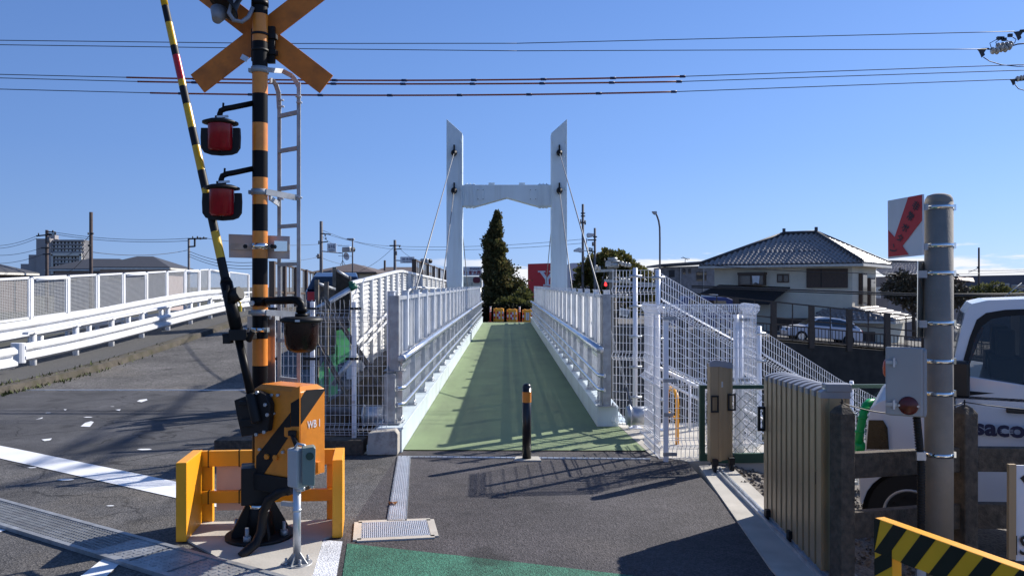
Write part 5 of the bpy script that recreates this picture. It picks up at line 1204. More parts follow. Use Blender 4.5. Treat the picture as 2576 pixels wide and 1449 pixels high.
# green chain link fence
t = thing('chain_link_fence', (1.84, 7.8, 0), 'low dark green chain link fence between the gate leaves', 'fence')
def chain(mb_, a, b_, z0, z1, s_=.055, r=.0016):
    a = Vector(a); b_ = Vector(b_); d_ = (b_ - a); L_ = d_.length; d_.normalize(); n = int(L_ / s_); m_ = int((z1 - z0) / s_)
    for j in range(m_):
        for i in range(n):
            c = a + d_ * (i * s_) + V(0, 0, z0 + j * s_); e = d_ * s_; u_ = V(0, 0, s_)
            if (i + j) % 2: mb_.bar(c, c + e + u_, 2 * r, 2 * r)
            else: mb_.bar(c + u_, c + e, 2 * r, 2 * r)
q0, q1, q2 = V(1.845, 7.76, 0), V(2.50, 7.80, 0), V(4.6, 7.9, 0)
for a, b_ in ((q0, q1), (q1, q2)):
    fr_ = MB().bar(a + V(0, 0, .72), b_ + V(0, 0, .72), .035, .035).bar(a + V(0, 0, .03), b_ + V(0, 0, .03), .05, .09); fr_.build_each('frame_bar', M['green'], t)
    m_ = MB(); chain(m_, a, b_, .06, .72); m_.build('chain_link', M['green'], t)
for p in (q0, q1, q2): MB().box((p.x, p.y, .36), (.05, .05, .76)).build('post', M['green'], t)
# ------------------------------------------------------------------ folding aluminium gate
def gate(loc, label): return thing('folding_gate', loc, label, 'gate', 'folding gate leaves')
def slat(par, c, w_, th, z0, z1, rz, ribs=True):
    T = xf(V(c.x, c.y, 0), rz); q = MB()
    q.prism([T(-w_ / 2, -th / 2, z0), T(w_ / 2, -th / 2, z0), T(w_ / 2, th / 2, z0), T(-w_ / 2, th / 2, z0)], (0, 0, z1 - z0))
    if ribs:
        for s_ in (-1, 1): q.prism([T(s_ * w_ / 2 - .012, -th / 2 - .006, z0), T(s_ * w_ / 2 + .012, -th / 2 - .006, z0), T(s_ * w_ / 2 + .012, th / 2 + .006, z0), T(s_ * w_ / 2 - .012, th / 2 + .006, z0)], (0, 0, z1 - z0 - .002))
    o_ = q.build('slat', M['bronze'], par, .003); n = 8; pts = []
    for i in range(n + 1): u_ = -1 + 2 * i / n; pts.append(T(u_ * (w_ / 2 + .015), -th / 2 - .008, z1 + .004 + .028 * (1 - u_ * u_)))
    MB().prism([T(-w_ / 2 - .015, -th / 2 - .008, z1 - .03)] + pts + [T(w_ / 2 + .015, -th / 2 - .008, z1 - .03)], T(0, th * .62, 0) - T(0, 0, 0)).build('cap', M['capgrey'], par)
    return o_
t = gate(V(1.95, 7.4, 0), 'closed far leaf of the bronze folding gate standing on casters by the green fence')
for i, (x, y, w_) in enumerate(((1.855, 7.33, .085), (1.90, 7.36, .05), (1.935, 7.38, .045), (1.962, 7.40, .035), (1.995, 7.42, .06))): slat(t, V(x, y, 0), w_, .06, .10, .995 - .006 * i, R(10), i in (0, 4))
for (x, y) in ((1.845, 7.27), (2.03, 7.38)):
    h_ = MB().bar(V(x, y, .58), V(x, y, .72), .02, .02)
    h_ = MB(); f_ = V(1, .1, 0) * .03
    for p, q in ((V(x, y, .56) - f_, V(x, y, .70) - f_), (V(x, y, .56) + f_, V(x, y, .70) + f_), (V(x, y, .56) - f_, V(x, y, .56) + f_), (V(x, y, .70) - f_, V(x, y, .70) + f_)): h_.bar(p - (q - p).normalized() * .008, q + (q - p).normalized() * .008, .016, .016, (0, 1, .2))
    h_.build('handle', M['black'], t, .003)
for (x, y) in ((1.85, 7.28), (1.87, 7.40), (2.02, 7.35), (2.045, 7.46)):
    wo = MB().box((x, y, .095), (.05, .05, .06)).build('caster', M['blackm'], t); MB().cyl((x - .015, y - .01, .035), (x + .015, y - .01, .035), .036, n=14).build('caster_wheel', M['tyre'], t)
MB().box((1.925, 7.33, .80), (.02, .01, .05)).build('lock', M['galv'], t)
t = gate(V(1.95, 5.3, 0), 'near leaf of the bronze folding gate folded up beside the concrete posts')
for i in range(11):
    y = 5.90 - i * .118; slat(t, V(1.885 - i * .006 + (.215 - .0075 * i) / 2, y, 0), .215 - .0075 * i, .092, .035, 1.035 + .004 * i, R(-6))
MB().box((1.915, 4.70, .56), (.12, .06, 1.06), R(-4)).build('end_post', M['bronze'], t, .004)
MB().box((1.85, 4.705, .56), (.03, .05, 1.09), R(-4)).build('edge_profile', M['alu'], t, .003)
MB().box((1.91, 4.70, 1.105), (.15, .085, .05), R(-4)).build('cap', M['capgrey'], t, .008)
x, y = 1.88, 5.93; h_ = MB()
for p, q in (((1.83, .64), (1.83, .80)), ((1.87, .64), (1.87, .80)), ((1.83, .64), (1.87, .64)), ((1.83, .80), (1.87, .80))):
    p, q = V(p[0], 5.92, p[1]), V(q[0], 5.92, q[1]); h_.bar(p - (q - p).normalized() * .01, q + (q - p).normalized() * .01, .02, .022, (0, 1, .2))
h_.build('handle', M['black'], t, .004)
for x, y, z in ((1.865, 5.78, .05), (1.855, 5.28, .05), (1.855, 4.78, .55)): MB().box((x - .01, y, z), (.05, .05, .075)).build('stopper', M['blackm'], t, .003)
for i in range(3):
    q = MB()
    for k_ in range(10): q.bar((1.99, 5.90 - k_ * .118, .3 + .28 * i), (1.985, 5.90 - (k_ + 1) * .118, .3 + .28 * i), .012, .03)
    q.build('link_bar', M['bronze'], t)
t = thing('gate_track', (1.87, 6, .01), 'steel floor track of the folding gate on the concrete sill', 'track')
q = MB()
for dx in (-.022, .022): q.bar((1.885 + dx, 7.35, .024), (1.80 + dx, 4.5, .024), .014, .03)
q.bar((1.885, 7.35, .016), (1.80, 4.5, .016), .04, .008); q.build('rail', M['galv'], t)
# ------------------------------------------------------------------ old concrete post fence
t = thing('concrete_fence', (1.87, 4.55, 0), 'old dark concrete post and rail fence in front of the white van', 'fence')
fd = V(.95, .31, 0).normalized(); f0_ = V(1.868, 4.55, 0)
def cpost(c, w_, top):
    T = xf(V(c.x, c.y, 0), math.atan2(fd.y, fd.x)); h = w_ / 2; q = MB()
    sec = lambda e, z: [T(-h + e, -h + e, z), T(h - e, -h + e, z), T(h - e, h - e, z), T(-h + e, h - e, z)]
    v_ = sec(0, -.4) + sec(0, top - .05) + sec(.02, top - .018) + sec(.042, top)
    q.add(v_, [(3, 2, 1, 0), (12, 13, 14, 15)] + [(k_ * 4 + i, k_ * 4 + (i + 1) % 4, k_ * 4 + 4 + (i + 1) % 4, k_ * 4 + 4 + i) for k_ in range(3) for i in range(4)])
    po_ = q.build('post', M['concdark'], t, .01)
    MB().cyl((c.x, c.y, top - .01), (c.x, c.y, top + .03), .005, n=6).build('pin', M['blackm'], po_)
P2 = f0_ + fd * .915; P3 = P2 + V(1.5, -.06, 0)
cpost(f0_ + V(.012, 0, 0), .098, 1.03); cpost(P2, .105, .985); cpost(P3, .112, .98)
for z, h_ in ((.675, .145), (.335, .15)):
    MB().bar(f0_ + fd * .055 + V(0, .012, z), P2 - fd * .055 + V(0, .012, z - .02), .06, h_).build('rail', M['concdark'], t, .006); MB().bar(P2 + V(.056, .012, z - .02), P3 + V(-.056, .012, z - .02), .06, h_).build('rail', M['concdark'], t, .006)
q = []
for i in range(17): t_ = i / 16; p = V(f0_.x, f0_.y, 1.04).lerp(V(P2.x, P2.y, 1.0), t_); q.append(p - V(0, 0, .07 * 4 * t_ * (1 - t_)))
q2 = [V(P2.x, P2.y, 1.0).lerp(V(P3.x, P3.y, .97), i / 12) - V(0, 0, .05 * 4 * (i / 12) * (1 - i / 12)) for i in range(13)]
MB().tube(q, .0035, 5).tube(q2, .0035, 5).build('wire', M['wire'], t)
# ------------------------------------------------------------------ concrete pole with emergency button
cpx = V(2.404, 4.5, 0); CR = .0735
t = thing('concrete_pole', cpx, 'grey concrete pole with steel bands carrying an emergency button box', 'pole')
MB().cyl(cpx, cpx + V(0, 0, 2.17), CR, n=36).lathe(cpx + V(0, 0, 2.17), [(CR, 0), (CR * .96, .02), (CR * .8, .04), (CR * .4, .05), (0, .052)], 36).build('pole', M['concpole'], t)
for y in (520, 617, 687, 813, 910, 992, 1147, 1441):
    z = CAM_H - (y - HY) / F * 4.44; q = MB().lathe(cpx + V(0, 0, z), [(CR + .001, -.0115), (CR + .003, -.0115), (CR + .003, .0115), (CR + .001, .0115)], 40).bar(cpx + V(CR, -.01, z), cpx + V(CR + .014, -.012, z), .02, .034)
    q.build('steel_band', M['stain'], t)
bxc = P(2281, 960, 4.42); Y = 4.42
T = xf(V(bxc.x, bxc.y, bxc.z), R(-29))
q = MB().prism([T(-.098, -.055, -.185), T(.098, -.055, -.185), T(.098, .075, -.185), T(-.098, .075, -.185)], (0, 0, .37)); bo = q.build('button_box', mat('grey painted box', (.27, .28, .29), .5, 0, .05, 6, dirt=(.2, .2, .2), dscale=6, damt=.4), t, .012)
q = MB().prism([T(-.102, -.072, -.18), T(.08, -.072, -.18), T(.08, -.055, -.18), T(-.102, -.055, -.18)], (0, 0, .375)); q.build('lid', mat('grey box lid', (.31, .32, .33), .45, 0, .05, 6), bo, .01)
for z in (-.12, .11): q = MB().bar(T(-.1, -.076, z), T(-.045, -.078, z), .012, .018).bar(T(-.06, -.082, z - .025), T(-.06, -.082, z + .025), .012, .01); q.build('hinge', M['galv'], bo)
q = MB().lathe(T(.012, -.073, -.122), [(.05, 0), (.05, .004), (.045, .008), (.03, .016), (0, .02)], 24, ax=T(0, -1, 0) - T(0, 0, 0)); q.build('lens', mat('dark red lens', (.09, .010, .007), .3, 0, .3, 60), bo)
q = MB().lathe(T(-.102, -.0, .07), [(.05, 0), (.048, .008), (.03, .016), (0, .02)], 20, ax=T(-1, 0, 0) - T(0, 0, 0)); q.build('side_lens', mat('orange red lens', (.7, .09, .02), .35), bo)
q = MB()
for x in (-.035, .06): q.cyl(T(x, -.078, -.122), T(x, -.084, -.122), .007, n=8)
q.build_each('screw', M['galv'], bo)
cp = [P(2306, 1040, 4.42), P(2308, 1062, 4.42), P(2313, 1110, 4.42), P(2317, 1160, 4.42), P(2317, 1300, 4.42), P(2317, 1460, 4.42)]
q = MB().tube(cp, .019, 12)
for i in range(38): z = bxc.z - .20 - i * .0155; q.cyl(V(lerp_x := cp[0].x + (cp[3].x - cp[0].x) * min(1, i / 17), 4.42, z), V(lerp_x, 4.42, z - .007), .0215, n=12)
q.build('conduit', M['blackm'], t); MB().cyl(P(2305, 1026, 4.42), P(2306, 1042, 4.42), .024, n=14).build('gland', M['galv'], t)
q = MB()
for y in (1147, 1441): q.box(P(2317, y, 4.395), (.05, .012, .045))
q.build_each('conduit_clip', M['galv'], t)
# arrow sign
sA, sB, sC, sD = P(2233, 505.4, 4.74), P(2320.5, 489, 4.47), P(2320.5, 641.6, 4.47), P(2234, 651, 4.74)
t = thing('arrow_sign', sC, 'white sign with a red arrow and black characters banded to the concrete pole', 'sign'); sn_ = (sB - sA).cross(V(0, 0, 1)).normalized(); sn_ = sn_ if sn_.y < 0 else -sn_
MB().prism([sA, sB, sC, sD], -sn_ * .012).build('board', M['white'], t)
z4b = lambda x, y: (2172 + .3094 * x, 448.2 + .3094 * y)
op = lambda x, y, o_=.0015: onplane(*z4b(x, y), sC, sn_, o_)
MB().prism([op(*p) for p in [(366, 157), (479, 135), (479, 345), (320, 552), (370, 622), (205, 640), (204, 424), (256, 480)]], sn_ * .001).build('arrow', M['red'], t)
tx = MB(); ax_ = (op(240, 590) - op(440, 220)).normalized()
for ch, x, y, h_ in (('非', 432, 228, .054), ('常', 388, 312, .054), ('ボ', 345, 405, .050), ('タ', 302, 487, .048), ('ン', 252, 578, .05)):
    text_mb(tx, ch, op(x, y, .004), ax_.cross(sn_) * -1 if 0 else (sn_.cross(ax_) * -1), -ax_, h=h_, bold=.02) if 0 else text_mb(tx, ch, op(x, y, .004), (-ax_).cross(sn_), -ax_, h=h_, bold=.02)
tx.build('lettering', M['black'], t)
q = MB()
for y in (522, 622): q.bar(P(2316, y, 4.5), P(2334, y - 1, 4.46), .01, .035)
q.build('bracket', M['galv'], t)
t = thing('reflector_strip', P(2316, 750, 4.5), 'narrow mirror bright metal plate seen edge on below the arrow sign', 'plate'); MB().prism([P(2308, 656, 4.42), P(2325, 662, 4.55), P(2323, 850, 4.55), P(2306, 848, 4.42)], (.004, 0, 0)).build('plate', M['stain'], t)
q = MB()
for y in (690, 815): q.bar(P(2312, y, 4.45), P(2332, y, 4.44), .012, .04)
q.build('bracket', M['galvdull'], t)
# ------------------------------------------------------------------ striped bar, white notice board
a, b_ = P(2212, 1308, 3.30), P(2640, 1470, 2.62); a.z = b_.z = .678
bd = (b_ - a); bd.z = 0; bd.normalize(); bn = V(bd.y, -bd.x, 0); bn = bn if bn.x < 0 else -bn
t = thing('striped_barrier', a - V(0, 0, .7), 'low yellow and black striped bar barrier at the lower right', 'barrier')
L_ = 1.5; hw_, hh = .026, .070
q = MB(); per = .135; n = 26
def clipstripe(u0, z0):               # slanted stripes across the front of the bar
    pass
k0 = -4
q.frame(a + bd * L_ / 2, bd * L_ / 2, bn * hw_, V(0, 0, hh), 0); q.build('bar', M['stripeyel'], t, .004)
q = MB()
for k_ in range(-2, 14):
    u0 = k_ * per; u1 = u0 + per * .5; sl_ = .10
    poly = [(u0, -hh), (u1, -hh), (u1 + sl_, hh), (u0 + sl_, hh)]; poly = [(min(max(u, -.0), L_), z) for u, z in poly]
    if poly[1][0] - poly[0][0] < .002 and poly[2][0] - poly[3][0] < .002: continue
    q.prism([a + bd * u + bn * (hw_ + .0006) + V(0, 0, z) for u, z in poly], bn * .001)
q.build('black_stripes', M['blackm'], t)
for u_ in (.046, 1.2):
    lg = MB().frame(a + bd * u_ + V(0, 0, -.35 - hh / 2), bd * .046, bn * hw_ * .96, V(0, 0, .35 - hh / 2)); lo_ = lg.build('leg', M['stripeyel'], t, .003)
    q = MB()
    for k_ in range(5):
        z = -.10 - k_ * .13; c = a + bd * u_ + bn * (hw_ * .96 + .0006)
        q.prism([c + bd * -.046 + V(0, 0, z - .07), c + bd * .046 + V(0, 0, z), c + bd * .046 + V(0, 0, z + .07), c + bd * -.046 + V(0, 0, z)], bn * .001)
    q.build('black_stripes', M['blackm'], lo_)
nb = P(2540, 1170, 4.0); t = thing('notice_board', nb, 'white notice board with black lettering cut by the right edge, on the concrete fence', 'notice board')
MB().prism([P(2556, 1170, 4.02), P(2900, 1176, 4.02), P(2900, 1420, 4.02), P(2556, 1410, 4.02)], (0, .012, 0)).build('board', M['white'], t)
MB().prism([P(2539, 1168, 4.0), P(2557, 1168, 4.0), P(2556, 1408, 4.0), P(2538, 1406, 4.0)], (0, .02, 0)).build('edge_strip', M['bronze'], t)
tx = MB(); text_mb(tx, 'IS', P(2572, 1371, 4.012), (1, 0, 0), (0, 0, 1), h=50 / F * 4, bold=.01); tx.build('lettering', M['black'], t)
MB().prism([P(2566, 1202, 4.018), P(2577, 1194, 4.018), P(2700, 1290, 4.018), P(2640, 1290, 4.018)], (0, -.002, 0)).build('mark', M['black'], t)
# ------------------------------------------------------------------ white van
S0 = P(2164, 1267, 6.0); vn = V(-.469, -.883, 0); vd = V(.469, .883, 0) * 1.5; vx = V(.883, -.469, 0)
q3 = lambda x, y: (1999.6 + .4051 * x, 861.9 + .4051 * y)
ov = lambda x, y, o_=0.0: onplane(x, y, S0, vn, o_)
M['vanwhite'] = mat('white van paint', (.62, .64, .68), .3, 0, .03, 1.5, coat=.5)
van = thing('white_van', V(4.2, 5.9, -.28), 'white van with dark lettering on its door parked behind the concrete fence', 'van')
cw = ov(2291, 1297)                                                   # front wheel centre
r_arch = .325; ca = []
for i in range(15): an = math.pi * (1 - i / 14) ; ca.append(cw + vx * (r_arch * math.cos(an)) + V(0, 0, r_arch * math.sin(an)))
low = [ov(2164, 1267), ov(2160, 1182), ov(2176, 1130), ov(2182, 1060), ov(2190, 1026), ov(2212, 1010), ov(2240, 1000), ov(2300, 983), ov(2360, 960), ov(2398, 940)]
far_top = [ov(2398, 990)]; rr = lambda u, z: S0 + vx * u + V(0, 0, z - S0.z)
zs_ = ov(2450, 1305).z
body = [p for p in low] + [rr(1.2, ov(2560, 975).z), rr(3.3, ov(2560, 975).z + .02), rr(3.36, zs_ + .35), rr(3.3, zs_)]
rear = [cw + vx * (r_arch * math.cos(an)) + V(0, 0, r_arch * math.sin(an)) for an in [math.pi * i / 14 for i in range(15)]]
body += [p + vx * 2.2 for p in rear if p.z > zs_ - .001][::1] + [cw + vx * (2.2 - r_arch) + V(0, 0, zs_ - cw.z)]
arch = [p for p in rear if p.z > zs_ - .001]
body += [cw + vx * r_arch + V(0, 0, zs_ - cw.z)] + arch + [cw - vx * r_arch + V(0, 0, max(zs_ - cw.z, S0.z - cw.z))]
q = MB(); q.prism(body, vd); bo = q.build('body', M['vanwhite'], van, .035)
# cabin: tumblehome upper body, lofted
up0 = [ov(2390, 990, -.01), ov(2392, 948, -.01), ov(2416, 838, -.0), ov(2429, 790), ov(2446, 765), ov(2486, 756), rr(1.2, ov(2570, 750).z), rr(3.25, ov(2570, 748).z + .06), rr(3.34, ov(2560, 985).z)]
cab_n = len(up0); tz = lambda p: .16 * max(0, (p.z - up0[0].z) / .65)
v0 = [p + vd.normalized() * (tz(p) * .55) for p in up0]; v1 = [p + vd - vd.normalized() * (tz(p) * .55) for p in up0]
def panel(pts, off, th, m_, name, par):
    """a pane lying on the sloping cabin side"""
    w0 = [p + vd.normalized() * (tz(p) * .55 - off) for p in pts]; return MB().prism(w0, -vd.normalized() * th).build(name, m_, par)
win = [ov(2401, 997), ov(2404, 975), ov(2440, 850), ov(2458, 805), ov(2482, 788), ov(2530, 780), rr(1.15, ov(2576, 776).z), rr(1.15, ov(2570, 977).z)]
from mathutils.geometry import tessellate_polygon
win2 = [ov(2416, 981), ov(2424, 955), ov(2453, 852), ov(2471, 822), ov(2494, 804), ov(2530, 797), rr(1.06, ov(2576, 793).z), rr(1.06, ov(2570, 962).z)]
wn0 = [p + vd.normalized() * (tz(p) * .55) for p in win2]; wn1 = [p + vd - vd.normalized() * (tz(p) * .55) for p in win2]
tri = tessellate_polygon([up0, win2]); nw = len(win2)
q = MB(); q.add(v0 + wn0, [list(t_) for t_ in tri]); q.add(v1 + wn1, [list(t_) for t_ in tri])
q.add(v0 + v1, [((i + 1) % cab_n, i, cab_n + i, cab_n + (i + 1) % cab_n) for i in range(cab_n)])
roof = q.build('cabin', M['vanwhite'], van)
tq = tessellate_polygon([win, win2]); tb = MB(); fo_ = lambda p, o_: p + vd.normalized() * (tz(p) * .55 - o_)
tb.add([fo_(p, .004) for p in win + win2], [list(t_) for t_ in tq]); tb.build('window_trim', M['blackm'], roof)
M['vanglass'] = glass('van glass', (.03, .04, .045), .02, .38)
panel(win2, .002, .003, M['vanglass'], 'side_window', roof); MB().prism(wn1, vd.normalized() * .003).build('side_window', M['vanglass'], roof)
M['seat'] = mat('dark seat fabric', (.035, .035, .04), .9)
for k_ in (.32, .92):                                                 # seats, dash and steering wheel inside
    c = rr(.95, win2[0].z - .1) + vd * k_ * .75 + V(0, 0, .02); st_ = MB().frame(c, vx * .10, vd.normalized() * .22, V(0, 0, .30)).frame(c + V(0, 0, .40), vx * .055, vd.normalized() * .12, V(0, 0, .10)); st_.build_each('seat', M['seat'], van)
MB().frame(rr(.33, win2[0].z - .02) + vd * .5, vx * .12, vd * .44, V(0, 0, .07)).build('dashboard', M['seat'], van, .02)
cs_ = rr(.47, win2[0].z + .10) + vd * .72; MB().tube([cs_ + vd.normalized() * (.18 * math.cos(a_)) + (V(0, 0, .85) + vx * .5).normalized() * (.18 * math.sin(a_)) for a_ in [2 * math.pi * k_ / 20 for k_ in range(21)]], .013, 8).build('steering_wheel', M['black'], van)
MB().prism([rr(.2, win2[0].z - .04), rr(1.1, win2[0].z - .04), rr(1.1, win2[0].z - .04) + vd * .96, rr(.2, win2[0].z - .04) + vd * .96], (0, 0, -.02)).build('floor', M['seat'], van)
MB().prism([rr(1.12, win2[0].z - .3) + vd * .04, rr(1.12, win2[0].z - .3) + vd * .96, rr(1.12, win2[0].z + .5) + vd * .9, rr(1.12, win2[0].z + .5) + vd * .1], vx * .02).build('bulkhead', M['seat'], van)
yb_ = rr(.72, win2[0].z + .12) + vd * .55; MB().bar(yb_, yb_ + V(0, 0, .3) + vx * .1, .05, .04).box(yb_ + V(.02, 0, .25), (.10, .08, .12)).build_each('safety_vest', mat('orange vest', (.75, .22, .02), .8), van)
i_ = vd.normalized() * .12
ws = [v0[1] + i_, v0[2] + i_, v0[3] + i_ * 1.0, v1[3] - i_, v1[2] - i_, v1[1] - i_]; fw = V(-.85, .45, .28).normalized() * .006
MB().prism([p + fw for p in (ws[0], ws[2], ws[3], ws[5])], fw).build('windscreen', M['vanglass'], roof)
MB().prism([ov(2186, 1056, .004), ov(2222, 1056, .012), ov(2233, 1075, .012), ov(2237, 1129, .012), ov(2180, 1129, .004)], -vn * .004 * -1).build('indicator', mat('dark smoked lens', (.018, .016, .015), .25, 0, .25, 40), van)
mr = MB().frame(ov(2414, 950, .10), vx * .06, vn * .05, V(0, 0, .13)); mr.build('mirror', M['black'], van, .02)
tx = MB(); tl_, tr2_ = ov(2450, 1081, .037), ov(2606, 1083, .037); text_mb(tx, 'sacos', (tl_ + tr2_) / 2, vx, (0, 0, 1), w=(tr2_ - tl_).length, h=.084, bold=.035); tx.build('lettering', mat('navy van lettering', (.012, .012, .05), .4), van)
q = MB()
for k_ in range(3): q.bar(ov(2516, 1078 + k_ * 4, .039), ov(2548, 1079 + k_ * 4, .039), .002, .003)
q.build('lettering_lines', M['vanwhite'], van)
q = MB().bar(ov(2444, 1150, .004), ov(2900, 1160, .004), .02, .02).bar(ov(2490, 1287, .004), ov(2900, 1297, .004), .012, .025).bar(ov(2240, 1003, .002), ov(2243, 1130, .002), .004, .003).bar(ov(2182, 1130, .006), ov(2250, 1131, .006), .006, .005)
q.build_each('trim_line', M['vanwhite'], van)
MB().bar(ov(2402, 1000, .003), ov(2407, 1285, .003), .006, .006).build('door_gap', M['blackm'], van)
MB().bar(ov(2590, 985, .003), ov(2585, 1290, .003), .006, .006).build('door_gap', M['blackm'], van)
MB().box(ov(2560, 1032, .03), (.14, .03, .035), math.atan2(vx.y, vx.x)).build('door_handle', M['black'], van, .008)
for dx in (0, 2.2):
    c = cw + vx * dx - V(0, 0, .0); wo = MB().cyl(c - vn * .02, c - vn * .20, .29, n=36).build('wheel', M['tyre'], van)
    rm = MB().lathe(c - vn * .022, [(.19, .0), (.185, .012), (.17, .006), (.165, -.02), (.11, -.03), (.09, -.005), (.0, .0)], 36, ax=vn); rmo = rm.build('rim', mat('steel rim', (.5, .5, .5), .4, .5, .1), wo)
    q = MB()
    for k_ in range(10): an = 2 * math.pi * k_ / 10; cc_ = c - vn * .008 + vx * (.135 * math.cos(an)) + V(0, 0, .135 * math.sin(an)); q.cyl(cc_ - vn * -.005, cc_ - vn * .02, .012, n=8)
    q.build_each('rim_hole', M['blackm'], rmo)
    MB().prism([c + vx * (.33 * math.cos(a_)) + V(0, 0, .33 * math.sin(a_)) - vn * .06 for a_ in [2 * math.pi * k_ / 20 for k_ in range(20)]], -vn * .004).build('arch_liner', M['blackm'], wo)
# green tow hook shaped pipe
t = thing('green_pipe', P(2158, 1128, 6.6), 'bright green bent plastic pipe between the gate and the van', 'pipe')
MB().tube([P(2160, 1120, 6.6), P(2163, 1085, 6.6), P(2172, 1040, 6.6), P(2178, 1020, 6.62), P(2188, 1012, 6.66), P(2204, 1012, 6.7)], .033, 14).build('tube', M['lime'], t)
q = MB().cyl(P(2152, 1128, 6.6), P(2174, 1122, 6.6), .05, n=12).bar(P(2150, 1130, 6.6), P(2186, 1127, 6.6), .08, .02)
for x, y in ((2163, 1085), (2170, 1050), (2176, 1026)): q.cyl(P(x, y + 3, 6.6), P(x, y - 3, 6.6), .038, n=12)
q.build_each('collar', M['lime'], t)
# ------------------------------------------------------------------ brown fence, cars and houses beyond
t = thing('brown_fence', V(15, 42, -1.2), 'dark brown steel fence with square posts on top of the retaining wall', 'fence')
ft = lambda X: .98 - (X - 12.78) * .1036
fx = [9.8 + 1.985 * i for i in range(10)]; fx = [xat(1946, 42) + (i - 3) * 1.99 for i in range(10)]
for X in fx: MB().box((X, 42, (ft(X) + lane_z(X) - .3) / 2), (.27, .2, ft(X) - lane_z(X) + .3)).build('post', M['brown'], t)
for a, b_ in zip(fx, fx[1:]):
    q = MB()
    for f_ in (0, .42, .60, .97): q.bar((a, 41.98, ft(a) - f_ * (ft(a) - lane_z(a))), (b_, 41.98, ft(b_) - f_ * (ft(b_) - lane_z(b_))), .08, .07)
    m_ = (a + b_) / 2; q.bar((m_, 42, ft(m_)), (m_, 42, lane_z(m_)), .05, .05)
    for k_ in range(1, 11): X = a + (b_ - a) * k_ / 11; q.bar((X, 42, lane_z(X) + .06), (X, 42, ft(X) - .62 * (ft(X) - lane_z(X))), .03, .03)
    q.build('railing', M['brown'], t)
car(V(xat(2064, 45.5), 45.5, lane_z(xat(2064, 45.5)) - .12), R(-4), mat('white car paint', (.65, .66, .7), .3, 0, .03, coat=.5), 'white hatchback parked on the sloping lane behind the brown fence', pitch=-.085)
X = xat(1765, 45); vb = V(X, 45.5, lane_z(X)); t = thing('blue_van', vb, 'dark blue boxy van behind the white stair fence', 'van')
q = MB().prism([V(X - 1.75, 44.6, vb.z + .3), V(X + 1.75, 44.6, vb.z + .15), V(X + 1.7, 44.6, vb.z + 1.75), V(X + 1.3, 44.6, vb.z + 1.9), V(X - 1.0, 44.6, vb.z + 1.95), V(X - 1.65, 44.6, vb.z + 1.2)], (0, 1.5, 0)); q.build('body', mat('blue van paint', (.025, .04, .16), .35, 0, .05), t, .05)
MB().prism([V(X - .9, 44.58, vb.z + 1.15), V(X + 1.4, 44.58, vb.z + 1.1), V(X + 1.25, 44.58, vb.z + 1.7), V(X - .8, 44.58, vb.z + 1.75)], (0, .01, 0)).build('window', M['carglass'], t)
MB().box((X + .2, 45, vb.z + 1.99), (1.3, .6, .14)).build('roof_rack', M['white'], t); MB().box((X + 1.74, 44.6, vb.z + .9), (.06, .1, .3)).build('tail_light', M['red'], t)
for dx in (-1.1, 1.15): MB().cyl((X + dx, 44.57, vb.z + .3 - dx * .05), (X + dx, 44.8, vb.z + .3 - dx * .05), .31, n=18).build('wheel', M['tyre'], t)
# ------------------------------------------------------------------ trees
def leafmat(name, c, var=.45):
    return translucent(mat(name, c, .7, 0, var, 1.7, spec=.25), .35)
M['leafcon'] = leafmat('dark conifer green', (.075, .08, .03)); M['leafcon2'] = leafmat('brownish conifer green', (.14, .115, .045)); M['leafbroad'] = leafmat('olive broad leaf', (.095, .10, .03)); M['leafbroad2'] = leafmat('warm olive leaf', (.17, .135, .04)); M['leafshade'] = mat('hedge leaf darkened as shade', (.012, .014, .007), .9, 0, .4, 2, spec=.1); M['bark'] = mat('bark', (.07, .05, .035), .9, 0, .3, 10, .5, 30)  # hedge leaf: deep shade put into one near-black colour
M['leafpale'] = leafmat('pale shrub leaf', (.14, .15, .085)); M['twig'] = mat('bare twig', (.10, .075, .055), .9)
def leaf(mb, c, d, s_, m=0):
    d = d.normalized(); u_ = d.cross(V(rnd.gauss(0, 1), rnd.gauss(0, 1), rnd.gauss(0, 1)))
    if u_.length < 1e-3: return
    u_ = u_.normalized() * s_ * .42; mb.add([c - u_ * .4, c + d * s_ * .45 - u_, c + d * s_, c + d * s_ * .45 + u_], [(0, 1, 2, 3)], m)
def tree(name, base, label, cat, blobs, n, s_, mats, trunk_r, trunk_top, up=.2, group=None, shell=.55):
    """crown from ellipsoid clumps: (centre, radii, weight)"""
    t = thing(name, base, label, cat, group)
    tr = MB(); tr.tube([base - V(0, 0, .3), base.lerp(trunk_top, .4) + V(.05, 0, 0), base.lerp(trunk_top, .75), trunk_top], [trunk_r, trunk_r * .8, trunk_r * .55, trunk_r * .2], 8)
    for c, r, w_ in blobs[:14]:
        a = base.lerp(trunk_top, rnd.uniform(.35, .8)); tr.tube([a, a.lerp(c, .6) + V(0, 0, .1), c], [trunk_r * .35, trunk_r * .2, trunk_r * .06], 5)
    tr.build('trunk', M['bark'], t)
    cr_ = MB(); W_ = sum(b[2] for b in blobs)
    for c, r, w_ in blobs:
        k_ = int(n * w_ / W_)
        for i in range(k_):
            d = V(rnd.gauss(0, 1), rnd.gauss(0, 1), rnd.gauss(0, 1)).normalized(); rad = rnd.uniform(shell, 1.0) ** .6
            lump = 1 + .22 * math.sin(d.x * 7 + c.x * 5) * math.sin(d.z * 8 + c.z * 3) + .15 * math.sin(d.y * 9)
            p = c + V(d.x * r.x, d.y * r.y, d.z * r.z) * rad * lump
            leaf(cr_, p, d + V(0, 0, up) + V(rnd.gauss(0, .5), rnd.gauss(0, .5), rnd.gauss(0, .5)), s_ * rnd.uniform(.6, 1.3), 1 if rnd.random() < .3 else 0)
    cr_.build('crown', mats, t)
    return t
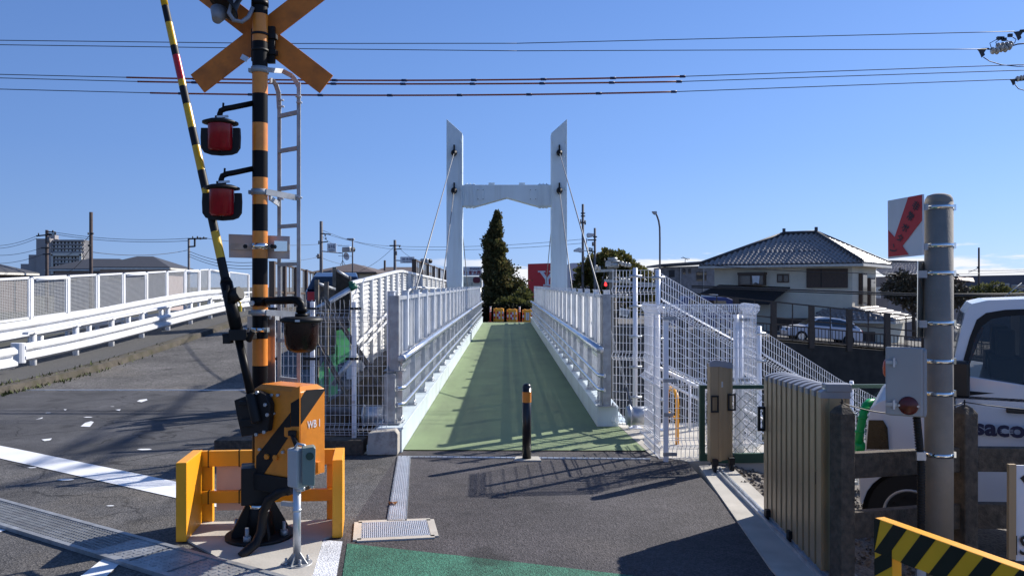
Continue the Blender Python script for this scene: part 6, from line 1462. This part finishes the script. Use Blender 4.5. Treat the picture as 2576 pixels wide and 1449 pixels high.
# conifer behind the far end of the bridge: tiers of upswept sprays following its uneven outline
Y = 58.0; k_ = Y / F
rows = [(535, 1252, 1, 2), (553, 1249, 6, 9), (575, 1247, 13, 13), (600, 1243, 24, 17), (625, 1240, 24, 30), (650, 1240, 24, 36), (680, 1243, 26, 52), (710, 1247, 29, 68), (740, 1250, 34, 80), (765, 1252, 36, 82), (790, 1252, 34, 70)]
base = P(1255, 800, Y); t = thing('conifer_tree', base, 'tall dark conifer with a pointed leaning tip beyond the footbridge', 'tree')
MB().tube([base, P(1252, 700, Y), P(1252, 560, Y)], [.28, .2, .03], 8).build('trunk', M['bark'], t)
cr_ = MB()
def prow(y):
    for (a, b_) in zip(rows, rows[1:]):
        if a[0] <= y <= b_[0]: f_ = (y - a[0]) / (b_[0] - a[0]); return [a[i] + (b_[i] - a[i]) * f_ for i in range(1, 4)]
    return rows[-1][1:]
for s_ in range(1300):
    y = 535 + 255 * (rnd.random() ** .72); cx_, wl, wr = prow(y); an = rnd.uniform(0, 2 * math.pi)
    lump = 1 + .26 * math.sin(y * .21 + an * 2) * math.sin(an * 3 + y * .07); w_ = (wr if math.cos(an) > 0 else wl) * lump * rnd.uniform(.62, 1.06)
    tip = P(cx_, y, Y) + V(math.cos(an) * w_ * k_, math.sin(an) * (wl + wr) / 2 * lump * k_ * .9, 0)
    root = P(cx_, min(800, y + 10), Y); d = (tip - root); ln = d.length
    for i in range(24):
        f_ = rnd.uniform(.45, 1.0); p = root.lerp(tip, f_) + V(rnd.gauss(0, .10), rnd.gauss(0, .10), rnd.gauss(0, .10)) * (.6 + ln * .3)
        leaf(cr_, p, V(d.x, d.y, 0).normalized() * .5 + V(rnd.gauss(0, .4), rnd.gauss(0, .4), .75 + rnd.gauss(0, .3)), rnd.uniform(.11, .25), 1 if rnd.random() < .4 else 0)
cr_.build('crown', [M['leafcon'], M['leafcon2']], t)
# hedge at its foot coloured near black as shade, and a shrub with bright tips
def hedge(name, x0, x1, y0, y1, Y, n, label, m=None):
    a, b_ = P(x0, y1, Y), P(x1, y0, Y); t = thing(name, V((a.x + b_.x) / 2, Y, a.z), label, 'hedge'); q = MB()
    for i in range(n):
        p = V(rnd.uniform(a.x, b_.x), Y + rnd.uniform(0, 1.4), rnd.uniform(a.z - .2, b_.z + .12 * math.sin(i * .37))); leaf(q, p, V(rnd.gauss(0, 1), -.6 + rnd.gauss(0, .6), .5 + rnd.gauss(0, .6)), rnd.uniform(.12, .26), 0)
    q.build('foliage', m or [M['leafshade']], t); MB().prism([V(a.x, Y + .4, a.z - .3), V(b_.x, Y + .4, a.z - .3), V(b_.x, Y + 1.2, a.z - .3), V(a.x, Y + 1.2, a.z - .3)], (0, 0, b_.z - a.z)).build('stems', M['leafshade'], t)
hedge('hedge', 1208, 1345, 771, 812, 49, 2600, 'low dark hedge in deep shade behind the yellow barrels')
tree('shrub', P(1310, 790, 54), 'dark leafy shrub with paler sprays right of the conifer foot', 'shrub', [(P(1310, 760, 54), V(.75, .9, .6), 1), (P(1318, 743, 55), V(.45, .6, .45), .5), (P(1288, 768, 53), V(1.1, .8, .4), .8)], 2600, .22, [M['leafbroad'], M['leafcon']], .1, P(1310, 740, 54))
# round broadleaf tree at right of the bridge
Y = 62; blobs = [(P(x, y, Y + dy), V(rx * Y / F, 1.2, rz_ * Y / F), w_) for x, y, rx, rz_, w_, dy in ((1500, 668, 26, 26, 1, 0), (1530, 655, 30, 24, 1.4, -1), (1560, 662, 28, 26, 1.3, 0), (1480, 690, 30, 26, 1, 1), (1590, 690, 26, 28, 1, .5), (1615, 705, 24, 28, .9, 0), (1540, 700, 50, 34, 1.8, 0), (1600, 735, 40, 30, 1.4, 0), (1560, 760, 70, 40, 2.2, 1), (1628, 740, 22, 30, .7, 0), (1470, 720, 30, 30, .8, 1))]
tree('round_tree', P(1560, 830, Y), 'wide rounded olive green tree right of the bridge railing', 'tree', blobs, 15000, .24, [M['leafbroad'], M['leafbroad2']], .25, P(1550, 700, Y), .1)
for i, (x, y) in enumerate(((1612, 668), (1634, 660))):
    pass
# trees by the houses on the right
Y = 52; blobs = [(P(x, y, Y), V(rx * Y / F, .9, rz_ * Y / F), w_) for x, y, rx, rz_, w_ in ((2262, 705, 30, 22, 1), (2290, 715, 26, 24, 1), (2245, 730, 26, 24, 1), (2278, 745, 34, 22, 1.2), (2310, 730, 26, 30, 1), (2350, 735, 44, 30, 1.3), (2400, 735, 30, 34, 1), (2420, 750, 26, 26, .9), (2330, 770, 60, 20, 1))]
tree('garden_tree', P(2300, 840, Y), 'brownish sparse leaved garden tree beside the cream tiled house', 'tree', blobs, 5200, .20, [mat('brown leaf', (.085, .07, .04), .8, 0, .5, 2), M['twig']], .14, P(2290, 720, Y), .0, shell=.2)
Y = 60; blobs = [(P(x, y, Y), V(rx * Y / F, .8, rz_ * Y / F), w_) for x, y, rx, rz_, w_ in ((2450, 738, 20, 14, 1), (2474, 728, 18, 12, 1), (2505, 724, 16, 14, 1), (2525, 735, 20, 12, 1), (2490, 750, 40, 14, 1.5), (2550, 745, 26, 14, 1), (2440, 760, 30, 16, 1))]
tree('flowering_shrub', P(2490, 800, Y), 'pale tipped shrubs in front of the far dark building at right', 'shrub', blobs, 3600, .17, [M['leafbroad'], M['leafpale']], .07, P(2490, 745, Y), .2)
# ------------------------------------------------------------------ roadside boards and shop
bY = 82; t = thing('billboard', P(1384, 720, bY), 'red phone shop billboard with a big white letter right of the conifer', 'billboard')
MB().prism([P(1328, 664, bY), P(1424, 661, bY), P(1424, 755, bY), P(1328, 755, bY)], (0, .3, 0)).build('board', M['red'], t)
MB().prism([P(1328, 755, bY), P(1424, 755, bY), P(1424, 800, bY), P(1328, 800, bY)], (0, .3, 0)).build('lower_board', mat('lime green board', (.22, .42, .03), .5), t)
tx = MB(); q = lambda x, y: P(x, y, bY - .02)
for poly in ([(1353, 681.5), (1372, 681.5), (1372, 685), (1367.5, 685), (1376, 699), (1386, 685), (1381, 685), (1381, 681.5), (1398, 681.5), (1398, 685), (1393.5, 685), (1380.5, 703.5), (1380.5, 715.5), (1386.5, 715.5), (1386.5, 719.5), (1366.5, 719.5), (1366.5, 715.5), (1371.5, 715.5), (1371.5, 703.5), (1358, 685), (1353, 685)],
             [(1398, 688), (1407, 684), (1402, 707), (1396, 707)], [(1394.5, 711), (1401.5, 711), (1401.5, 718), (1394.5, 718)]):
    tx.prism([q(*p) for p in poly], (0, -.03, 0))
text_mb(tx, 'mobile', q(1386, 731), (1, 0, 0), (0, 0, 1), w=50 / F * bY, h=15 / F * bY, bold=.03)
tx.prism([q(*p) for p in [(1343, 726), (1348, 726), (1348, 737), (1343, 737)]], (0, -.03, 0)).prism([q(*p) for p in [(1350, 729), (1354, 729), (1354, 737), (1350, 737)]], (0, -.03, 0))
tx.build('lettering', M['white'], t)
for x in (1336, 1416): MB().cyl(P(x, 800, bY + .3), P(x, 860, bY + .3), .1, n=8).build('leg', M['galv'], t)
sY = 90; t = thing('shop_building', P(1476, 800, sY), 'pale shop building with dark louvre strips and a small shop name right of the tower', 'building')
MB().prism([P(1437, 662, sY), P(1517, 660, sY), P(1517, 850, sY), P(1437, 850, sY)], (0, 9, 0)).build('wall', mat('pale shop wall', (.50, .53, .58), .7, 0, .04, .5), t)
for y0_, y1_ in ((672.5, 682.5), (691.5, 700.5)): MB().prism([P(1450, y0_, sY - .02), P(1486.5, y0_, sY - .02), P(1486.5, y1_, sY - .02), P(1450, y1_, sY - .02)], (0, -.04, 0)).build('louvre', mat('grey louvre', (.2, .22, .26), .6), t)
tx = MB(); text_mb(tx, 'SoftBank', P(1468, 712.5, sY - .06), (1, 0, 0), (0, 0, 1), w=36 / F * sY, h=8.5 / F * sY, bold=.0); tx.build('lettering', mat('slate lettering', (.05, .06, .10), .5), t)
gY = 70; t = thing('roadside_board', P(1175, 720, gY), 'cream and white roadside board with dark red characters left of the conifer', 'billboard')
MB().prism([P(1120, 671.5, gY), P(1212, 671, gY), P(1212, 694, gY), P(1120, 694, gY)], (0, .2, 0)).build('upper_board', M['white'], t)
MB().prism([P(1120, 695.5, gY), P(1212, 695.5, gY), P(1212, 722, gY), P(1120, 722, gY)], (0, .2, 0)).build('lower_board', mat('cream board', (.6, .58, .46), .6), t)
tx = MB(); text_mb(tx, '葬・樹木葬', P(1184.5, 686, gY - .03), (1, 0, 0), (0, 0, 1), w=50 / F * gY, h=10.5 / F * gY, bold=.02); tx.build('lettering', mat('maroon lettering', (.25, .015, .03), .5), t)
tx = MB(); text_mb(tx, 'かしえ', P(1178, 715, gY - .03), (1, 0, 0), (0, 0, 1), w=26 / F * gY, h=8 / F * gY); tx.build('lettering', mat('green grey lettering', (.1, .14, .1), .5), t)
MB().prism([P(1190 + dx, 705 + dy, gY - .02) for dx, dy in ((0, -5), (4, -8), (14, -8), (18, -5), (18, 4), (14, 7), (4, 7), (0, 4))], (0, -.04, 0)).build('emblem', mat('maroon emblem', (.12, .012, .025), .5), t)
q = MB()
for i in range(7): a, b_ = 1182 + i * 3.6, 1185 + i * 3.6; q.prism([P(a, 674 + (i % 3), gY - .02), P(b_, 674, gY - .02), P(b_ + .5, 678 - (i % 2), gY - .02), P(a, 678, gY - .02)], (0, -.03, 0))
q.build('branch_picture', mat('purple grey picture', (.2, .16, .2), .7), t)
for x in (1126, 1208): MB().cyl(P(x, 722, gY + .1), P(x, 800, gY + .1), .08, n=8).build('leg', M['galv'], t)
MB().bar(P(1216, 708, gY + .1), P(1216, 760, gY + .1), .12, .12).build('side_post', M['white'], t)
# poles and lamps right of the tower
upole(1466.3, 514, 62, .095, 'tall utility pole with traffic signals right of the bridge tower', M['pole'], -2, ((1461, 1472, 537, 537), (1461, 1472, 544, 544), (1458, 1470, 560, 560)), ((1461, 588 - 30, 3, 12), (1472, 560, 4, 11)))
upole(1496.5, 574, 60, .085, 'shorter utility pole just right of the tall signal pole', M['pole'], -2, ((1478, 1500, 604, 604), (1492, 1502, 596, 596), (1476, 1498, 630, 634)), ((1491.5, 614, 5, 10), (1478, 626, 4, 8), (1484, 627, 4, 8), (1489, 628, 4, 8)))
def sidesignal(pts, Y, label):
    t = thing('traffic_light', P(*pts[0], Y), label, 'traffic light', 'traffic lights'); MB().prism([P(x, y, Y) for x, y in pts], (0, .35, 0)).build('housing', M['galv'], t, .03)
    return t
t_ = sidesignal([(1443, 629), (1456, 623), (1463, 624), (1463, 636), (1456, 634), (1444, 633)], 61, 'grey traffic light seen from behind on the left of the tall signal pole'); MB().bar(P(1460, 630, 61.1), P(1498, 634, 60.5), .06, .06).build('arm', M['galv'], t_)
t_ = sidesignal([(1476, 589), (1479, 586), (1496, 588), (1493, 595), (1480, 598), (1477, 596)], 60.5, 'grey traffic light fixed between the two poles right of the tower'); MB().bar(P(1476, 600, 60.6), P(1474, 622, 60.6), .08, .08).build('arm', M['galv'], t_)
t = thing('street_lamp', P(1660, 720, 48), 'tall curved street lamp rising above the white mesh fence post', 'street lamp', 'street lamps')
MB().tube([P(1660, 760, 48), P(1660, 600, 48), P(1659.5, 572, 48), P(1657, 556, 48), P(1653, 544, 48), P(1650, 538, 48)], .055, 10).build('mast', M['pole'], t)
MB().prism([P(1641.5, 532, 47.9), P(1652, 531.5, 47.9), P(1653, 537, 47.9), P(1649, 540, 47.9), P(1645, 537, 47.9)], (0, .35, 0)).build('lamp_head', M['galvdull'], t)
# pole with transformer close behind the bridge
Y = 30; b_ = V(xat(1541.5, Y), Y, -5.4); t = thing('transformer_pole', b_, 'thick concrete pole with a grey transformer and crossarms behind the mesh fence', 'utility pole')
MB().cyl(b_, P(1541.5, 655, Y), .16, .145, n=16).build('mast', M['concpole'], t)
q = MB().cyl(P(1541.5, 674, Y - .1), P(1541.5, 660, Y - .1), .23, n=18).cyl(P(1541.5, 660, Y - .1), P(1541.5, 656, Y - .1), .26, n=18).cyl(P(1541, 656, Y - .1), P(1541, 648, Y - .1), .19, .17, n=18).box(P(1530, 664, Y - .25), (.2, .2, .2)); q.build('transformer', M['galvdull'], t)
for xa, xb, ya, yb in ((1497, 1545, 682, 680), (1520, 1652, 706, 716), (1520, 1590, 744, 748), (1558, 1588, 660, 668)): MB().bar(P(xa, ya, Y - .22), P(xb, yb, Y - .22), .1, .1).build('crossarm', M['galvdull'], t)
for x, y in ((1562, 706), (1570, 705), (1580, 707), (1566, 664), (1574, 666), (1582, 667), (1500, 673), (1508, 676), (1560, 744), (1576, 746)): MB().lathe(P(x, y, Y - .3), [(0, -.09), (.05, -.08), (.07, -.03), (.045, 0), (.06, .04), (.03, .09), (0, .1)], 10).build('insulator', M['porcelain'], t)
q = MB()
for xs_ in ([(1520, 650), (1524, 662), (1530, 690), (1527, 760), (1535, 840)], [(1555, 690), (1560, 730), (1552, 790), (1556, 860)], [(1548, 700), (1545, 760), (1549, 850), (1546, 940)], [(1515, 668), (1520, 690), (1512, 720), (1520, 745)]): q.tube([P(x, y, Y - .25) for x, y in xs_], .018, 5)
q.build('cables', M['wire'], t)
bx_ = MB().prism([P(1561, 774, Y - .4), P(1584, 779, Y - .4), P(1580, 797, Y - .4), P(1560, 794, Y - .4)], (0, .3, 0)); bx_.build('lamp_box', M['white'], t)
q = MB()
for i in range(6): q.bar(P(1563 + i * 3.2, 779, Y - .42), P(1564.6 + i * 3.2, 793, Y - .42), .02, .02)
q.build('lamp_grille', M['capgrey'], bx_ and t)
t = thing('pedestrian_signal', P(1523, 715, 50), 'small red pedestrian signal lit beside the transformer pole', 'traffic light'); MB().box(P(1523, 715, 50), (.30, .25, .34)).build('housing', M['blackm'], t, .02)
MB().prism([P(1523 + dx, 715 + dy, 49.86) for dx, dy in ((0, -5.5), (3, -2), (4, 3), (1, 5.5), (-3, 3), (-2.5, -2))], (0, -.01, 0)).build('red_lamp', emit('lit red signal', (1, .03, .03), 2.2), t)
MB().cyl(P(1527, 720, 50.1), P(1527, 850, 50.1), .05, n=8).build('post', M['pole'], t)
# ------------------------------------------------------------------ houses right
# large cream house with glazed tile roof
C0 = V(15.2, 60, 0); C1 = V(23.0, 54, 0); hd = (C1 - C0); HW = hd.length; hd.normalize(); hn = V(hd.y, -hd.x, 0)  # hn faces the camera
hr = -hn; DEP = 6.4; ze, zr, zg = 3.25, 5.55, -3.2
t = thing('tiled_house', (C0 + C1) / 2 + V(0, 0, zg), 'large two storey cream house with a shining grey tiled hip roof on the right', 'house', 'houses in the background')
def HP(u, d, z): return C0 + hd * u + hr * d + V(0, 0, z)
MB().prism([HP(0, 0, zg), HP(HW, 0, zg), HP(HW, DEP, zg), HP(0, DEP, zg)], (0, 0, ze - zg)).build('wall', M['cream'], t)
M['tile'] = mat('glazed grey roof tile', (.24, .205, .19), .5, 0, .14, 9, spec=.25, coat=.8); M['tile'].node_tree.nodes['Principled BSDF'].inputs['Coat Roughness'].default_value = .27
ov_ = .85; E = [HP(-ov_, -ov_, ze), HP(HW + ov_, -ov_, ze), HP(HW + ov_, DEP + ov_, ze), HP(-ov_, DEP + ov_, ze)]
R0, R1 = HP(HW * .42, DEP / 2, zr), HP(HW * .66, DEP / 2, zr)
rf = MB().add(E + [R0, R1] + [p + V(0, 0, -.12) for p in E], [(0, 1, 5, 4), (1, 2, 5), (2, 3, 4, 5), (3, 0, 4), (6, 7, 1, 0), (7, 8, 2, 1), (9, 8, 7, 6), (8, 9, 3, 2), (9, 6, 0, 3)]); ro = rf.build('roof', M['roofdk'], t)
# rolled tiles: rounded rows on the front and right slopes
def tiles(a, b_, c, d, nu, nv, par):   # quad eave a->b, ridge d->c
    q = MB(); up_ = (d - a).cross(b_ - a).normalized(); up_ = up_ if up_.z > 0 else -up_
    u_dir = (b_ - a).normalized(); wdt = (b_ - a).length / nu; h_dir = (((d + c) / 2) - ((a + b_) / 2)); H_ = h_dir.length; h_dir = (h_dir - u_dir * h_dir.dot(u_dir)); sl = h_dir.length; h_dir.normalize()
    for j in range(nv):
        f_ = j / nv; L0 = a.lerp(d, f_); R_ = b_.lerp(c, f_); n = max(1, int((R_ - L0).length / wdt)); st_ = (R_ - L0) / n; hh = sl / nv
        for i in range(n):
            o_ = L0 + st_ * i; sec = [(0, 0), (.15, .07), (.35, .11), (.58, .075), (.76, 0), (1, -.01)]
            lo_ = [o_ + st_ * s_ + up_ * (z * .9 + .004) for s_, z in sec]; md_ = [o_ + st_ * s_ + up_ * (z + .018) + h_dir * (hh * .14) for s_, z in sec]; hi_ = [o_ + st_ * s_ + up_ * (z * .96 + .003) + h_dir * hh for s_, z in sec]; fr = [p - up_ * .05 for p in lo_]
            k0 = len(q.v); q.v += lo_ + hi_ + fr + md_
            for k_ in range(5):
                q.f.append([k0 + k_, k0 + k_ + 1, k0 + 18 + k_ + 1, k0 + 18 + k_]); q.m.append(0); q.s.append(True)
                q.f.append([k0 + 18 + k_, k0 + 18 + k_ + 1, k0 + 6 + k_ + 1, k0 + 6 + k_]); q.m.append(0); q.s.append(True)
                q.f.append([k0 + 12 + k_, k0 + 12 + k_ + 1, k0 + k_ + 1, k0 + k_]); q.m.append(0); q.s.append(False)
    return q.build('tiles', M['tile'], par)
tiles(E[0], E[1], R1, R0, 34, 15, ro)
tiles(E[1], E[2], R1 + V(.001, 0, 0), R1, 24, 15, ro)
q = MB()
for a, b_ in ((R0, R1), (E[0], R0), (E[1], R1), (E[2], R1), (E[3], R0)): q.tube([a + V(0, 0, .12), b_ + V(0, 0, .12)], .13, 8)
for r_ in (R0, R1): q.box(r_ + V(0, 0, .28), (.18, .18, .4))
q.build('ridge', M['roofdk'], ro)
q = MB()
for i in range(4): q.bar(E[i] + V(0, 0, -.14), E[(i + 1) % 4] + V(0, 0, -.14), .14, .16)
q.build('gutter', M['fascia'], ro)
MB().prism([HP(-.7, -.7, ze - .2), HP(HW + .7, -.7, ze - .2), HP(HW + .7, DEP + .7, ze - .2), HP(-.7, DEP + .7, ze - .2)], (0, 0, .03)).build('soffit', M['fascia'], ro)
hp = lambda x, y, o_=.03: onplane(x, y, C0, hn, o_)
def hwin(x0, y0, x1, y1, name='window', proud=.05, pane=True, split=2):
    wo = MB().prism([hp(x0, y0, proud), hp(x1, y0, proud), hp(x1, y1, proud), hp(x0, y1, proud)], -hn * (proud + .02) * 1.0).build(name, M['brown'], t)
    if pane:
        for i in range(split):
            a, b_ = x0 + (x1 - x0) * (i / split) + 3, x0 + (x1 - x0) * ((i + 1) / split) - 2
            MB().prism([hp(a, y0 + 4, proud + .01), hp(b_, y0 + 4, proud + .01), hp(b_, y1 - 3, proud + .01), hp(a, y1 - 3, proud + .01)], -hn * .008).build('pane', M['glassd'], wo)
    return wo
wo = hwin(1864, 690, 1928, 718, 'window', .55); MB().prism([hp(1863, 686, .62), hp(1930, 685, .62), hp(1930, 691, .62), hp(1863, 692, .62)], -hn * .6).build('hood', M['brown'], wo)
MB().prism([hp(1899, 694, .57), hp(1918, 694, .57), hp(1916, 714, .57), hp(1908, 710, .57), hp(1901, 714, .57)], -hn * .01).build('curtain', M['white'], wo)
hwin(1955, 689, 1985, 711, 'window', .06); hwin(2030, 676, 2133, 724, 'shutter', .12, False)
MB().prism([hp(2030 + 36, 678, .13), hp(2068, 678, .13), hp(2068, 722, .13), hp(2066, 722, .13)], -hn * .02).build('shutter_rail', M['blackm'], t)
hwin(2056, 785, 2103, 793, 'hood', .3, False); hwin(2069, 800, 2095, 822, 'window', .05); hwin(2105, 797, 2140, 830, 'window', .06, True, 1); hwin(1950, 800, 2050, 832, 'window', .04, False)
# right hand wall windows and porch
def HR(d, z, o_=.0): return HP(HW + o_, d, z)
for d0, d1, z0_, z1_ in ((1.6, 2.9, .45, 2.6), (3.8, 5.2, -.1, 2.3)):
    wo = MB().prism([HR(d0, z0_), HR(d1, z0_), HR(d1, z1_), HR(d0, z1_)], hd * .25).build('window', M['brown'], t); MB().prism([HR(d0 + .12, z0_ + .12, .25), HR(d1 - .12, z0_ + .12, .25), HR(d1 - .12, z1_ - .12, .25), HR(d0 + .12, z1_ - .12, .25)], hd * .02).build('pane', M['glassd'], wo)
MB().prism([HP(HW - 1.6, -.6, zg), HP(HW + 2.2, -.6, zg), HP(HW + 2.2, DEP * .8, zg), HP(HW - 1.6, DEP * .8, zg)], (0, 0, 2.55)).build('porch', M['cream'], t)
pe = -.55; q0_ = [HP(HW - 2.3, -1.3, pe), HP(HW + 2.9, -1.3, pe), HP(HW + 2.9, DEP * .85, pe), HP(HW, DEP * .85, pe + .8), HP(HW, -.1, pe + .8), HP(HW - 1.9, -.1, pe + .6)]
po_ = MB().add(q0_ + [p + V(0, 0, -.14) for p in q0_[:3]], [(0, 1, 4, 5), (1, 2, 3, 4), (6, 7, 1, 0), (7, 8, 2, 1)]).build('porch_roof', M['tile'], t)
tiles(q0_[0], q0_[1], q0_[4], q0_[5], 16, 4, po_); tiles(q0_[1], q0_[2], q0_[3], q0_[4], 20, 6, po_)
MB().bar(q0_[0] + V(0, 0, -.1), q0_[1] + V(0, 0, -.1), .12, .14).bar(q0_[1] + V(0, 0, -.1), q0_[2] + V(0, 0, -.1), .12, .14).build('gutter', M['fascia'], po_)
MB().prism([HP(HW + .6, -.62, zg + .2), HP(HW + 1.6, -.62, zg + .2), HP(HW + 1.6, -.62, zg + 1.9), HP(HW + .6, -.62, zg + 1.9)], hn * .04).build('door', M['brown'], t)
# dark lean-to roof left of the house front
q = MB().prism([hp(1738, 757, 1.6), hp(1955, 762, 1.6), hp(1988, 722, .05), hp(1810, 716, .05)], (0, 0, -.1)); solo('carport_roof', q, mat('dark carport roofing', (.022, .017, .015), .7), hp(1850, 750, 1.0), 'dark lean-to roof against the left part of the tiled house front', 'roof')
q = MB().prism([hp(1700, 800, 2.6), hp(1900, 808, 2.6), hp(1900, 860, 2.6), hp(1700, 860, 2.6)], -hn * .2); solo('board_fence', q, mat('dark board fence', (.04, .026, .018), .9, 0, .3, 8), hp(1800, 860, 2.6), 'dark brown board fence in front of the tiled house', 'fence')
# grey weathered building between tree and tiled house
Y = 78; t = thing('grey_building', P(1730, 800, Y), 'weathered grey flat roofed building left of the tiled house', 'building')
MB().prism([P(1672, 672, Y), P(1800, 668, Y), P(1800, 860, Y), P(1672, 860, Y)], (0, 6, 0)).build('wall', mat('weathered grey boards', (.22, .22, .23), .9, 0, .25, 3, dirt=(.12, .115, .11), dscale=1.2), t)
MB().prism([P(1661, 664.5, Y - 1), P(1800, 655, Y - 1), P(1800, 662, Y - 1), P(1661, 670, Y - 1)], (0, 8, 0)).build('roof', M['roofdk'], t)
for x0, y0_, x1, y1_ in ((1683, 680, 1697, 697), (1718, 676, 1724, 690), (1732, 676, 1738, 688), (1752, 684, 1777, 706)): MB().prism([P(x0, y0_, Y - .02), P(x1, y0_, Y - .02), P(x1, y1_, Y - .02), P(x0, y1_, Y - .02)], (0, -.05, 0)).build('window', M['glassd'], t)
MB().bar(P(1723, 665, Y), P(1724, 650, Y), .05, .05).bar(P(1713, 649, Y), P(1735, 651, Y), .05, .05).bar(P(1717, 646, Y), P(1731, 654, Y), .04, .04).build('aerial', M['wire'], t)
MB().bar(P(1712, 672, Y - .1), P(1712, 760, Y - .1), .1, .1).bar(P(1770, 672, Y - .1), P(1770, 740, Y - .1), .1, .1).build_each('downpipe', M['galvdull'], t)
# second tiled house, far right
Y = 70; cx2 = xat(2335, Y); t = thing('tiled_house', V(cx2, Y, -3), 'second house with brown tiled gable roof partly behind the concrete pole', 'house', 'houses in the background')
gx0, gx1 = xat(2222, Y), xat(2442, Y); rx0, rx1 = xat(2216, Y), xat(2396, Y); zr2, ze2 = zat(659, Y), zat(693, Y)
q = MB().add([(rx0, Y + 3, zr2), (rx1, Y + 3, zr2), (gx1 - 1.2, Y - .5, ze2), (gx0 - .2, Y - .5, ze2), (gx1 + .2, Y + 3, ze2), ], [(3, 2, 1, 0), (2, 4, 1)]); ro = q.build('roof', M['rooft'], t)
tiles(V(gx0 - .2, Y - .5, ze2), V(gx1 - 1.2, Y - .5, ze2), V(rx1, Y + 3, zr2), V(rx0, Y + 3, zr2), 26, 9, ro)
MB().tube([V(rx0, Y + 3, zr2 + .1), V(rx1, Y + 3, zr2 + .1)], .14, 8).tube([V(rx1, Y + 3, zr2 + .1), V(gx1 + .2, Y + 2.6, ze2 + .05)], .12, 8).build('ridge', M['roofdk'], ro)
MB().prism([V(gx0 + .4, Y, -4), V(gx1 - .4, Y, -4), V(gx1 - .4, Y + 5, -4), V(gx0 + .4, Y + 5, -4)], (0, 0, ze2 + 4 - .1)).build('wall', mat('grey pink wall', (.26, .23, .22), .85, 0, .1, 1), t)
MB().prism([P(2394, 701, Y - 1.2), P(2452, 709, Y - 1.2), P(2448, 699, Y + .2), P(2396, 694, Y + .2)], (0, 0, -.12)).build('lower_roof', mat('reddish tiles', (.16, .09, .07), .6, 0, .2, 6), t)
MB().prism([P(2190, 722, Y - .1), P(2215, 722, Y - .1), P(2215, 750, Y - .1), P(2190, 750, Y - .1)], (0, -.1, 0)).build('window', M['fascia'], t)
Y = 95; t = thing('long_building', P(2520, 800, Y), 'long dark flat roofed building at the far right horizon', 'building')
MB().prism([P(2440, 694, Y), P(2720, 689, Y), P(2720, 860, Y), P(2440, 860, Y)], (0, 8, 0)).build('wall', mat('dark grey cladding', (.10, .095, .11), .8, 0, .06, .5), t)
MB().prism([P(2466, 713, Y - .5), P(2520, 713, Y - .5), P(2520, 760, Y - .5), P(2466, 760, Y - .5)], (0, .45, 0)).build('annex', M['pinkwall'], t)
for x0, y0_, x1, y1_ in ((2529, 713, 2539, 728), (2545, 717, 2580, 726)):
    wo = MB().prism([P(x0, y0_, Y - .05), P(x1, y0_, Y - .05), P(x1, y1_, Y - .05), P(x0, y1_, Y - .05)], (0, .04, 0)).build('window', M['fascia'], t); MB().prism([P(x0 + 1.5, y0_ + 1.5, Y - .08), P(x1 - 1.5, y0_ + 1.5, Y - .08), P(x1 - 1.5, y1_ - 1.5, Y - .08), P(x0 + 1.5, y1_ - 1.5, Y - .08)], (0, .02, 0)).build('pane', M['glassd'], wo)
upole(2462.5, 623, 60, .065, 'thin brown utility pole right of the concrete pole', M['oldwood'], -2, ((2458, 2463, 672, 676),))
# cables crossing low on the right
for pts, r, lb in (([(1740, 719, 38), (2060, 731, 36), (2330, 741, 34), (2700, 739, 33)], .035, 'upper thick dark cable crossing in front of the tiled house'), ([(1740, 723, 38), (2060, 736, 36), (2330, 745, 34), (2700, 742, 33)], .028, 'lower thick dark cable crossing in front of the tiled house')):
    q = MB().tube([P(*p) for p in pts], r, 7); solo('thick_cable', q, M['wire'], P(*pts[0]), lb, 'cable', 'thick cables')
sagwire([P(1790, 668, 56), P(2200, 688, 50), P(2576, 684, 60), P(2700, 683, 62)], .02, 'thin wire crossing the upper windows of the tiled house', .1); sagwire([P(2436, 681, 60), P(2700, 676, 62)], .02, 'upper thin wire at the far right past the brown pole', .05); sagwire([P(2458, 676, 60), P(2436, 686, 62)], .02, 'short stay wire of the thin brown pole', 0)
for a, b_, lb in (((2570, 712), (2520, 753), 'left pale slanting stay wire at the far right'), ((2600, 716), (2555, 736), 'right pale slanting stay wire at the far right')):
    q = MB().cyl(P(*a, 20), P(*b_, 20), .012, n=6); solo('stay_wire', q, M['galvdull'], P(*b_, 20), lb, 'cable', 'stay wires')
